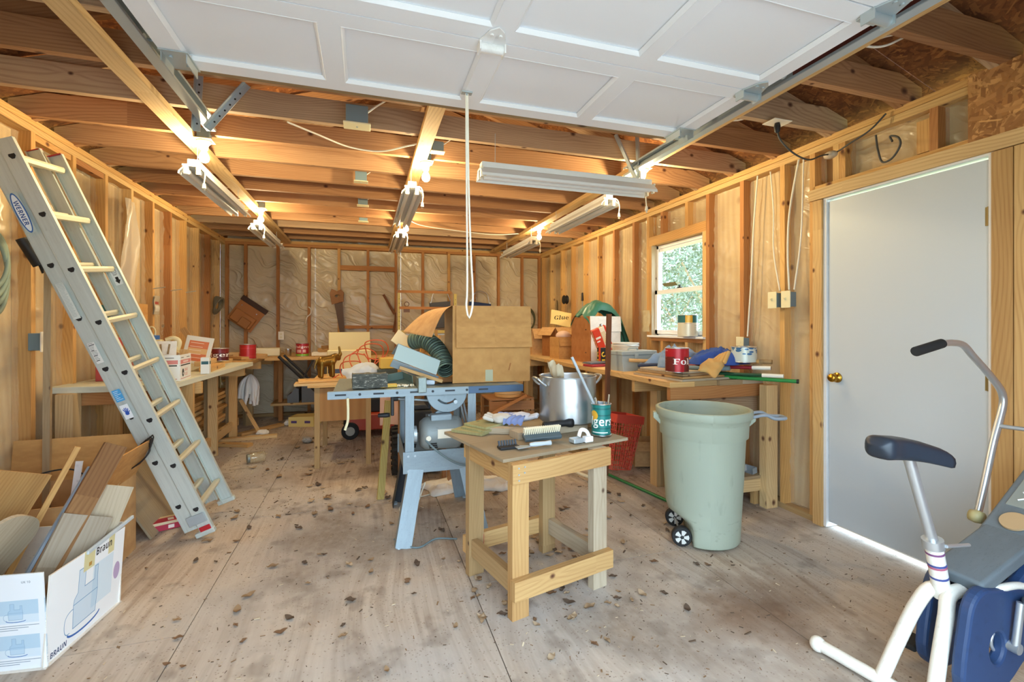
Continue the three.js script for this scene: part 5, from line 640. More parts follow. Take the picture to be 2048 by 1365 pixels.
// ---------- right bench goods ----------
{
  const t = thing('cardboard_box', 'tall brown and white carton with a green tarp on the right bench', 'box', [2.37, BY, -4.5], [0, 0.15, 0]); carton(t, 0.4, 0.48, 0.34, M2.cardDark, { f: 3.05 }, 0.006, M2.cardWhite); mesh('white_face', box(0.38, 0.47, 0.002), M2.cardWhite, t, [0.004, 0.24, 0.172]); for (const y of [0.1, 0.34]) mesh('staple', box(0.002, 0.008, 0.02), M.black, t, [-0.202, y, 0.1]);
  const b = thing('cardboard_box', 'brown open carton farthest back on the right bench', 'box', [2.2, BY, -5.85], [0, 0.1, 0]); carton(b, 0.3, 0.34, 0.32, M2.card, { f: 2.7, r: 2.2, l: 1.9 }, 0.005);
  const c = thing('cardboard_box', 'brown open carton third from the window on the right bench', 'box', [2.31, BY, -5.42], [0, 0.2, 0]); carton(c, 0.26, 0.36, 0.3, M2.cardDark, { f: 2.4, l: 2.5 }, 0.005, M2.card);
  const d = thing('cardboard_box', 'small yellow-tan carton between the brown cartons on the right bench', 'box', [2.2, BY, -4.98], [0, 0.1, 0]); carton(d, 0.24, 0.25, 0.22, M2.cardPale, { f: 2.85 }, 0.005); one('crumpled_cloth', 'pinkish cloth bunched in the small yellow-tan carton', 'cloth', moved(new THREE.IcosahedronGeometry(0.09, 3), null, null, [1, 0.7, 1]), std({ color: tint('#d8b7a4'), roughness: 1 }), [2.2, BY + 0.26, -4.98]);
  const nm = std({ map: canvasTex(256, 200, (x, W, H) => { x.fillStyle = '#e3c987'; x.fillRect(0, 0, W, H); x.fillStyle = '#2c261c'; x.font = 'italic bold 78px serif'; x.save(); x.translate(40, 130); x.rotate(-0.15); x.fillText('Glue', 0, 0); x.restore(); }), roughness: 0.85 });
  one('paper_bag', 'tan paper bag with a handwritten word on the rear cartons', 'bag', (() => { const g = sheet(0.26, 0.2, 14, 10, (x, z) => 0.012 * Math.sin(x * 25) * Math.cos(z * 20), 0.012); const P = g.attributes.position, U = g.attributes.uv; for (let i = 0; i < U.count; i++) U.setXY(i, P.getX(i) / 0.26 + 0.5, 0.5 - P.getZ(i) / 0.2); return g; })(), nm, [2.33, 1.37, -5.35], [1.15, -0.25, 0.1]);
  // tarp heaped over the carton
  one('green_tarp', 'green plastic tarp draped over the tall carton, hanging right', 'tarp', (() => { const cv = new THREE.CatmullRomCurve3([[-0.2, 0.02, 0], [-0.12, 0.1, 0], [-0.02, 0.17, 0], [0.1, 0.15, 0.02], [0.2, 0.06, 0.05], [0.27, -0.08, 0.08], [0.33, -0.24, 0.1], [0.37, -0.34, 0.1]].map(V3)); return sheet(1, 1, 60, 22, (x, z) => { const u = x + 0.5, p = cv.getPoint(u), wd = 0.34 - 0.2 * u, f = 0.012 * Math.sin(z * 16 + 5 * u) + 0.03 * (fbm(u * 9, z * 5, 3) - 0.5), e = -0.1 * Math.pow(2 * Math.abs(z), 3) * (1 - 0.5 * u); return [p.x + f * 0.4, p.y + f + e, p.z + z * wd]; }, 0.012); })(), std({ color: tint('#3f7b66'), roughness: 0.38 }), [2.36, BY + 0.47, -4.5], [0, 0.15, 0]);
  // orange cans by the stick
  const oc = canMat((x, W, H) => { x.fillStyle = '#d8432a'; x.fillRect(0, 0, W, H); x.fillStyle = '#f2e6d0'; x.fillRect(W * 0.5, 0, W * 0.35, H); x.fillStyle = '#c9a13a'; for (let i = 0; i < 6; i++) x.fillRect(W * 0.52 + i * 26, 60, 12, 150); x.fillStyle = '#efe9dc'; x.fillRect(30, 100, 180, 26); x.fillRect(30, 150, 120, 16); });
  { const t2 = thing('oil_tin', 'red and white flat tin tilted against the tall carton', 'tin', [2.18, 1.17, -4.03], [0.1, -0.1, 0.42]); mesh('tin_body', rbox(0.15, 0.2, 0.06, 0.008), oc, t2); mesh('tin_cap', cyl(0.014, 0.014, 0.02, 12), M.steel, t2, [0.04, 0.11, 0]); }
  { const bx = std({ map: canvasTex(128, 160, (x, W, H) => { x.fillStyle = '#d94b2c'; x.fillRect(0, 0, W, H); x.fillStyle = '#16181a'; x.fillRect(0, 0, 60, H); x.fillStyle = '#f1c93f'; x.beginPath(); x.arc(34, 60, 18, 0.4, 5); x.lineWidth = 12; x.strokeStyle = '#f1c93f'; x.stroke(); x.fillRect(14, 104, 36, 14); }), roughness: 0.5 }); one('small_carton', 'small orange and black box standing beside the grey toolbox', 'box', rbox(0.13, 0.17, 0.06, 0.003), bx, [2.2, BY + 0.085, -4.0], [0, 0.1, 0]); }
  one('notebook', 'red book lying at the bench edge left of the toolbox', 'book', rbox(0.2, 0.02, 0.15, 0.004), std({ color: tint('#a5303a'), roughness: 0.5 }), [2.06, BY + 0.012, -3.9], [0, 0.2, 0]); one('clipboard', 'dark clipboard with papers on the red book', 'clipboard', merge([rbox(0.2, 0.006, 0.14, 0.002), moved(box(0.18, 0.008, 0.12), [0, 0.006, 0])]), std({ color: tint('#6c7076'), roughness: 0.5 }), [2.07, BY + 0.03, -3.95], [0, 0.15, 0.03]);
  stick('iron_rod', 'rusty brown stick leaning upright against the right bench edge', 'stick', [1.925, 0.02, 3.48], [1.935, 1.38, 3.44], 0.045, 0.02, std({ map: T.joist, color: tint('#9a7560'), roughness: 0.9 }), 0.3);
  { const t2 = thing('toolbox', 'light grey plastic toolbox on the right bench', 'toolbox', [2.2, BY, -3.5], [0, 0.12, 0]); const gp = std({ color: tint('#9fa9a8'), roughness: 0.45 }); mesh('toolbox_body', moved(prism([[-0.165, 0], [0.165, 0], [0.18, 0.13], [-0.18, 0.13]], 0.17, 0.004)), gp, t2); mesh('toolbox_lid', rbox(0.375, 0.035, 0.19, 0.008), gp, t2, [0, 0.152, 0]); mesh('lid_handle', polyTube([[-0.05, 0.168, 0], [-0.05, 0.19, 0], [0.05, 0.19, 0], [0.05, 0.168, 0]], 0.007), gp, t2); mesh('latch', rbox(0.035, 0.04, 0.012, 0.004), gp, t2, [-0.04, 0.125, 0.097]); }
  { const t2 = thing('bucket', 'white plastic bucket behind the grey toolbox', 'bucket', [2.52, BY, -4.15]); mesh('bucket_body', lathe([[0, 0], [0.11, 0], [0.13, 0.17], [0.137, 0.172], [0.137, 0.185], [0.13, 0.187], [0.13, 0.2], [0.136, 0.202], [0.136, 0.21], [0.126, 0.21], [0.105, 0.01], [0, 0.01]], 36), std({ color: tint('#e4e2d4'), roughness: 0.5 }), t2); mesh('wire_handle', tube([[-0.137, 0.19, 0], [-0.1, 0.2, 0.1], [0, 0.18, 0.145], [0.1, 0.2, 0.1], [0.137, 0.19, 0]], 0.003, 30), M.galv, t2); }
  { const t2 = thing('paint_roller', 'white paint roller frame behind the toolbox', 'roller', [2.42, BY + 0.04, -3.5]); mesh('roller_frame', polyTube([[-0.09, 0.12, 0], [-0.04, 0.11, 0], [-0.03, 0.02, 0], [0.1, 0.0, 0], [0.2, -0.02, 0]], 0.011), M.white, t2); mesh('tray', sheet(0.3, 0.16, 12, 6, (x, z) => 0.02 * Math.cos(x * 8) + 0.01 * fbm(x * 20, z * 20, 2), 0.006), M.white, t2, [0.05, 0.0, 0.06]); }
  // stacked panels with the red can
  ['lowest white-edged panel of the stack under the red can', 'second panel of the stack under the red can', 'third panel of the stack under the red can', 'top panel of the stack under the red can'].forEach((l, i) => flat('panel_offcut', l, 'board', 0.5 - i * 0.02, 0.013, 0.52 - i * 0.03, [M.oldwood[0], M.pine[4], M.oldwood[1], M.oldwood[0]][i], 2.27 + i * 0.006, BY + 0.001 + i * 0.0155, 2.93 + i * 0.01, 0.1 + i * 0.02, i));
  can('large red coffee can on the stacked panels of the right bench', 2.06, BY + 0.063, 2.72, 0.078, 0.165, folg('#b51d27', '#6d2420', 'Folgers', 285, 84), 0.55, { ribs: 0 });
  // leather glove, rags, shop apron
  const crum = (w, d, h, sd, nx = 40, nz = 28) => sheet(w, d, nx, nz, (x, z) => { const e = (1 - (2 * x / w) ** 2) * (1 - (2 * z / d) ** 2), q = Math.pow(Math.max(0, e), 0.55), rg = 1 - Math.abs(2 * fbm(x * 9 + sd, z * 9 + sd, 3) - 1), k = 0.8 + 0.4 * noise(x * 12 + sd, z * 12); return [x * k + 0.02 * noise(z * 20 + sd, x * 9), q * h * (0.15 + 0.5 * fbm(x * 6 + sd, z * 6, 2) + 0.28 * Math.pow(rg, 3)) + 0.004, z * k]; }, 0.008);
  M2.crum = crum;
  one('denim_rag', 'light blue denim rag heaped behind the red can', 'cloth', crum(0.5, 0.32, 0.26, 3), std({ color: tint('#7d97bd'), roughness: 1, bumpMap: T.fuzz, bumpScale: 0.001 }), [2.4, BY + 0.06, -3.2], [0, 0.2, 0]); one('shop_apron', 'dark blue folded apron on the right bench near the wall', 'cloth', crum(0.42, 0.28, 0.2, 8), std({ color: tint('#34519a'), roughness: 0.95 }), [2.5, BY + 0.1, -2.82], [0, 0.1, 0]);
  one('leather_glove', 'tan leather glove hanging over the panels right of the red can', 'glove', (() => { const l = [moved(crum(0.2, 0.13, 0.05, 5, 20, 14), [0, 0, 0], [0.3, 0.2, 0.2])]; for (let i = 0; i < 4; i++) l.push(moved(new THREE.CapsuleGeometry(0.014, 0.08, 4, 10), [0.13, 0.05 + i * 0.004, -0.03 + i * 0.024], [0, -0.3 + i * 0.1, -1.1 + i * 0.12])); return merge(l); })(), std({ color: tint('#c09a5e'), roughness: 0.9 }), [2.24, BY + 0.09, -2.6], [0, 0.3, 0.1]);
  // handles sticking out at the near end
  const hd = (name, lab, a, b, r, m, tip) => { const t2 = thing(name, lab, 'handle'); mesh('shaft', bar(V([a])[0], V([b])[0], r, 12), m, t2); if (tip) { const A = V3(V([a])[0]), B = V3(V([b])[0]); const q = B.clone().lerp(A, tip[1] / A.distanceTo(B)); mesh('grip_tip', bar(B.toArray(), q.toArray(), r * 1.12, 12), tip[0], t2); } };
  const gm = std({ color: tint('#2f8a45'), roughness: 0.35 }), dg = std({ color: tint('#1d4a30'), roughness: 0.4 }), wh = std({ color: tint('#e6e4da'), roughness: 0.5 });
  hd('garden_pole', 'bright green pole lying at the near end of the right bench', [2.3, BY + 0.014, 3.0], [2.71, 0.916, 2.33], 0.013, gm, [M.black, 0.012]); hd('garden_tool', 'dark green handle with white tip at the near bench end', [2.25, BY + 0.03, 3.05], [2.66, 0.945, 2.4], 0.012, dg, [wh, 0.13]); hd('garden_tool', 'red handle with white and grey tip at the near bench end', [2.3, BY + 0.07, 3.1], [2.66, 0.99, 2.5], 0.013, std({ color: tint('#8e2430'), roughness: 0.4 }), [wh, 0.12]); hd('garden_tool', 'worn orange wooden handle highest at the near bench end', [2.4, BY + 0.12, 3.05], [2.69, 1.03, 2.52], 0.014, M.stud[3], [M.oldwood[2], 0.08]); hd('garden_tool', 'blue-grey metal tube beside the leather glove', [2.2, BY + 0.07, 2.95], [2.42, 0.985, 2.62], 0.016, M.boxblue);
  ['brown wooden handle left of the red can', 'dark blue handle left of the red can', 'pale wooden handle lowest left of the red can'].forEach((l, i) => hd('garden_tool', l, [2.05 + i * 0.02, BY + 0.03 + (2 - i) * 0.035, 3.32 - i * 0.1], [2.5, BY + 0.08, 3.1 - i * 0.05], 0.014, [M.pine[2], std({ color: tint('#26324e'), roughness: 0.5 }), M.pine[0]][i]));
  one('striped_rag', 'blue and white striped rag beside the toolbox', 'cloth', crum(0.16, 0.1, 0.05, 4, 18, 12), std({ map: canvasTex(128, 64, (x, W, H) => { x.fillStyle = '#d8dbe0'; x.fillRect(0, 0, W, H); x.fillStyle = '#44568e'; for (let i = 0; i < 12; i++) x.fillRect(i * 11, 0, 4, H); }), roughness: 1 }), [2.15, BY, -3.18]);
  can('cream paint can with a green label on the window sill', 2.74, WY0 + 0.016, 3.47, 0.085, 0.19, canMat((x, W, H) => { x.fillStyle = '#d8d3bd'; x.fillRect(0, 0, W, H); x.fillStyle = '#2c6a6c'; x.fillRect(0, 0, W, 90); x.fillStyle = '#d7a93c'; x.fillRect(150, 0, 60, 90); x.fillStyle = '#8a8670'; for (let i = 0; i < 5; i++) x.fillRect(230, 120 + i * 22, 110, 5); x.fillStyle = '#b0724c'; x.fillRect(140, 100, 60, 4); }), 0.4, { name: 'paint_can', lid: M.galv });
  can('white paint-spattered can against the wall at the near bench end', 2.6, BY + 0.12, 2.68, 0.085, 0.11, canMat((x, W, H) => { x.fillStyle = '#cdd5cc'; x.fillRect(0, 0, W, H); x.fillStyle = '#3f6f9c'; for (let i = 0; i < 30; i++) { x.beginPath(); x.arc(hash(i, 1) * W, hash(i, 2) * 110, 6 + 14 * hash(i, 3), 0, 7); x.fill(); } }), 0.2, { name: 'paint_can' });
}
// under the right bench
{
  const rp = std({ color: tint('#d4503f'), roughness: 0.45 }), t = thing('laundry_basket', 'red plastic lattice basket under the right bench', 'basket', [2.1, 0.02, -3.62], [0, 0.2, -0.16]);
  const bars = []; const h = 0.42, ring = (s, y) => [[-0.14 * s, y, 0.1 * s], [0.14 * s, y, 0.1 * s], [0.14 * s, y, -0.1 * s], [-0.14 * s, y, -0.1 * s]];
  for (let k = 0; k <= 9; k++) { const y = 0.01 + k * h / 10, s = 0.75 + 0.03 * k, r = ring(s, y); for (let i = 0; i < 4; i++) mesh('lattice_bar', bar(r[i], r[(i + 1) % 4], 0.004, 5), rp, t); }
  for (let i = 0; i < 4; i++) for (let j = 0; j < 9; j++) { const a = ring(0.75, 0.01), b = ring(1.05, h), f = j / 9, l = (p, q) => [p[0] + (q[0] - p[0]) * f, p[1], p[2] + (q[2] - p[2]) * f]; mesh('lattice_bar', bar(l(a[i], a[(i + 1) % 4]), l(b[i], b[(i + 1) % 4]), 0.004, 5), rp, t); }
  mesh('basket_rim', (() => { const r = ring(1.08, h + 0.02); return merge([0, 1, 2, 3].map((i) => { const a = r[i], b = r[(i + 1) % 4]; return moved(box(Math.hypot(b[0] - a[0], b[2] - a[2]) + 0.02, 0.07, 0.012), [(a[0] + b[0]) / 2, h + 0.03, (a[2] + b[2]) / 2], [0, i % 2 ? PI / 2 : 0, 0]); })); })(), rp, t);
  const c = thing('cardboard_box', 'open brown carton on the floor under the right bench', 'box', [2.45, 0.02, -3.68], [0, -0.3, 0]); carton(c, 0.26, 0.22, 0.22, M2.card, { f: 2.2, l: 2.3 }, 0.005);
  one('battery_case', 'small dark device leaning at the front of that carton', 'device', merge([rbox(0.07, 0.16, 0.05, 0.006), moved(rbox(0.05, 0.1, 0.004, 0.001), [0, 0, 0.027])]), std({ color: tint('#3b4148'), roughness: 0.4 }), [2.44, 0.1, -3.5], [0, -0.3, 0.08]);
  one('garden_pole', 'green pole lying on the floor left of the trash can', 'pole', bar([1.95, 0.014, -3.62], [2.08, 0.014, -2.86], 0.012, 12), std({ color: tint('#2f7d42'), roughness: 0.35 }));
  one('hose_loop', 'pale curved hose piece on the floor under the bench', 'hose', tube(V([[1.72, 0.02, 3.75], [1.66, 0.06, 3.65], [1.7, 0.05, 3.5], [1.8, 0.02, 3.42]]), 0.014, 24, 10), std({ color: tint('#d2bf9a'), roughness: 0.6 }));
  [[2.36, 0, 0.1], [2.43, 0.01, -0.2], [2.5, 0, 0.3], [2.56, 0.03, -0.1], [2.63, 0, 0.2], [2.5, 0.06, 0.5]].forEach(([x, y, r], i) => one('metal_bracket', ['galvanized bracket leftmost on the low shelf', 'galvanized bracket second from left on the low shelf', 'galvanized bracket in the middle of the low shelf', 'galvanized bracket fourth on the low shelf', 'galvanized bracket rightmost on the low shelf', 'galvanized bracket on top of the low shelf pile'][i], 'bracket', merge([box(0.05, 0.004, 0.22), moved(box(0.004, 0.04, 0.22), [0.025, 0.02, 0]), moved(box(0.05, 0.04, 0.004), [0, 0.02, 0.11])]), M.galv, [x, 0.225 + y, -2.74], [0, r, 0.1]));
  stick('plank', 'brown plank slanting low behind the table saw', 'board', [1.0, 0.3, 4.5], [1.62, 0.52, 4.7], 0.12, 0.03, M.stud[2], 1.5, 2); { const b = thing('bushel_basket', 'woven wooden bushel basket under the back of the right bench', 'basket', [1.5, 0.5, -4.9]); for (let k = 0; k < 5; k++) mesh('woven_band', cyl(0.15 + k * 0.006, 0.145 + k * 0.006, 0.034, 24, false), M.pine[k % 2 ? 0 : 3], b, [0, 0.02 + k * 0.037, 0]); mesh('basket_hoop', moved(new THREE.TorusGeometry(0.178, 0.008, 8, 28), [0, 0.2, 0], [PI / 2, 0, 0]), M.pine[1], b); }
  const cr = thing('wooden_crate', 'dark wooden crate on the floor under the bushel basket', 'crate', [1.5, 0, -4.95]); for (let i = 0; i < 4; i++) { lum(cr, 'slat', 0.5, 0.1, 0.015, 0, 0.06 + i * 0.12, -0.2, M.joist[i % 4], i); lum(cr, 'slat', 0.5, 0.1, 0.015, 0, 0.06 + i * 0.12, 0.2, M.joist[i % 4], i); } for (const [x, z] of [[-1, -1], [1, -1], [-1, 1], [1, 1]]) lum(cr, 'corner_post', 0.03, 0.48, 0.03, x * 0.235, 0.24, z * 0.178, M.joist[1], 1); lum(cr, 'crate_top', 0.5, 0.015, 0.4, 0, 0.488, 0, M.joist[2], 2);
}

// ---------- left bench goods ----------
{
  const bf = std({ map: canvasTex(512, 300, (x, W, H) => { x.fillStyle = '#e9ebe8'; x.fillRect(0, 0, W, H); x.fillStyle = '#d98a86'; x.fillRect(20, 60, W - 40, 46); x.fillStyle = '#f0e6e2'; for (let i = 0; i < 9; i++) x.fillRect(140 + i * 27, 72, 18, 22); x.fillStyle = '#23272a'; x.fillRect(30, 116, W - 60, 14); x.beginPath(); x.arc(130, 210, 46, 0, 7); x.fill(); x.fillStyle = '#e9ebe8'; x.beginPath(); x.arc(140, 220, 14, 0, 7); x.fill(); x.fillStyle = '#d49a94'; x.font = 'bold 50px sans-serif'; x.fillText('BRAKE', 200, 200); x.fillText('FLUID', 200, 250); x.fillStyle = '#c88a84'; x.fillRect(30, 272, W - 60, 8); x.fillStyle = '#5a6066'; x.fillRect(40, 30, 120, 8); x.fillRect(300, 30, 150, 8); }), roughness: 0.7 });
  const t = thing('carton', 'white brake fluid carton with open flap on the left bench', 'box', [-1.37, BY + 0.001, -3.84], [0, 0.06, 0]); const w = 0.28, h = 0.18, d = 0.25, k = 0.004;
  mesh('carton_wall', box(w, h, k), bf, t, [0, h / 2, d / 2]); mesh('carton_wall', box(w, h, k), M2.cardWhite, t, [0, h / 2, -d / 2]); mesh('carton_wall', box(k, h, d), bf, t, [w / 2, h / 2, 0]); mesh('carton_wall', box(k, h, d), M2.cardWhite, t, [-w / 2, h / 2, 0]); mesh('carton_base', box(w, k, d), M2.cardWhite, t, [0, k / 2, 0]); mesh('flap', box(0.15, 0.1, k), M2.cardWhite, t, [0.03, h + 0.045, d / 2 - 0.06], [-0.15, 0, 0]); mesh('flap_slot', box(0.012, 0.07, 0.002), M.oldwood[2], t, [0.015, h + 0.04, d / 2 - 0.055], [-0.15, 0, 0.1]); mesh('flap_slot', box(0.012, 0.07, 0.002), M.oldwood[2], t, [0.06, h + 0.04, d / 2 - 0.055], [-0.15, 0, -0.1]);
  for (let i = 0; i < 3; i++) stick('wood_scrap', ['short wood scrap inside the brake fluid carton, leftmost', 'short wood scrap inside the brake fluid carton, middle', 'short wood scrap inside the brake fluid carton, rightmost'][i], 'scrap', [-1.4 + i * 0.06, BY + 0.02, 3.9], [-1.39 + i * 0.065, BY + 0.17 + 0.02 * i, 3.93], 0.05, 0.02, M.pine[i], 0.3, i);
  const j = thing('plastic_jug', 'cream plastic jug with a blue cap behind the brake fluid carton', 'jug', [-1.52, BY, -4.28], [0, 0.1, 0]); const jm = std({ color: tint('#e8ddb0'), roughness: 0.5 }); mesh('jug_body', rbox(0.2, 0.23, 0.12, 0.02, 3), jm, j, [0, 0.115, 0]); mesh('jug_shoulder', rbox(0.11, 0.05, 0.09, 0.02, 3), jm, j, [-0.05, 0.25, 0]); mesh('jug_handle', tube([[0.02, 0.27, 0], [0.07, 0.285, 0], [0.105, 0.26, 0], [0.095, 0.19, 0]], 0.018, 24, 10), jm, j); mesh('cap', cyl(0.03, 0.03, 0.035, 18), std({ color: tint('#2f62a8'), roughness: 0.4 }), j, [-0.05, 0.29, 0]); mesh('spout_hose', tube([[-0.05, 0.3, 0], [-0.05, 0.35, 0], [-0.07, 0.375, 0], [-0.1, 0.35, 0], [-0.1, 0.29, 0.02]], 0.006, 24, 8), M.cream, j);
  one('framed_panel', 'tilted white framed orange sheet leaning on the left bench', 'panel', rbox(0.2, 0.24, 0.02, 0.003), std({ map: canvasTex(256, 300, (x, W, H) => { x.fillStyle = '#e4e2d4'; x.fillRect(0, 0, W, H); x.fillStyle = '#d9794a'; x.fillRect(36, 50, 184, 220); x.fillStyle = '#e2b376'; x.fillRect(36, 130, 184, 60); x.fillStyle = '#f0d9c0'; x.font = 'bold 22px sans-serif'; for (let i = 0; i < 5; i++) x.fillRect(50, 70 + i * 40, 110 + 40 * hash(i, 4), 6); }), roughness: 0.5 }), [-1.38, BY + 0.17, -4.6], [-0.25, 0.15, -0.14]);
  one('spray_carton', 'small white and green box standing beside the brake fluid carton', 'box', rbox(0.06, 0.13, 0.06, 0.003), std({ map: canvasTex(64, 128, (x, W, H) => { x.fillStyle = '#e3e5e0'; x.fillRect(0, 0, W, H); x.fillStyle = '#2f5f6a'; x.fillRect(6, 30, 52, 24); }), roughness: 0.6 }), [-1.22, BY + 0.066, -4.25], [0, 0.1, 0]);
  [['long pale lumber piece lying on the left bench, upper', 0.04, -1.36, 4.75, 0.12], ['long pale lumber piece lying on the left bench, lower front', 0.0, -1.28, 4.65, 0.06], ['flat board lying on the left bench below the dark red can', 0.0, -1.4, 5.25, -0.1]].forEach(([l, y, x, d, r], i) => flat('lumber_piece', l, 'board', 0.09, 0.038, 0.5, M.pine[[0, 3, 1][i]], x, BY + y, d, r, i));
  can('dark red coffee can on the left bench', -1.36, BY + 0.041, 5.15, 0.078, 0.12, folg('#7d2326', '#5c1a1c', 'Folgers', 230, 110), 0.1, { ribs: 1 }); can('bright red ribbed can behind the dark red can on the left bench', -1.3, BY, 6.0, 0.085, 0.165, canMat((x, W, H) => { x.fillStyle = '#b62a2e'; x.fillRect(0, 0, W, H); x.fillStyle = '#c9474a'; x.fillRect(0, 60, W, 10); x.fillRect(0, 200, W, 10); }), 0, { ribs: 1, name: 'red_can' });
  stick('wood_scrap', 'slanting wood offcut behind the framed orange sheet', 'scrap', [-1.42, BY + 0.02, 5.0], [-1.62, BY + 0.36, 5.0], 0.05, 0.02, M.pine[2], 0.1, 1);
  for (let i = 0; i < 9; i++) { const b = flat('wood_scrap', ['wood offcut on edge left of the bright red can', 'chunky wood offcut behind the dark red can', 'thin wood offcut leaning behind the bright red can', 'short wood offcut between the two red cans', 'long wood offcut against the back corner', 'curved wood offcut right of the bright red can', 'small square offcut at the back corner', 'dark wood offcut below the leather pouch', 'light wood offcut nearest the beige tray'][i], 'scrap', 0.05 + 0.02 * (i % 3), 0.03 + 0.02 * (i % 2), 0.2 + 0.04 * (i % 4), M.pine[i % 5], -1.62 + (i % 4) * 0.12, BY + 0.004 + (i > 5 ? 0.03 : 0), 5.5 + (i * 0.19) % 1.5, 0.4 * i, i, i % 3 ? 0 : 0.12, 0); }
  // red cartons and yellow funnel seen through the ladder
  one('red_carton', 'red and white carton behind the ladder on the left bench', 'box', rbox(0.12, 0.3, 0.14, 0.003), std({ map: canvasTex(128, 256, (x, W, H) => { x.fillStyle = '#b2443f'; x.fillRect(0, 0, W, H); x.fillStyle = '#e2d2c0'; x.fillRect(0, 60, W, 110); }), roughness: 0.6 }), [-1.72, BY + 0.151, -3.95], [0, 0.2, 0]);
  one('yellow_funnel', 'yellow plastic funnel behind the ladder rungs', 'funnel', lathe([[0.012, 0], [0.016, 0.06], [0.085, 0.2], [0.09, 0.2], [0.022, 0.06], [0.018, 0]], 28), std({ color: tint('#d8cf2c'), roughness: 0.4 }), [-1.66, BY + 0.2, -4.2], [PI, 0, 0]);
  one('tin_cup', 'small dull metal cup on the left bench behind the ladder', 'cup', lathe([[0, 0], [0.035, 0], [0.04, 0.09], [0.037, 0.09], [0.032, 0.005], [0, 0.005]], 24), M.galv, [-1.45, BY, -3.78]);
  one('teal_carton', 'small teal box on the wall ledge behind the ladder', 'box', rbox(0.1, 0.14, 0.06, 0.003), std({ color: tint('#2b6a74'), roughness: 0.6 }), [-1.8, 1.36, -4.0], [0, 0.3, 0]);
  // under the bench
  for (let i = 0; i < 14; i++) flat('lumber_offcut', 'lumber length number ' + ['one', 'two', 'three', 'four', 'five', 'six', 'seven', 'eight', 'nine', 'ten', 'eleven', 'twelve', 'thirteen', 'fourteen'][i] + ' counted upward in the stack under the left bench', 'lumber', 0.1 + 0.03 * hash(i, 5), 0.03, 1.5 + 0.3 * hash(i, 6), M.pine[i % 5], -1.62 + 0.06 * (hash(i, 7) - 0.5), 0.03 + i * 0.037, 5.3 + 0.3 * (hash(i, 8) - 0.5), 0.08 * (hash(i, 9) - 0.5), i);
  one('plywood_offcut', 'large plywood panel leaning under the left bench behind the ladder', 'panel', grainBox(0.012, 0.62, 0.6, 3), M2.plyDust, [-1.385, 0.268, -3.6], [0, 0, 0.52]); flat('thin_board', 'thin grey board on top of the lumber stack under the left bench', 'board', 0.34, 0.016, 0.6, M.oldwood[0], -1.58, 0.6, 4.5, 0.3, 1, 0.02, 0.03); flat('thin_board', 'thin board second from the top of the lumber stack', 'board', 0.34, 0.016, 0.6, M.oldwood[1], -1.6, 0.575, 4.48, 0.2, 2, 0.0, 0.0); flat('thin_board', 'dark board just below the thin boards on the lumber stack', 'board', 0.3, 0.02, 0.6, M.oldwood[2], -1.6, 0.55, 4.5, 0.1, 3, 0, 0);
  stick('wooden_pole', 'upright weathered pole standing at the left wall end of the bench', 'pole', [-1.66, 0.0, 3.16], [-1.68, 1.62, 3.22], 0.03, 0.03, M.oldwood[1], 0.2, 1);
  { const m = thing('mop_head', 'white cotton mop head hanging under the left bench', 'mop', [-1.38, 0.66, -6.5]); for (let i = 0; i < 46; i++) { const a = rr(0, 6.28), q = rr(0.02, 0.1), y = -rr(0.2, 0.38); mesh('mop_strand', tube([[0, 0, 0], [Math.cos(a) * q * 0.8, -0.06, Math.sin(a) * q * 0.8], [Math.cos(a) * q * 1.2, y * 0.6, Math.sin(a) * q], [Math.cos(a) * q + rr(-0.03, 0.03), y, Math.sin(a) * q]], 0.02, 8, 6), std({ color: tint('#f4f0ea'), roughness: 1 }), m); } mesh('mop_handle', bar([-0.05, 0.02, 0], [-0.28, -0.05, 0.1], 0.014, 10), M.pine[1], m); }
}
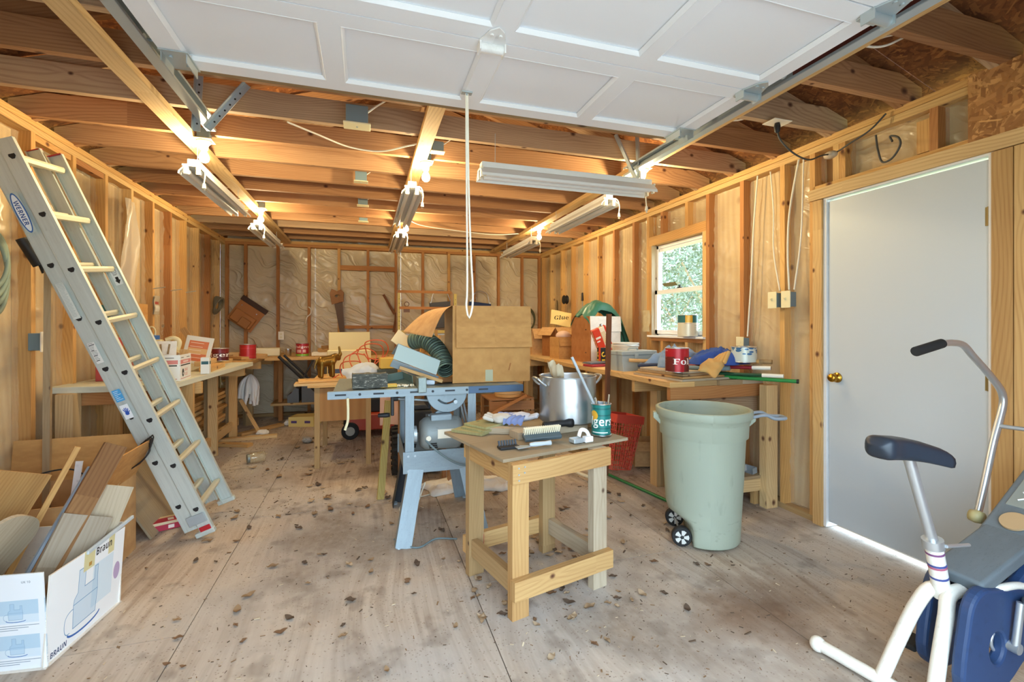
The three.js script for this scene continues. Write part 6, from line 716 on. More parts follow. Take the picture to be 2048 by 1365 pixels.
// ---------- hung on the left wall ----------
{
  one('hose_coil', 'grey-green hose coil hung on the left wall at the photo edge', 'coil', merge([0, 1, 2, 3].map((i) => moved(new THREE.TorusGeometry(0.12 + i * 0.008, 0.01, 8, 36), [0, -i * 0.03, i * 0.01], [0, i * 0.1, 0], [1, 1.3, 1]))), std({ color: tint('#8d9a84'), roughness: 0.6 }), [-1.8, 1.62, -2.98], [0, PI / 2 - 0.1, 0]);
  const h = thing('caulk_gun', 'dark caulking tool hung behind the ladder on the left wall', 'tool', [-1.8, 1.7, -3.3], [0.3, 0, 0.4]); mesh('cylinder', cyl(0.028, 0.035, 0.16, 16), M.black, h); mesh('nozzle', cyl(0.01, 0.02, 0.05, 12), M.black, h, [0, -0.1, 0]);
  one('parts_bag', 'clear plastic parts bag with a red label nailed to a left stud', 'bag', sheet(0.11, 0.17, 8, 10, (x, z) => 0.012 * Math.cos(x * 20) + 0.004 * Math.sin(z * 60), 0.01), std({ map: canvasTex(64, 96, (x, W, H) => { x.fillStyle = '#b9ad98'; x.fillRect(0, 0, W, H); x.fillStyle = '#a34b44'; x.fillRect(8, 30, 48, 14); x.fillStyle = '#d8d2c4'; x.fillRect(8, 50, 48, 30); }), roughness: 0.3 }), [-1.843, 1.47, -5.03], [PI / 2, 0, -PI / 2]);
  one('cord_coil', 'small dark cord coil hung near the back left corner', 'coil', merge([0, 1, 2, 3].map((i) => moved(new THREE.TorusGeometry(0.07 + i * 0.006, 0.012, 8, 28), [0, -i * 0.01, i * 0.008 - 0.01], [i * 0.15, 0, 0], [0.8, 1.2, 1]))), std({ color: tint('#6d6552'), roughness: 0.8 }), [-1.8, 1.56, -6.72], [0, PI / 2 - 0.3, 0]);
  one('cardboard_sheet', 'small cardboard pocket nailed to a left stud below the bags', 'cardboard', rbox(0.01, 0.2, 0.18, 0.002), M2.cardPale, [-1.835, 1.37, -4.75]);
  [[5.0, 1.62], [5.4, 1.63], [5.8, 1.64], [3.9, 1.75]].forEach(([d, y], i) => one('nail', ['long nail in a left stud above the parts bag', 'long nail in the left stud right of the parts bag', 'long nail in the left stud nearest the back corner', 'long nail in a left stud behind the ladder'][i], 'nail', bar([-1.85, y, -d], [-1.75, y + 0.015, -d + 0.02], 0.004, 6), M.galv));
  one('plastic_flap', 'torn clear plastic flap hanging off a left stud', 'plastic', sheet(0.16, 0.9, 12, 40, (x, z) => 0.02 * Math.sin(x * 30 + z * 8) + 0.02 * fbm(x * 10, z * 6, 3), 0.003), phy({ color: tint('#efe6d4'), roughness: 0.25, transparent: true, opacity: 0.4 }), [-1.83, 1.85, -4.5], [PI / 2, 0, -PI / 2 + 0.15]);
}
// ---------- back wall and bench ----------
{
  const s = thing('handsaw', 'rusty handsaw with a wooden grip hung on a back wall stud', 'handsaw', [-0.37, 1.46, -7.2], [0, 0, 0.1]); mesh('blade', prism([[-0.06, 0.2], [0.06, 0.2], [0.035, -0.42], [-0.015, -0.42]], 0.003), std({ color: tint('#5f4a3c'), roughness: 0.6, metalness: 0.4 }), s); const hs = new THREE.Shape([[-0.09, 0.14], [0.07, 0.17], [0.085, 0.3], [0.05, 0.34], [0.0, 0.32], [-0.07, 0.36], [-0.1, 0.3]].map((p) => new THREE.Vector2(...p))); const hp = new THREE.Path(); hp.absellipse(-0.005, 0.255, 0.035, 0.025, 0, 2 * PI); hs.holes.push(hp); mesh('saw_handle', new THREE.ExtrudeGeometry(hs, { depth: 0.022, bevelEnabled: true, bevelSize: 0.004, bevelThickness: 0.004 }), M.joist[2], s, [0, 0, -0.011]);
  const p = thing('tool_pouch', 'brown leather carpenter pouch hung tilted on the back wall', 'pouch', [-1.575, 1.43, -7.2], [0, 0, -0.62]); const lm = std({ color: tint('#a86c34'), roughness: 0.55 }), ld = std({ color: tint('#3d2314'), roughness: 0.6 }); mesh('pouch_back', rbox(0.36, 0.36, 0.012, 0.004), lm, p); mesh('belt', rbox(0.38, 0.07, 0.02, 0.004), ld, p, [0, 0.17, 0.006]); mesh('pocket', rbox(0.3, 0.17, 0.05, 0.015, 3), lm, p, [0, -0.07, 0.025]); mesh('small_pocket', rbox(0.14, 0.12, 0.04, 0.012, 3), std({ color: tint('#a06a36'), roughness: 0.6 }), p, [0.05, -0.1, 0.06]); for (const [x, y] of [[-0.12, 0.08], [0.1, 0.08], [0.14, -0.01]]) mesh('rivet', moved(cyl(0.008, 0.008, 0.008, 10), [x, y, 0.03], [PI / 2, 0, 0]), M.steel, p);
  one('rag_strip', 'white knotted string hung on a back wall stud', 'string', tube([[0, 0, 0], [0.03, -0.03, 0.01], [0.025, -0.1, 0.01], [-0.02, -0.15, 0.015], [-0.04, -0.24, 0.01]], 0.008, 24, 6), M.wire, [-0.79, 1.55, -7.225]);
  one('folding_rule', 'open dark hinged wooden arms hung on the back wall', 'tool', merge([moved(box(0.035, 0.34, 0.02), [-0.07, 0.15, 0], [0, 0, 0.5]), moved(box(0.035, 0.3, 0.02), [0.02, -0.12, 0], [0, 0, -0.15])]), std({ map: T.joist, color: tint('#b08a70'), roughness: 0.8 }), [0.4, 1.45, -7.225]);
  const c = thing('wire_coil', 'large green wire coil hung on the back wall at right', 'coil', [2.46, 1.38, -7.19]); for (let i = 0; i < 6; i++) mesh('wire_turn', moved(new THREE.TorusGeometry(0.2 + 0.006 * (i % 3), 0.008, 8, 44), [0.01 * (i % 2), 0, 0.012 * i - 0.03], [0.04 * i - 0.1, 0.05 * i, 0]), std({ color: tint('#56563c'), roughness: 0.7 }), c);
  const c2 = thing('cord_hank', 'narrow brown cord hank hung on the back wall', 'coil', [2.06, 1.42, -7.21]); for (let i = 0; i < 6; i++) mesh('cord_turn', moved(new THREE.TorusGeometry(0.08, 0.007, 7, 28), [0.008 * i - 0.02, 0, 0.006 * i], [0, 0.2 * i - 0.5, 0], [0.7, 1.7, 1]), std({ color: tint('#5c3a26'), roughness: 0.7 }), c2);
  [['blue folding stadium seat behind the metal shelf, left one', 1.13, 1.45, 0.1, '#5d6166'], ['blue folding stadium seat behind the rope, right one', 1.72, 1.45, -0.1, '#2d4068']].forEach(([l, x, y, r, col]) => { const t = thing('stadium_seat', l, 'seat', [x, y, -7.21], [0.02, 0, r]); mesh('seat_pad', rbox(0.36, 0.4, 0.04, 0.012), std({ color: tint(col), roughness: 0.8 }), t, [0, 0, 0]); for (const s2 of [-1, 1]) mesh('side_tube', bar([s2 * 0.19, -0.22, 0.01], [s2 * 0.16, 0.22, 0.01], 0.009, 10), M.steel, t); mesh('top_hoop', tube([[-0.15, 0.2, 0], [-0.1, 0.34, 0], [0, 0.38, 0], [0.1, 0.34, 0], [0.15, 0.2, 0]], 0.008, 24, 8), M.steel, t); });
  const sh = thing('metal_shelf', 'yellow slotted metal shelf frame standing on the back bench', 'shelf', [0.8, BY, -6.5]); const ym = std({ color: tint('#c9b764'), roughness: 0.5 }); for (const x of [-0.38, 0.38]) { const q = mesh('upright', merge([moved(box(0.035, 0.82, 0.003), [0, 0.41, 0]), moved(box(0.003, 0.82, 0.03), [-0.0175, 0.41, -0.015])]), ym, sh, [x, 0, 0.15]); for (let i = 0; i < 12; i++) mesh('slot_hole', moved(cyl(0.005, 0.005, 0.005, 8), null, [PI / 2, 0, 0]), M.black, q, [0, 0.08 + i * 0.06, 0.001]); mesh('upright', box(0.035, 0.86, 0.003), M.joist[0], sh, [x, 0.43, -0.15]); } [[0.3, ym], [0.62, M.stud[2]]].forEach(([y, m]) => mesh('shelf_rail', box(0.76, 0.035, 0.02), m, sh, [0, y, 0.15])); mesh('shelf_rail', box(0.76, 0.035, 0.02), M.stud[2], sh, [0, 0.86, -0.15]); mesh('shelf_board', box(0.74, 0.012, 0.3), M.galv, sh, [0, 0.26, 0]);
  one('cord_adapter', 'small brass padlock-like fitting hung on the metal shelf', 'fitting', merge([moved(box(0.08, 0.08, 0.02), [0, -0.05, 0]), moved(new THREE.TorusGeometry(0.03, 0.005, 6, 16), [0, 0.02, 0])]), std({ color: tint('#6b4a34'), roughness: 0.5 }), [0.52, 1.55, -6.36]);
  can('red coffee can with a green label on the back bench', -0.76, BY, 6.3, 0.075, 0.16, canMat((x, W, H) => { x.fillStyle = '#a5222a'; x.fillRect(0, 0, W, H); x.fillStyle = '#7fae3a'; x.fillRect(0, 205, W, 51); x.fillStyle = '#f0e8e0'; x.font = 'bold 60px serif'; x.fillText('Folgers', 150, 90); x.fillStyle = '#d8a9a4'; x.fillRect(190, 120, 60, 60); x.fillRect(270, 120, 40, 60); }), 0);
  one('steel_cup', 'small shiny steel cup left of the red can on the back bench', 'cup', lathe([[0, 0], [0.035, 0], [0.042, 0.09], [0.039, 0.09], [0.032, 0.005], [0, 0.005]], 24), M.steel, [-0.93, BY, -6.35]); one('foam_tray', 'long cream foam tray on the back bench corner', 'tray', (() => { const s2 = rbox(0.42, 0.1, 0.16, 0.012, 3); return s2; })(), std({ color: tint('#e2d8b4'), roughness: 0.7 }), [-1.25, BY + 0.051, -6.5], [0, 0.05, 0]); one('white_tray', 'flat white tray right of the red can on the back bench', 'tray', merge([rbox(0.3, 0.012, 0.18, 0.004), moved(box(0.3, 0.04, 0.006), [0, 0.02, 0.09]), moved(box(0.3, 0.04, 0.006), [0, 0.02, -0.09])]), std({ color: tint('#ddd6c0'), roughness: 0.6 }), [-0.5, BY + 0.007, -6.35]);
  for (let i = 0; i < 8; i++) flat('wood_scrap', ['bark-edged scrap on the white tray', 'short scrap leaning on the white tray', 'thin scrap behind the white tray', 'brown scrap beside the red and green can', 'pale scrap behind the beige board', 'long scrap lying on the back bench below the saw', 'dark scrap at the wall on the back bench', 'small scrap at the back bench front edge'][i], 'scrap', 0.05, 0.03 + 0.01 * (i % 3), 0.16 + 0.03 * (i % 4), M.pine[(i + 2) % 5], -0.55 + 0.05 * i, BY + 0.012 + (i % 3) * 0.03, 6.35 + 0.06 * (i % 5), 1.1 * i, i, 0.1 * (i % 2), 0.1);
  one('beige_panel', 'cream rounded panel standing on the back bench', 'panel', rbox(0.5, 0.3, 0.02, 0.012, 3), std({ color: tint('#e6d9a2'), roughness: 0.5 }), [-0.2, BY + 0.15, -6.25], [-0.12, 0.02, 0.01]); const bc = thing('tool_case', 'cream case with a blue stripe standing on the desk', 'case', [-0.17, 0.745, -5.2]); mesh('case_body', rbox(0.44, 0.28, 0.05, 0.012, 3), std({ color: tint('#e0d3a0'), roughness: 0.5 }), bc, [0, 0.14, 0]); mesh('blue_stripe', box(0.43, 0.045, 0.004), std({ color: tint('#42577e'), roughness: 0.5 }), bc, [0.005, 0.06, 0.026]);
  const dr = thing('drawer_box', 'grey metal drawer box on the low shelf under the back bench', 'box', [-0.62, 0.252, -6.9]); const gm = std({ color: tint('#6e7378'), roughness: 0.6 }); mesh('drawer_side', box(0.006, 0.28, 0.3), gm, dr, [-0.2, 0.14, 0]); mesh('drawer_side', box(0.006, 0.28, 0.3), gm, dr, [0.2, 0.14, 0]); mesh('drawer_front', box(0.4, 0.28, 0.006), gm, dr, [0, 0.14, 0.15]); mesh('drawer_base', box(0.4, 0.006, 0.3), gm, dr, [0, 0.004, 0]); mesh('drawer_end', prism([[-0.08, 0], [0.06, 0], [0.06, 0.18], [0.02, 0.2], [-0.04, 0.12], [-0.08, 0.1]], 0.28), gm, dr, [-0.3, 0, 0]);
  const yb = thing('shoe_box', 'flattened yellow carton with purple labels on the floor at back', 'box', [-0.75, 0, -6.5], [0, -0.3, 0]); mesh('carton_body', moved(prism([[-0.16, 0], [0.16, 0], [0.15, 0.13], [-0.16, 0.12]], 0.24), null), std({ color: tint('#dcc47c'), roughness: 0.8 }), yb); for (const x of [-0.09, 0.08]) mesh('purple_label', box(0.07, 0.03, 0.003), std({ color: tint('#54407a'), roughness: 0.6 }), yb, [x, 0.06, 0.122]);
  one('black_crutch', 'black tubular folding legs leaning against the back bench', 'tubing', merge([bar([-0.98, 0.92, -6.0], [-0.55, 0.42, -6.2], 0.018, 12), bar([-0.93, 0.93, -6.05], [-0.5, 0.43, -6.25], 0.014, 12), bar([-0.72, 0.66, -6.1], [-0.6, 0.9, -6.15], 0.01, 8)]), M.black);
  // right wall small tools
  one('tape_reel', 'black round reel hung on the right wall near the back', 'reel', moved(lathe([[0, -0.03], [0.06, -0.03], [0.065, -0.02], [0.05, 0], [0.065, 0.02], [0.06, 0.03], [0, 0.03]], 24), null, [0, 0, PI / 2]), M.black, [2.74, 1.655, -6.13]); one('belt_loop', 'tan strap loop hung on the right wall near the back corner', 'strap', moved(new THREE.TorusGeometry(0.09, 0.014, 6, 30), null, [0, PI / 2 - 0.5, 0], [1, 1.4, 1]), std({ color: tint('#7c6a4a'), roughness: 0.8 }), [2.73, 1.52, -6.42]); const kn = thing('chisel', 'small dark chisel hung on a right stud above the cartons', 'tool', [2.775, 1.62, -5.65]); mesh('tool_grip', cyl(0.012, 0.016, 0.11, 12), M.black, kn, [0, 0.05, 0]); mesh('chisel_blade', box(0.004, 0.1, 0.018), M.galv, kn, [0, -0.05, 0]);
  one('plastic_scrap', 'torn wrinkled plastic scrap beside the window', 'plastic', sheet(0.12, 0.22, 12, 18, (x, z) => 0.03 * fbm(x * 30, z * 20, 3), 0.004), phy({ color: tint('#d9c9a4'), roughness: 0.3, transparent: true, opacity: 0.6 }), [2.77, 1.33, -4.13], [PI / 2, 0, PI / 2]); one('owl_feather', 'striped dark feather stuck to the window meeting rail', 'feather', (() => { const g = sheet(0.2, 0.05, 24, 6, (x, z) => [x, 0.004 * Math.cos(z * 60), z * (0.5 + 0.5 * Math.cos(x * 9))], 0.003); return g; })(), std({ map: canvasTex(128, 32, (x, W, H) => { x.fillStyle = '#b9ab72'; x.fillRect(0, 0, W, H); x.fillStyle = '#2c2a20'; for (let i = 0; i < 10; i++) x.fillRect(i * 13, 0, 6, H); }), roughness: 0.8 }), [2.785, 1.68, -3.78], [PI / 2, 0.9, PI / 2]);
}
// ---------- piled on the saw and the desk ----------
{
  const el = thing('elephant_figurine', 'bronze elephant figurine with raised trunk on the desk boards', 'figurine', [-0.36, 0.79, -4.72], [0, 0.5, 0]); const em = std({ map: T.scuff, color: tint('#8a6a2e'), roughness: 0.35, metalness: 0.8 });
  { // one continuous body from blended capsules
    const J = [[[-0.04, 0.15, 0], [0.045, 0.16, 0], 0.052, 0.05], [[0.045, 0.16, 0], [0.085, 0.19, 0], 0.035, 0.034], [[0.085, 0.19, 0], [0.12, 0.175, 0], 0.03, 0.018], [[0.12, 0.175, 0], [0.138, 0.215, 0], 0.017, 0.013], [[0.138, 0.215, 0], [0.125, 0.285, 0], 0.013, 0.009], [[-0.055, 0.14, 0.028], [-0.06, 0.015, 0.03], 0.024, 0.018], [[-0.055, 0.14, -0.028], [-0.05, 0.015, -0.03], 0.024, 0.018], [[0.045, 0.14, 0.028], [0.05, 0.015, 0.03], 0.024, 0.018], [[0.045, 0.14, -0.028], [0.06, 0.015, -0.03], 0.024, 0.018], [[-0.095, 0.17, 0], [-0.115, 0.09, 0], 0.008, 0.006], [[0.065, 0.2, 0.03], [0.05, 0.15, 0.055], 0.014, 0.012], [[0.065, 0.2, -0.03], [0.05, 0.15, -0.055], 0.014, 0.012]];
    const res = 56, mc = new MarchingCubes(res, em, false, false, 60000), S = 0.16; mc.isolation = 0; const sd = (p, a, b, r0, r1) => { const ab = [b[0] - a[0], b[1] - a[1], b[2] - a[2]], ap = [p[0] - a[0], p[1] - a[1], p[2] - a[2]], t = cl((ab[0] * ap[0] + ab[1] * ap[1] + ab[2] * ap[2]) / (ab[0] ** 2 + ab[1] ** 2 + ab[2] ** 2)); return Math.hypot(ap[0] - ab[0] * t, ap[1] - ab[1] * t, ap[2] - ab[2] * t) - (r0 + (r1 - r0) * t); };
    for (let z = 0; z < res; z++) for (let y = 0; y < res; y++) for (let x = 0; x < res; x++) { const p = [((x - res / 2) / (res / 2)) * S, ((y - res / 2) / (res / 2)) * S + 0.145, ((z - res / 2) / (res / 2)) * S]; let d = 1; for (const j of J) { const e = sd(p, ...j), h = cl(0.5 + 0.5 * (d - e) / 0.016); d = d * (1 - h) + e * h - 0.016 * h * (1 - h); } mc.field[x + y * res + z * res * res] = -d; }
    mc.update(); const n = mc.count, g = new THREE.BufferGeometry(); g.setAttribute('position', new THREE.BufferAttribute(mc.positionArray.slice(0, n * 3), 3)); g.setAttribute('normal', new THREE.BufferAttribute(mc.normalArray.slice(0, n * 3), 3)); g.scale(S, S, S); g.translate(0, 0.145, 0); const g2 = g.clone(); g2.computeVertexNormals(); mesh('elephant_body', g, em, el);
  }
  flat('thin_board', 'orange-tan board under the elephant figurine', 'board', 0.46, 0.014, 0.24, M.pine[3], -0.36, 0.772, 4.62, 0.15, 2); flat('thin_board', 'board with a curved end under the elephant, lower one', 'board', 0.42, 0.02, 0.2, M.pine[0], -0.4, 0.748, 4.55, 0.05, 4);
  one('stone_block', 'rough dark stone block on the left wing of the saw', 'stone', (() => { const g = new THREE.BoxGeometry(0.2, 0.085, 0.1, 14, 7, 8), P = g.attributes.position; for (let i = 0; i < P.count; i++) { const x = P.getX(i), y = P.getY(i), z = P.getZ(i), k = 0.008 * (fbm(x * 40 + y * 30, z * 40 + y * 20, 3) - 0.5); P.setXYZ(i, x + k, y + k * 1.4, z + k); } g.computeVertexNormals(); return g; })(), std({ map: tex(128, 128, (u, v) => { const a = fbm(u * 14, v * 14, 4); return a > 0.68 ? [150, 148, 138] : mixc([52, 54, 52], [120, 120, 108], cl(a)); }), roughness: 0.9 }), [0.02, 0.954, -2.92], [0, 0.06, 0]);
  const oc = thing('orange_extension_cord', 'tangled orange extension cord heaped on the desk', 'cord', [0.0, 0.76, -4.75]); const om = std({ color: tint('#d2603a'), roughness: 0.5 }); for (let k = 0; k < 5; k++) { const pts = []; for (let i = 0; i < 9; i++) { const a = i * 0.8 + k, q = 0.1 + 0.04 * hash(i, k); pts.push([0.06 * k - 0.14 + Math.cos(a) * q, 0.05 + 0.05 * k + Math.sin(a) * q * 0.9 + 0.04, 0.05 * Math.sin(a * 1.3 + k) + 0.03 * k]); } mesh('cord_loop', tube(pts, 0.0055, 60, 7), om, oc); } mesh('cord_tail', tube([[-0.1, 0.02, 0.1], [-0.22, 0.0, 0.2], [-0.3, 0.02, 0.1], [-0.25, 0.05, 0]], 0.0055, 24, 7), om, oc);
  one('blue_paper', 'pale blue crumpled paper sheet on the desk pile', 'paper', M2.crum(0.3, 0.22, 0.12, 12, 24, 18), std({ color: tint('#c3cedd'), roughness: 0.8 }), [-0.04, 0.83, -4.5], [0.5, 0.2, 0]); one('yellow_case', 'yellow plastic case with a dark window on the pile', 'case', merge([rbox(0.16, 0.1, 0.12, 0.008)]), std({ color: tint('#d9b24a'), roughness: 0.45 }), [0.2, 0.932, -4.5], [0, 0.1, 0]); one('case_window_panel', 'dark clear-front parts organizer below the yellow case', 'organizer', rbox(0.22, 0.07, 0.14, 0.005), std({ color: tint('#4a5350'), roughness: 0.2 }), [0.2, 0.845, -4.5], [0, 0.1, 0]); one('desk_tray', 'low tan tray carrying the parts organizer on the desk', 'tray', merge([rbox(0.5, 0.05, 0.3, 0.004)]), M2.cardPale, [0.2, 0.782, -4.62]);
  flat('carton_sheet', 'tan torn cardboard sheet on the saw left of the fence', 'cardboard', 0.26, 0.006, 0.16, M2.cardPale, 0.1, 0.935, 3.15, 0.3, 0, 0.1, -0.1);
  const ml = thing('metal_channel', 'blue-white bent sheet metal channel propped on the saw', 'sheet metal', [0.3, 1.045, -3.05], [0.25, 0.05, -0.42]); mesh('channel_face', rbox(0.3, 0.1, 0.005, 0.001), std({ color: tint('#b9ccc8'), roughness: 0.5 }), ml, [0, 0.03, 0.03], [-0.5, 0, 0]); mesh('channel_side', rbox(0.32, 0.05, 0.005, 0.001), M2.saw, ml, [0.01, -0.04, 0.06], [0.1, 0, 0]); mesh('channel_back', rbox(0.3, 0.1, 0.005, 0.001), M2.saw, ml, [0, 0.03, -0.03], [0.5, 0, 0]);
  stick('wood_strip', 'pale wood strip sloping down in front of the metal channel', 'stick', [0.2, 1.02, 2.97], [0.46, 0.928, 2.93], 0.03, 0.02, M.pine[1], 1.2, 2);
  { const d = thing('duct_hose', 'green-grey ribbed duct hose spilling from the big carton', 'hose', [0, 0, 0]); const cv = new THREE.CatmullRomCurve3(V([[0.34, 1.17, 3.5], [0.4, 1.18, 3.42], [0.47, 1.13, 3.32], [0.51, 1.05, 3.24], [0.52, 0.98, 3.14]]).map(V3)), N = 26, m1 = std({ color: tint('#71897a'), roughness: 0.45, metalness: 0.3 }), m2 = std({ color: tint('#56695f'), roughness: 0.5, metalness: 0.3 }), rg = new THREE.TorusGeometry(0.058, 0.0065, 8, 26); for (let i = 0; i < N; i++) { const u = i / (N - 1), m = mesh('duct_ring', rg, i % 2 ? m1 : m2, d); m.position.copy(cv.getPoint(u)); m.quaternion.setFromUnitVectors(new THREE.Vector3(0, 0, 1), cv.getTangent(u)); } mesh('duct_lining', new THREE.TubeGeometry(cv, 40, 0.055, 20, false), std({ color: tint('#4a5a52'), roughness: 0.6, side: THREE.DoubleSide }), d); }
  one('green_tray', 'dark green bent metal tray low in the pile on the saw', 'tray', merge([rbox(0.2, 0.005, 0.16, 0.001), moved(box(0.2, 0.05, 0.004), [0, 0.025, -0.08]), moved(box(0.004, 0.05, 0.16), [0.1, 0.025, 0])]), std({ color: tint('#5c6f66'), roughness: 0.5 }), [0.16, 0.915, -2.98], [0.1, 0.3, 0.12]); one('sponge', 'pale blue sponge under the wood strip on the saw', 'sponge', rbox(0.09, 0.03, 0.05, 0.008, 3), std({ color: tint('#cfdcea'), roughness: 0.9 }), [0.37, 0.926, -2.95], [0, -0.1, 0]); one('yellow_level', 'yellow tool lying flat by the fence', 'tool', rbox(0.1, 0.02, 0.05, 0.006), std({ color: tint('#d2aa3a'), roughness: 0.5 }), [0.13, 0.92, -2.9]); const pl = thing('packing_beads', 'white beads scattered by the fence on the saw', 'beads', [0.2, 0.91, -2.9]); const bd = []; for (let i = 0; i < 26; i++) bd.push(moved(new THREE.SphereGeometry(0.006, 6, 5), [rr(-0.06, 0.08), 0.006, rr(-0.03, 0.03)])); mesh('beads', merge(bd), warmWhite, pl).userData.kind = 'stuff'; pl.userData.kind = 'stuff';
  one('white_plate', 'cream tilted panel behind the saw pile', 'panel', rbox(0.16, 0.12, 0.012, 0.004), std({ color: tint('#e2d7b4'), roughness: 0.6 }), [0.28, 1.16, -3.8], [-0.3, 0.3, -0.6]); for (let i = 0; i < 6; i++) stick('tool_handle_scrap', ['upright wooden handle in the heap behind the saw', 'wooden stick poking from the heap behind the saw', 'orange stick leaning right in the heap', 'short peg in the heap beside the carton flap', 'brown batten in the heap behind the channel', 'thin dowel in the heap by the shelf'][i], 'stick', [0.34 + i * 0.05, 0.92, 3.7 + 0.05 * (i % 3)], [0.36 + i * 0.055 + (i % 2 ? 0.04 : -0.04), 1.2 + 0.05 * (i % 3), 3.75], 0.022, 0.02, M.pine[i % 5], 0.3 * i, i); one('heap_box', 'tan carton holding the heap of sticks behind the saw', 'box', rbox(0.4, 0.2, 0.2, 0.004), M2.cardPale, [0.45, 0.86, -3.76], [0, 0.1, 0]); one('heap_stand', 'dark stool standing under the tan carton behind the saw', 'stool', merge([moved(box(0.42, 0.03, 0.24), [0, 0.745, 0]), ...[[-1, -1], [1, -1], [-1, 1], [1, 1]].map(([a, b]) => moved(box(0.03, 0.73, 0.03), [a * 0.18, 0.365, b * 0.09]))]), M.joist[2], [0.45, 0, -3.76], [0, 0.1, 0]);
  // pink cloth, tyre, mower
  one('pink_cloth', 'faded pink cloth draped from the desk top at its right end', 'cloth', (() => { const g = sheet(0.3, 0.4, 24, 30, (x, z) => 0.018 * Math.sin(x * 40 + z * 6) + 0.02 * fbm(x * 9, z * 9, 3), 0.006); return g; })(), std({ color: tint('#d8b4a4'), roughness: 1 }), [0.27, 0.58, -4.36], [PI / 2, 0, 0.1]);
  const mw = thing('lawn_mower', 'red push lawn mower standing under and behind the desk', 'lawn mower', [0.1, 0, -5.75]); mesh('mower_deck', moved(prism([[-0.3, 0.1], [0.35, 0.1], [0.35, 0.2], [0.2, 0.26], [-0.2, 0.26], [-0.3, 0.2]], 0.45, 0.01)), std({ color: tint('#b8452a'), roughness: 0.45 }), mw); mesh('engine', merge([rbox(0.26, 0.16, 0.24, 0.02, 3), moved(cyl(0.1, 0.1, 0.06, 24), [0, 0.11, 0])]), M2.sawDark, mw, [0, 0.35, 0]); for (const [x, z] of [[-0.27, 0.25], [0.3, 0.25], [-0.27, -0.25], [0.3, -0.25]]) { const w = mesh('wheel', moved(lathe([[0.03, -0.022], [0.085, -0.022], [0.095, -0.014], [0.095, 0.014], [0.085, 0.022], [0.03, 0.022]], 28), null, [PI / 2, 0, 0]), M2.rubber, mw, [x, 0.096, z]); mesh('hub', moved(cyl(0.05, 0.05, 0.046, 20), null, [PI / 2, 0, 0]), std({ color: tint('#a39f92'), roughness: 0.5 }), w); } mesh('push_handle', polyTube([[0.3, 0.2, 0.2], [0.55, 0.75, 0.2], [0.55, 0.75, -0.2], [0.3, 0.2, -0.2]], 0.012), M.galv, mw);
  const tl = thing('garden_tiller', 'dark wheeled garden machine with treaded tyres behind the saw', 'tiller', [0.42, 0, -4.12]); const tg = () => { const l = [moved(new THREE.TorusGeometry(0.15, 0.045, 10, 30), null)]; for (let i = 0; i < 22; i++) { const a = i / 22 * 2 * PI; l.push(moved(box(0.03, 0.022, 0.1), [Math.cos(a) * 0.192, Math.sin(a) * 0.192, 0], [0, 0, a])); } return merge(l); }; const tgeo = tg(); for (const [x, r] of [[-0.16, 0], [0.16, 0]]) { const w = mesh('tyre', tgeo, M2.rubber, tl, [x, 0.203, 0], [0, PI / 2, 0]); mesh('hub', moved(cyl(0.09, 0.09, 0.05, 22), null, [PI / 2, 0, 0]), M2.red, w); } mesh('gear_case', rbox(0.2, 0.16, 0.3, 0.02, 3), M2.sawDark, tl, [0, 0.28, 0]); mesh('engine_block', rbox(0.26, 0.2, 0.26, 0.02, 3), M2.sawDark, tl, [0, 0.45, -0.05]); mesh('cowl', rbox(0.24, 0.05, 0.22, 0.015), std({ color: tint('#39404c'), roughness: 0.4 }), tl, [0, 0.575, -0.05]);
  stick('wooden_stake', 'pale green-tinged stake leaning beside the saw legs', 'stake', [0.1, 0.0, 3.55], [0.16, 0.72, 3.6], 0.05, 0.025, std({ map: T.pine, color: tint('#d8e0b8'), roughness: 0.8 }), 0.2, 1); one('rope_strip', 'cream strip hanging down from the saw rail', 'strip', tube(V([[-0.1, 0.87, 2.79], [-0.098, 0.8, 2.79], [-0.1, 0.74, 2.79], [-0.115, 0.69, 2.79]]), 0.008, 16, 6), M.cream);
}
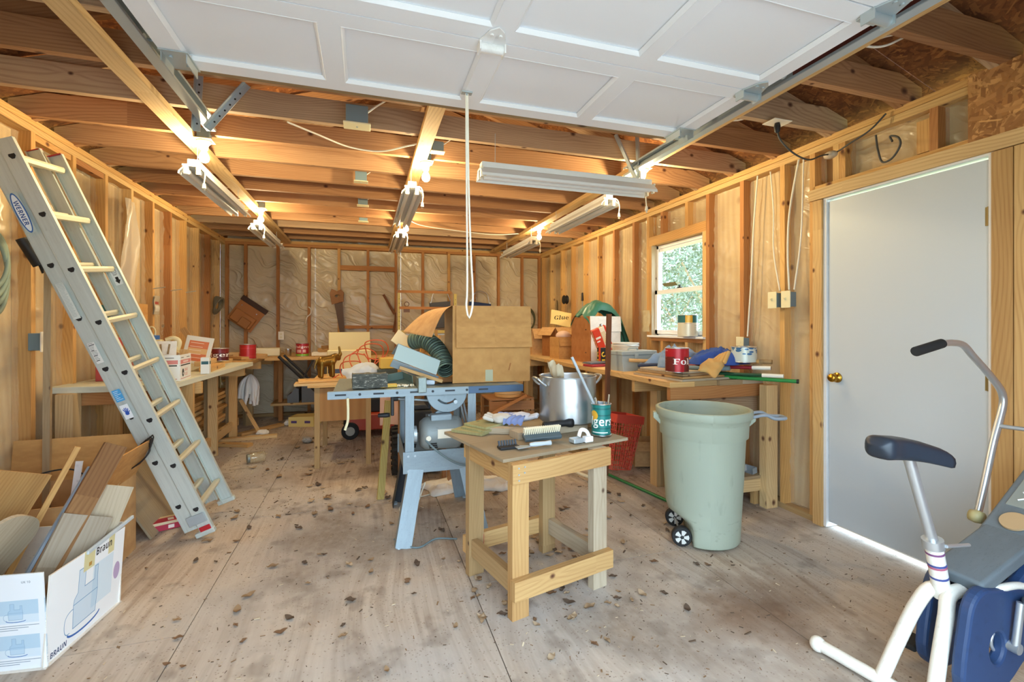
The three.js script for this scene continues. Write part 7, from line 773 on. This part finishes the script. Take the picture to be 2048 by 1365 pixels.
// ---------- on the floor ----------
{
  const rag = (l, X, D, w, d, sd, turn) => one('white_rag', l, 'rag', M2.crum(w, d, 0.09, sd, 56, 40), std({ color: tint('#dcd9d3'), roughness: 1, bumpMap: T.fuzz, bumpScale: 0.001 }), [X, 0.002, -D], [0, turn, 0]);
  rag('crumpled white rag on the floor between saw and small table, left', 0.62, 3.68, 0.42, 0.28, 2, 0.4); rag('crumpled white rag on the floor behind the small table, right', 0.93, 3.6, 0.46, 0.26, 7, -0.3);
  cable('cream cord curling on the floor from the saw to the rags', [[0.35, 0.3, 2.92], [0.3, 0.12, 2.98], [0.3, 0.008, 3.1], [0.22, 0.006, 3.3], [0.3, 0.006, 3.45], [0.5, 0.006, 3.55], [0.6, 0.01, 3.66]], 0.005, M.wire, 'floor_cord', 'cord'); cable('grey cord loop on the floor by the saw front foot', [[0.16, 0.006, 2.85], [0.28, 0.006, 2.7], [0.4, 0.006, 2.78], [0.52, 0.006, 2.74]], 0.005, M.boxblue, 'floor_cord', 'cord');
  const j = thing('glass_jar', 'clear jar with a grey lid lying on the floor', 'jar', [-0.97, 0.05, -4.85], [0, 0.4, 0]); mesh('jar_glass', moved(lathe([[0.0, 0], [0.045, 0], [0.048, 0.01], [0.048, 0.11], [0.036, 0.13], [0.034, 0.13], [0.045, 0.108], [0.045, 0.012], [0, 0.004]], 28), null, [0, 0, PI / 2]), phy({ color: tint('#f4efe0'), transmission: 0.85, thickness: 0, roughness: 0.08 }), j, [0.06, 0, 0]); mesh('jar_lid', moved(cyl(0.04, 0.04, 0.02, 24), null, [0, 0, PI / 2]), std({ color: tint('#7f8a8a'), roughness: 0.4, metalness: 0.5 }), j, [-0.078, 0, 0]);
  one('snack_box', 'small red and cream box lying on the floor beside the ladder', 'box', rbox(0.2, 0.055, 0.11, 0.004), std({ map: canvasTex(128, 64, (x, W, H) => { x.fillStyle = '#b02440'; x.fillRect(0, 0, W, H); x.fillStyle = '#d9c6a0'; x.fillRect(0, 0, W, 20); x.fillStyle = '#e8e0d8'; x.fillRect(60, 28, 20, 26); }), roughness: 0.5 }), [-1.2, 0.029, -3.47], [0, 0.4, 0]);
  [[-1.35, 5.85, 0.75, 0.12, 'board lying on the floor under the left bench end'], [-1.22, 6.3, 0.6, 0.9, 'orange-brown board lying on the floor toward the back'], [-1.4, 5.6, 0.5, -0.4, 'short board on the floor against the bench leg']].forEach(([x, d, l, r, lab], i) => flat('plank', lab, 'board', l, 0.03, 0.09, M.pine[[0, 2, 3][i]], x, 0.001, d, r, i)); stick('wood_strip', 'thin strip leaning on the left bench leg near the back', 'stick', [-1.2, 0.02, 6.1], [-1.42, 0.4, 6.2], 0.04, 0.02, M.pine[2], 0.2, 1);
  [[-1.15, 6.0, 'white crumpled paper on the floor by the bench leg'], [-0.95, 6.55, 'white crumpled paper on the floor near the yellow carton'], [-0.62, 5.5, 'grey crumpled foil on the floor left of the desk']].forEach(([x, d, l], i) => { const g = new THREE.IcosahedronGeometry(0.05, 3), P = g.attributes.position; for (let k = 0; k < P.count; k++) { const q = 0.7 + 0.6 * fbm(P.getX(k) * 60 + i, P.getY(k) * 60 + P.getZ(k) * 40, 2); P.setXYZ(k, P.getX(k) * q * 1.3, P.getY(k) * q * 0.7, P.getZ(k) * q); } g.computeVertexNormals(); one('crumpled_paper', l, 'paper', g, std({ color: tint(i === 2 ? '#9b9790' : '#e2ded6'), roughness: 0.8 }), [x, 0.034, -d], [0, i, 0]); });
  // dead leaves: individuals
  const lg = [0, 1, 2].map((k) => { const g = sheet(0.06, 0.03, 8, 4, (x, z) => { const u = x / 0.03, w = Math.max(0.05, 1 - u * u); return [x, 0.008 * Math.abs(Math.sin(x * (50 + 20 * k) + k)) + 40 * (0.1 + 0.1 * k) * z * z + 0.002, z * w * (k === 1 ? 1 + 0.3 * Math.sin(x * 300) : 1)]; }, 0.0012); return g; }), lm = ['#7a5c42', '#967c5e', '#5a493b', '#b09a7e'].map((c) => std({ color: tint(c), roughness: 0.9 }));
  const leaf = (x, d, s) => { const m = one('dead_leaf', 'curled brown dead leaf lying on the dusty floor', 'leaf', lg[Math.floor(rnd() * 3)], lm[Math.floor(rnd() * 4)], [x, 0.002, -d], [0, rr(0, 6.28), 0], 'dead leaves on the floor'); m.scale.setScalar(s); };
  for (let i = 0; i < 80; i++) leaf(rr(-0.9, 1.9), rr(1.65, 3.2), rr(0.45, 1.1)); for (let i = 0; i < 60; i++) leaf(rr(0.45, 1.15), rr(1.85, 2.7), rr(0.5, 1.1)); for (let i = 0; i < 100; i++) leaf(rr(-1.1, 1.6), rr(3.2, 5.8), rr(0.7, 1.4));
  // chips, twigs and dirt: uncountable
  const n = 8000, im = new THREE.InstancedMesh(new THREE.BoxGeometry(1, 0.35, 0.45), std({ color: 0xffffff, roughness: 1 }), n); im.name = 'floor_litter'; im.userData = { kind: 'stuff', label: 'wood chips, twigs and dirt scattered over the floor', category: 'litter' };
  const o = new THREE.Object3D(), c = new THREE.Color(); for (let i = 0; i < n; i++) { let x, d, k = 0; do { x = rr(-1.75, 2.7); d = rr(0.4, 7.1); k++; } while (k < 8 && fbm(x * 1.7 + 3, d * 1.7, 4) * (0.55 + 0.5 * cl((d - 1) / 4)) < rnd() * 0.75); const s = rr(0.002, 0.008) * (rnd() > 0.95 ? 2 : 1); o.position.set(x, s * 0.2, -d); o.rotation.set(rr(-0.3, 0.3), rr(0, 6.3), rr(-0.3, 0.3)); o.scale.set(s * rr(0.8, 2.6), s * 0.8, s); o.updateMatrix(); im.setMatrixAt(i, o.matrix); const q = rnd(); c.set(q < 0.45 ? '#5c4a3a' : q < 0.75 ? '#86694c' : '#c9b79a'); im.setColorAt(i, c); } scene.add(im);
}

// ---------- outside ----------
{
  const gr = struct('ground', 'leaf-strewn grass outside the building', 'ground');
  const gt = tex(512, 512, (u, v) => mixc([118, 128, 70], [196, 178, 128], cl(fbm(u * 20, v * 20, 5) * 1.6 - 0.35)), [3, 3]);
  const g = new THREE.PlaneGeometry(80, 80), U = g.attributes.uv; for (let i = 0; i < U.count; i++) U.setXY(i, U.getX(i) * 80, U.getY(i) * 80);
  mesh('grass_field', g, std({ map: gt, roughness: 1 }), gr, [0, -0.14, 0], [-PI / 2, 0, 0]);
  mesh('driveway', box(7, 0.1, 9), std({ map: tex(256, 256, (u, v) => { const m = 196 + 46 * (fbm(u * 30, v * 30, 4) - 0.5); return [m, m * 0.985, m * 0.96]; }, [2, 2]), roughness: 0.95 }), gr, [0.47, -0.075, 4.75]);
  const leafM = ['#7d8a74', '#9aa58e', '#6a7a66', '#adb5a2', '#8a9680'].map((c) => std({ color: tint(c), roughness: 0.7, side: THREE.DoubleSide }));
  const spots = [[7.2, 8.2, 'pale slim tree straight outside the window', 1.6, 2.6], [10.4, 8.0, 'leafy tree outside, right of the slim tree', 1.5, 2.2], [9.4, 12.4, 'tree outside behind the slim tree', 1.9, 2.6], [5.6, 6.2, 'low bush close outside the lower window pane', 0.8, 0.3], [13.2, 12.0, 'broad tree farther right outside the window', 1.8, 2.0], [12.0, 16.2, 'distant tree on the left of the window view', 2.4, 3.0], [16.5, 15.5, 'far tree in the middle distance outside', 2.4, 2.4], [17.5, 21.0, 'farthest tree outside on the left', 3.0, 3.4], [7.6, 10.6, 'low shrub outside behind the slim tree', 1.0, 0.5]];
  spots.forEach(([x, d, lab, r, h], k) => {
    const t = thing(h > 1 ? 'tree' : 'shrub', lab, h > 1 ? 'tree' : 'shrub', [x, -0.14, -d]);
    if (h > 1) mesh('trunk', merge([bar([0, 0, 0], [0.05, h + r * 0.4, 0], 0.09, 10, 0.04), bar([0.03, h * 0.6, 0], [r * 0.4, h + 0.4, 0.3], 0.04, 8, 0.02), bar([0.03, h * 0.5, 0], [-r * 0.4, h + 0.2, -0.3], 0.04, 8, 0.02)]), M.oldwood[1], t);
    const n = 4200, pos = [], H = h > 1 ? h : 0.7;
    for (let i = 0; i < n; i++) {
      const a = rnd() * 2 * PI, b = Math.acos(2 * rnd() - 1), q = r * Math.cbrt(rnd()) * (0.6 + 0.5 * hash(Math.floor(a * 3), Math.floor(b * 3) + k)), c = [q * Math.sin(b) * Math.cos(a), H + q * Math.cos(b) * (h > 1 ? 1.5 : 0.8), q * Math.sin(b) * Math.sin(a)], s = rr(0.035, 0.08) * (r / 1.8);
      if (c[1] < 0.05) c[1] = 0.05 + rnd() * 0.3;
      const e1 = new THREE.Vector3(rnd() - 0.5, rnd() - 0.5, rnd() - 0.5).normalize(), e2 = new THREE.Vector3(rnd() - 0.5, rnd() - 0.5, rnd() - 0.5).cross(e1).normalize();
      const P = [[-s, 0], [0, -s * 0.5], [s, 0], [0, s * 0.5]].map(([p, w]) => [c[0] + e1.x * p + e2.x * w, c[1] + e1.y * p + e2.y * w, c[2] + e1.z * p + e2.z * w]);
      for (const j of [0, 1, 2, 0, 2, 3]) pos.push(...P[j]);
    }
    const g = new THREE.BufferGeometry(); g.setAttribute('position', new THREE.Float32BufferAttribute(pos, 3)); g.computeVertexNormals();
    const f = mesh('foliage', g, leafM[k % 5], t); f.userData.kind = 'stuff';
  });
}
renderer.render(scene, camera);
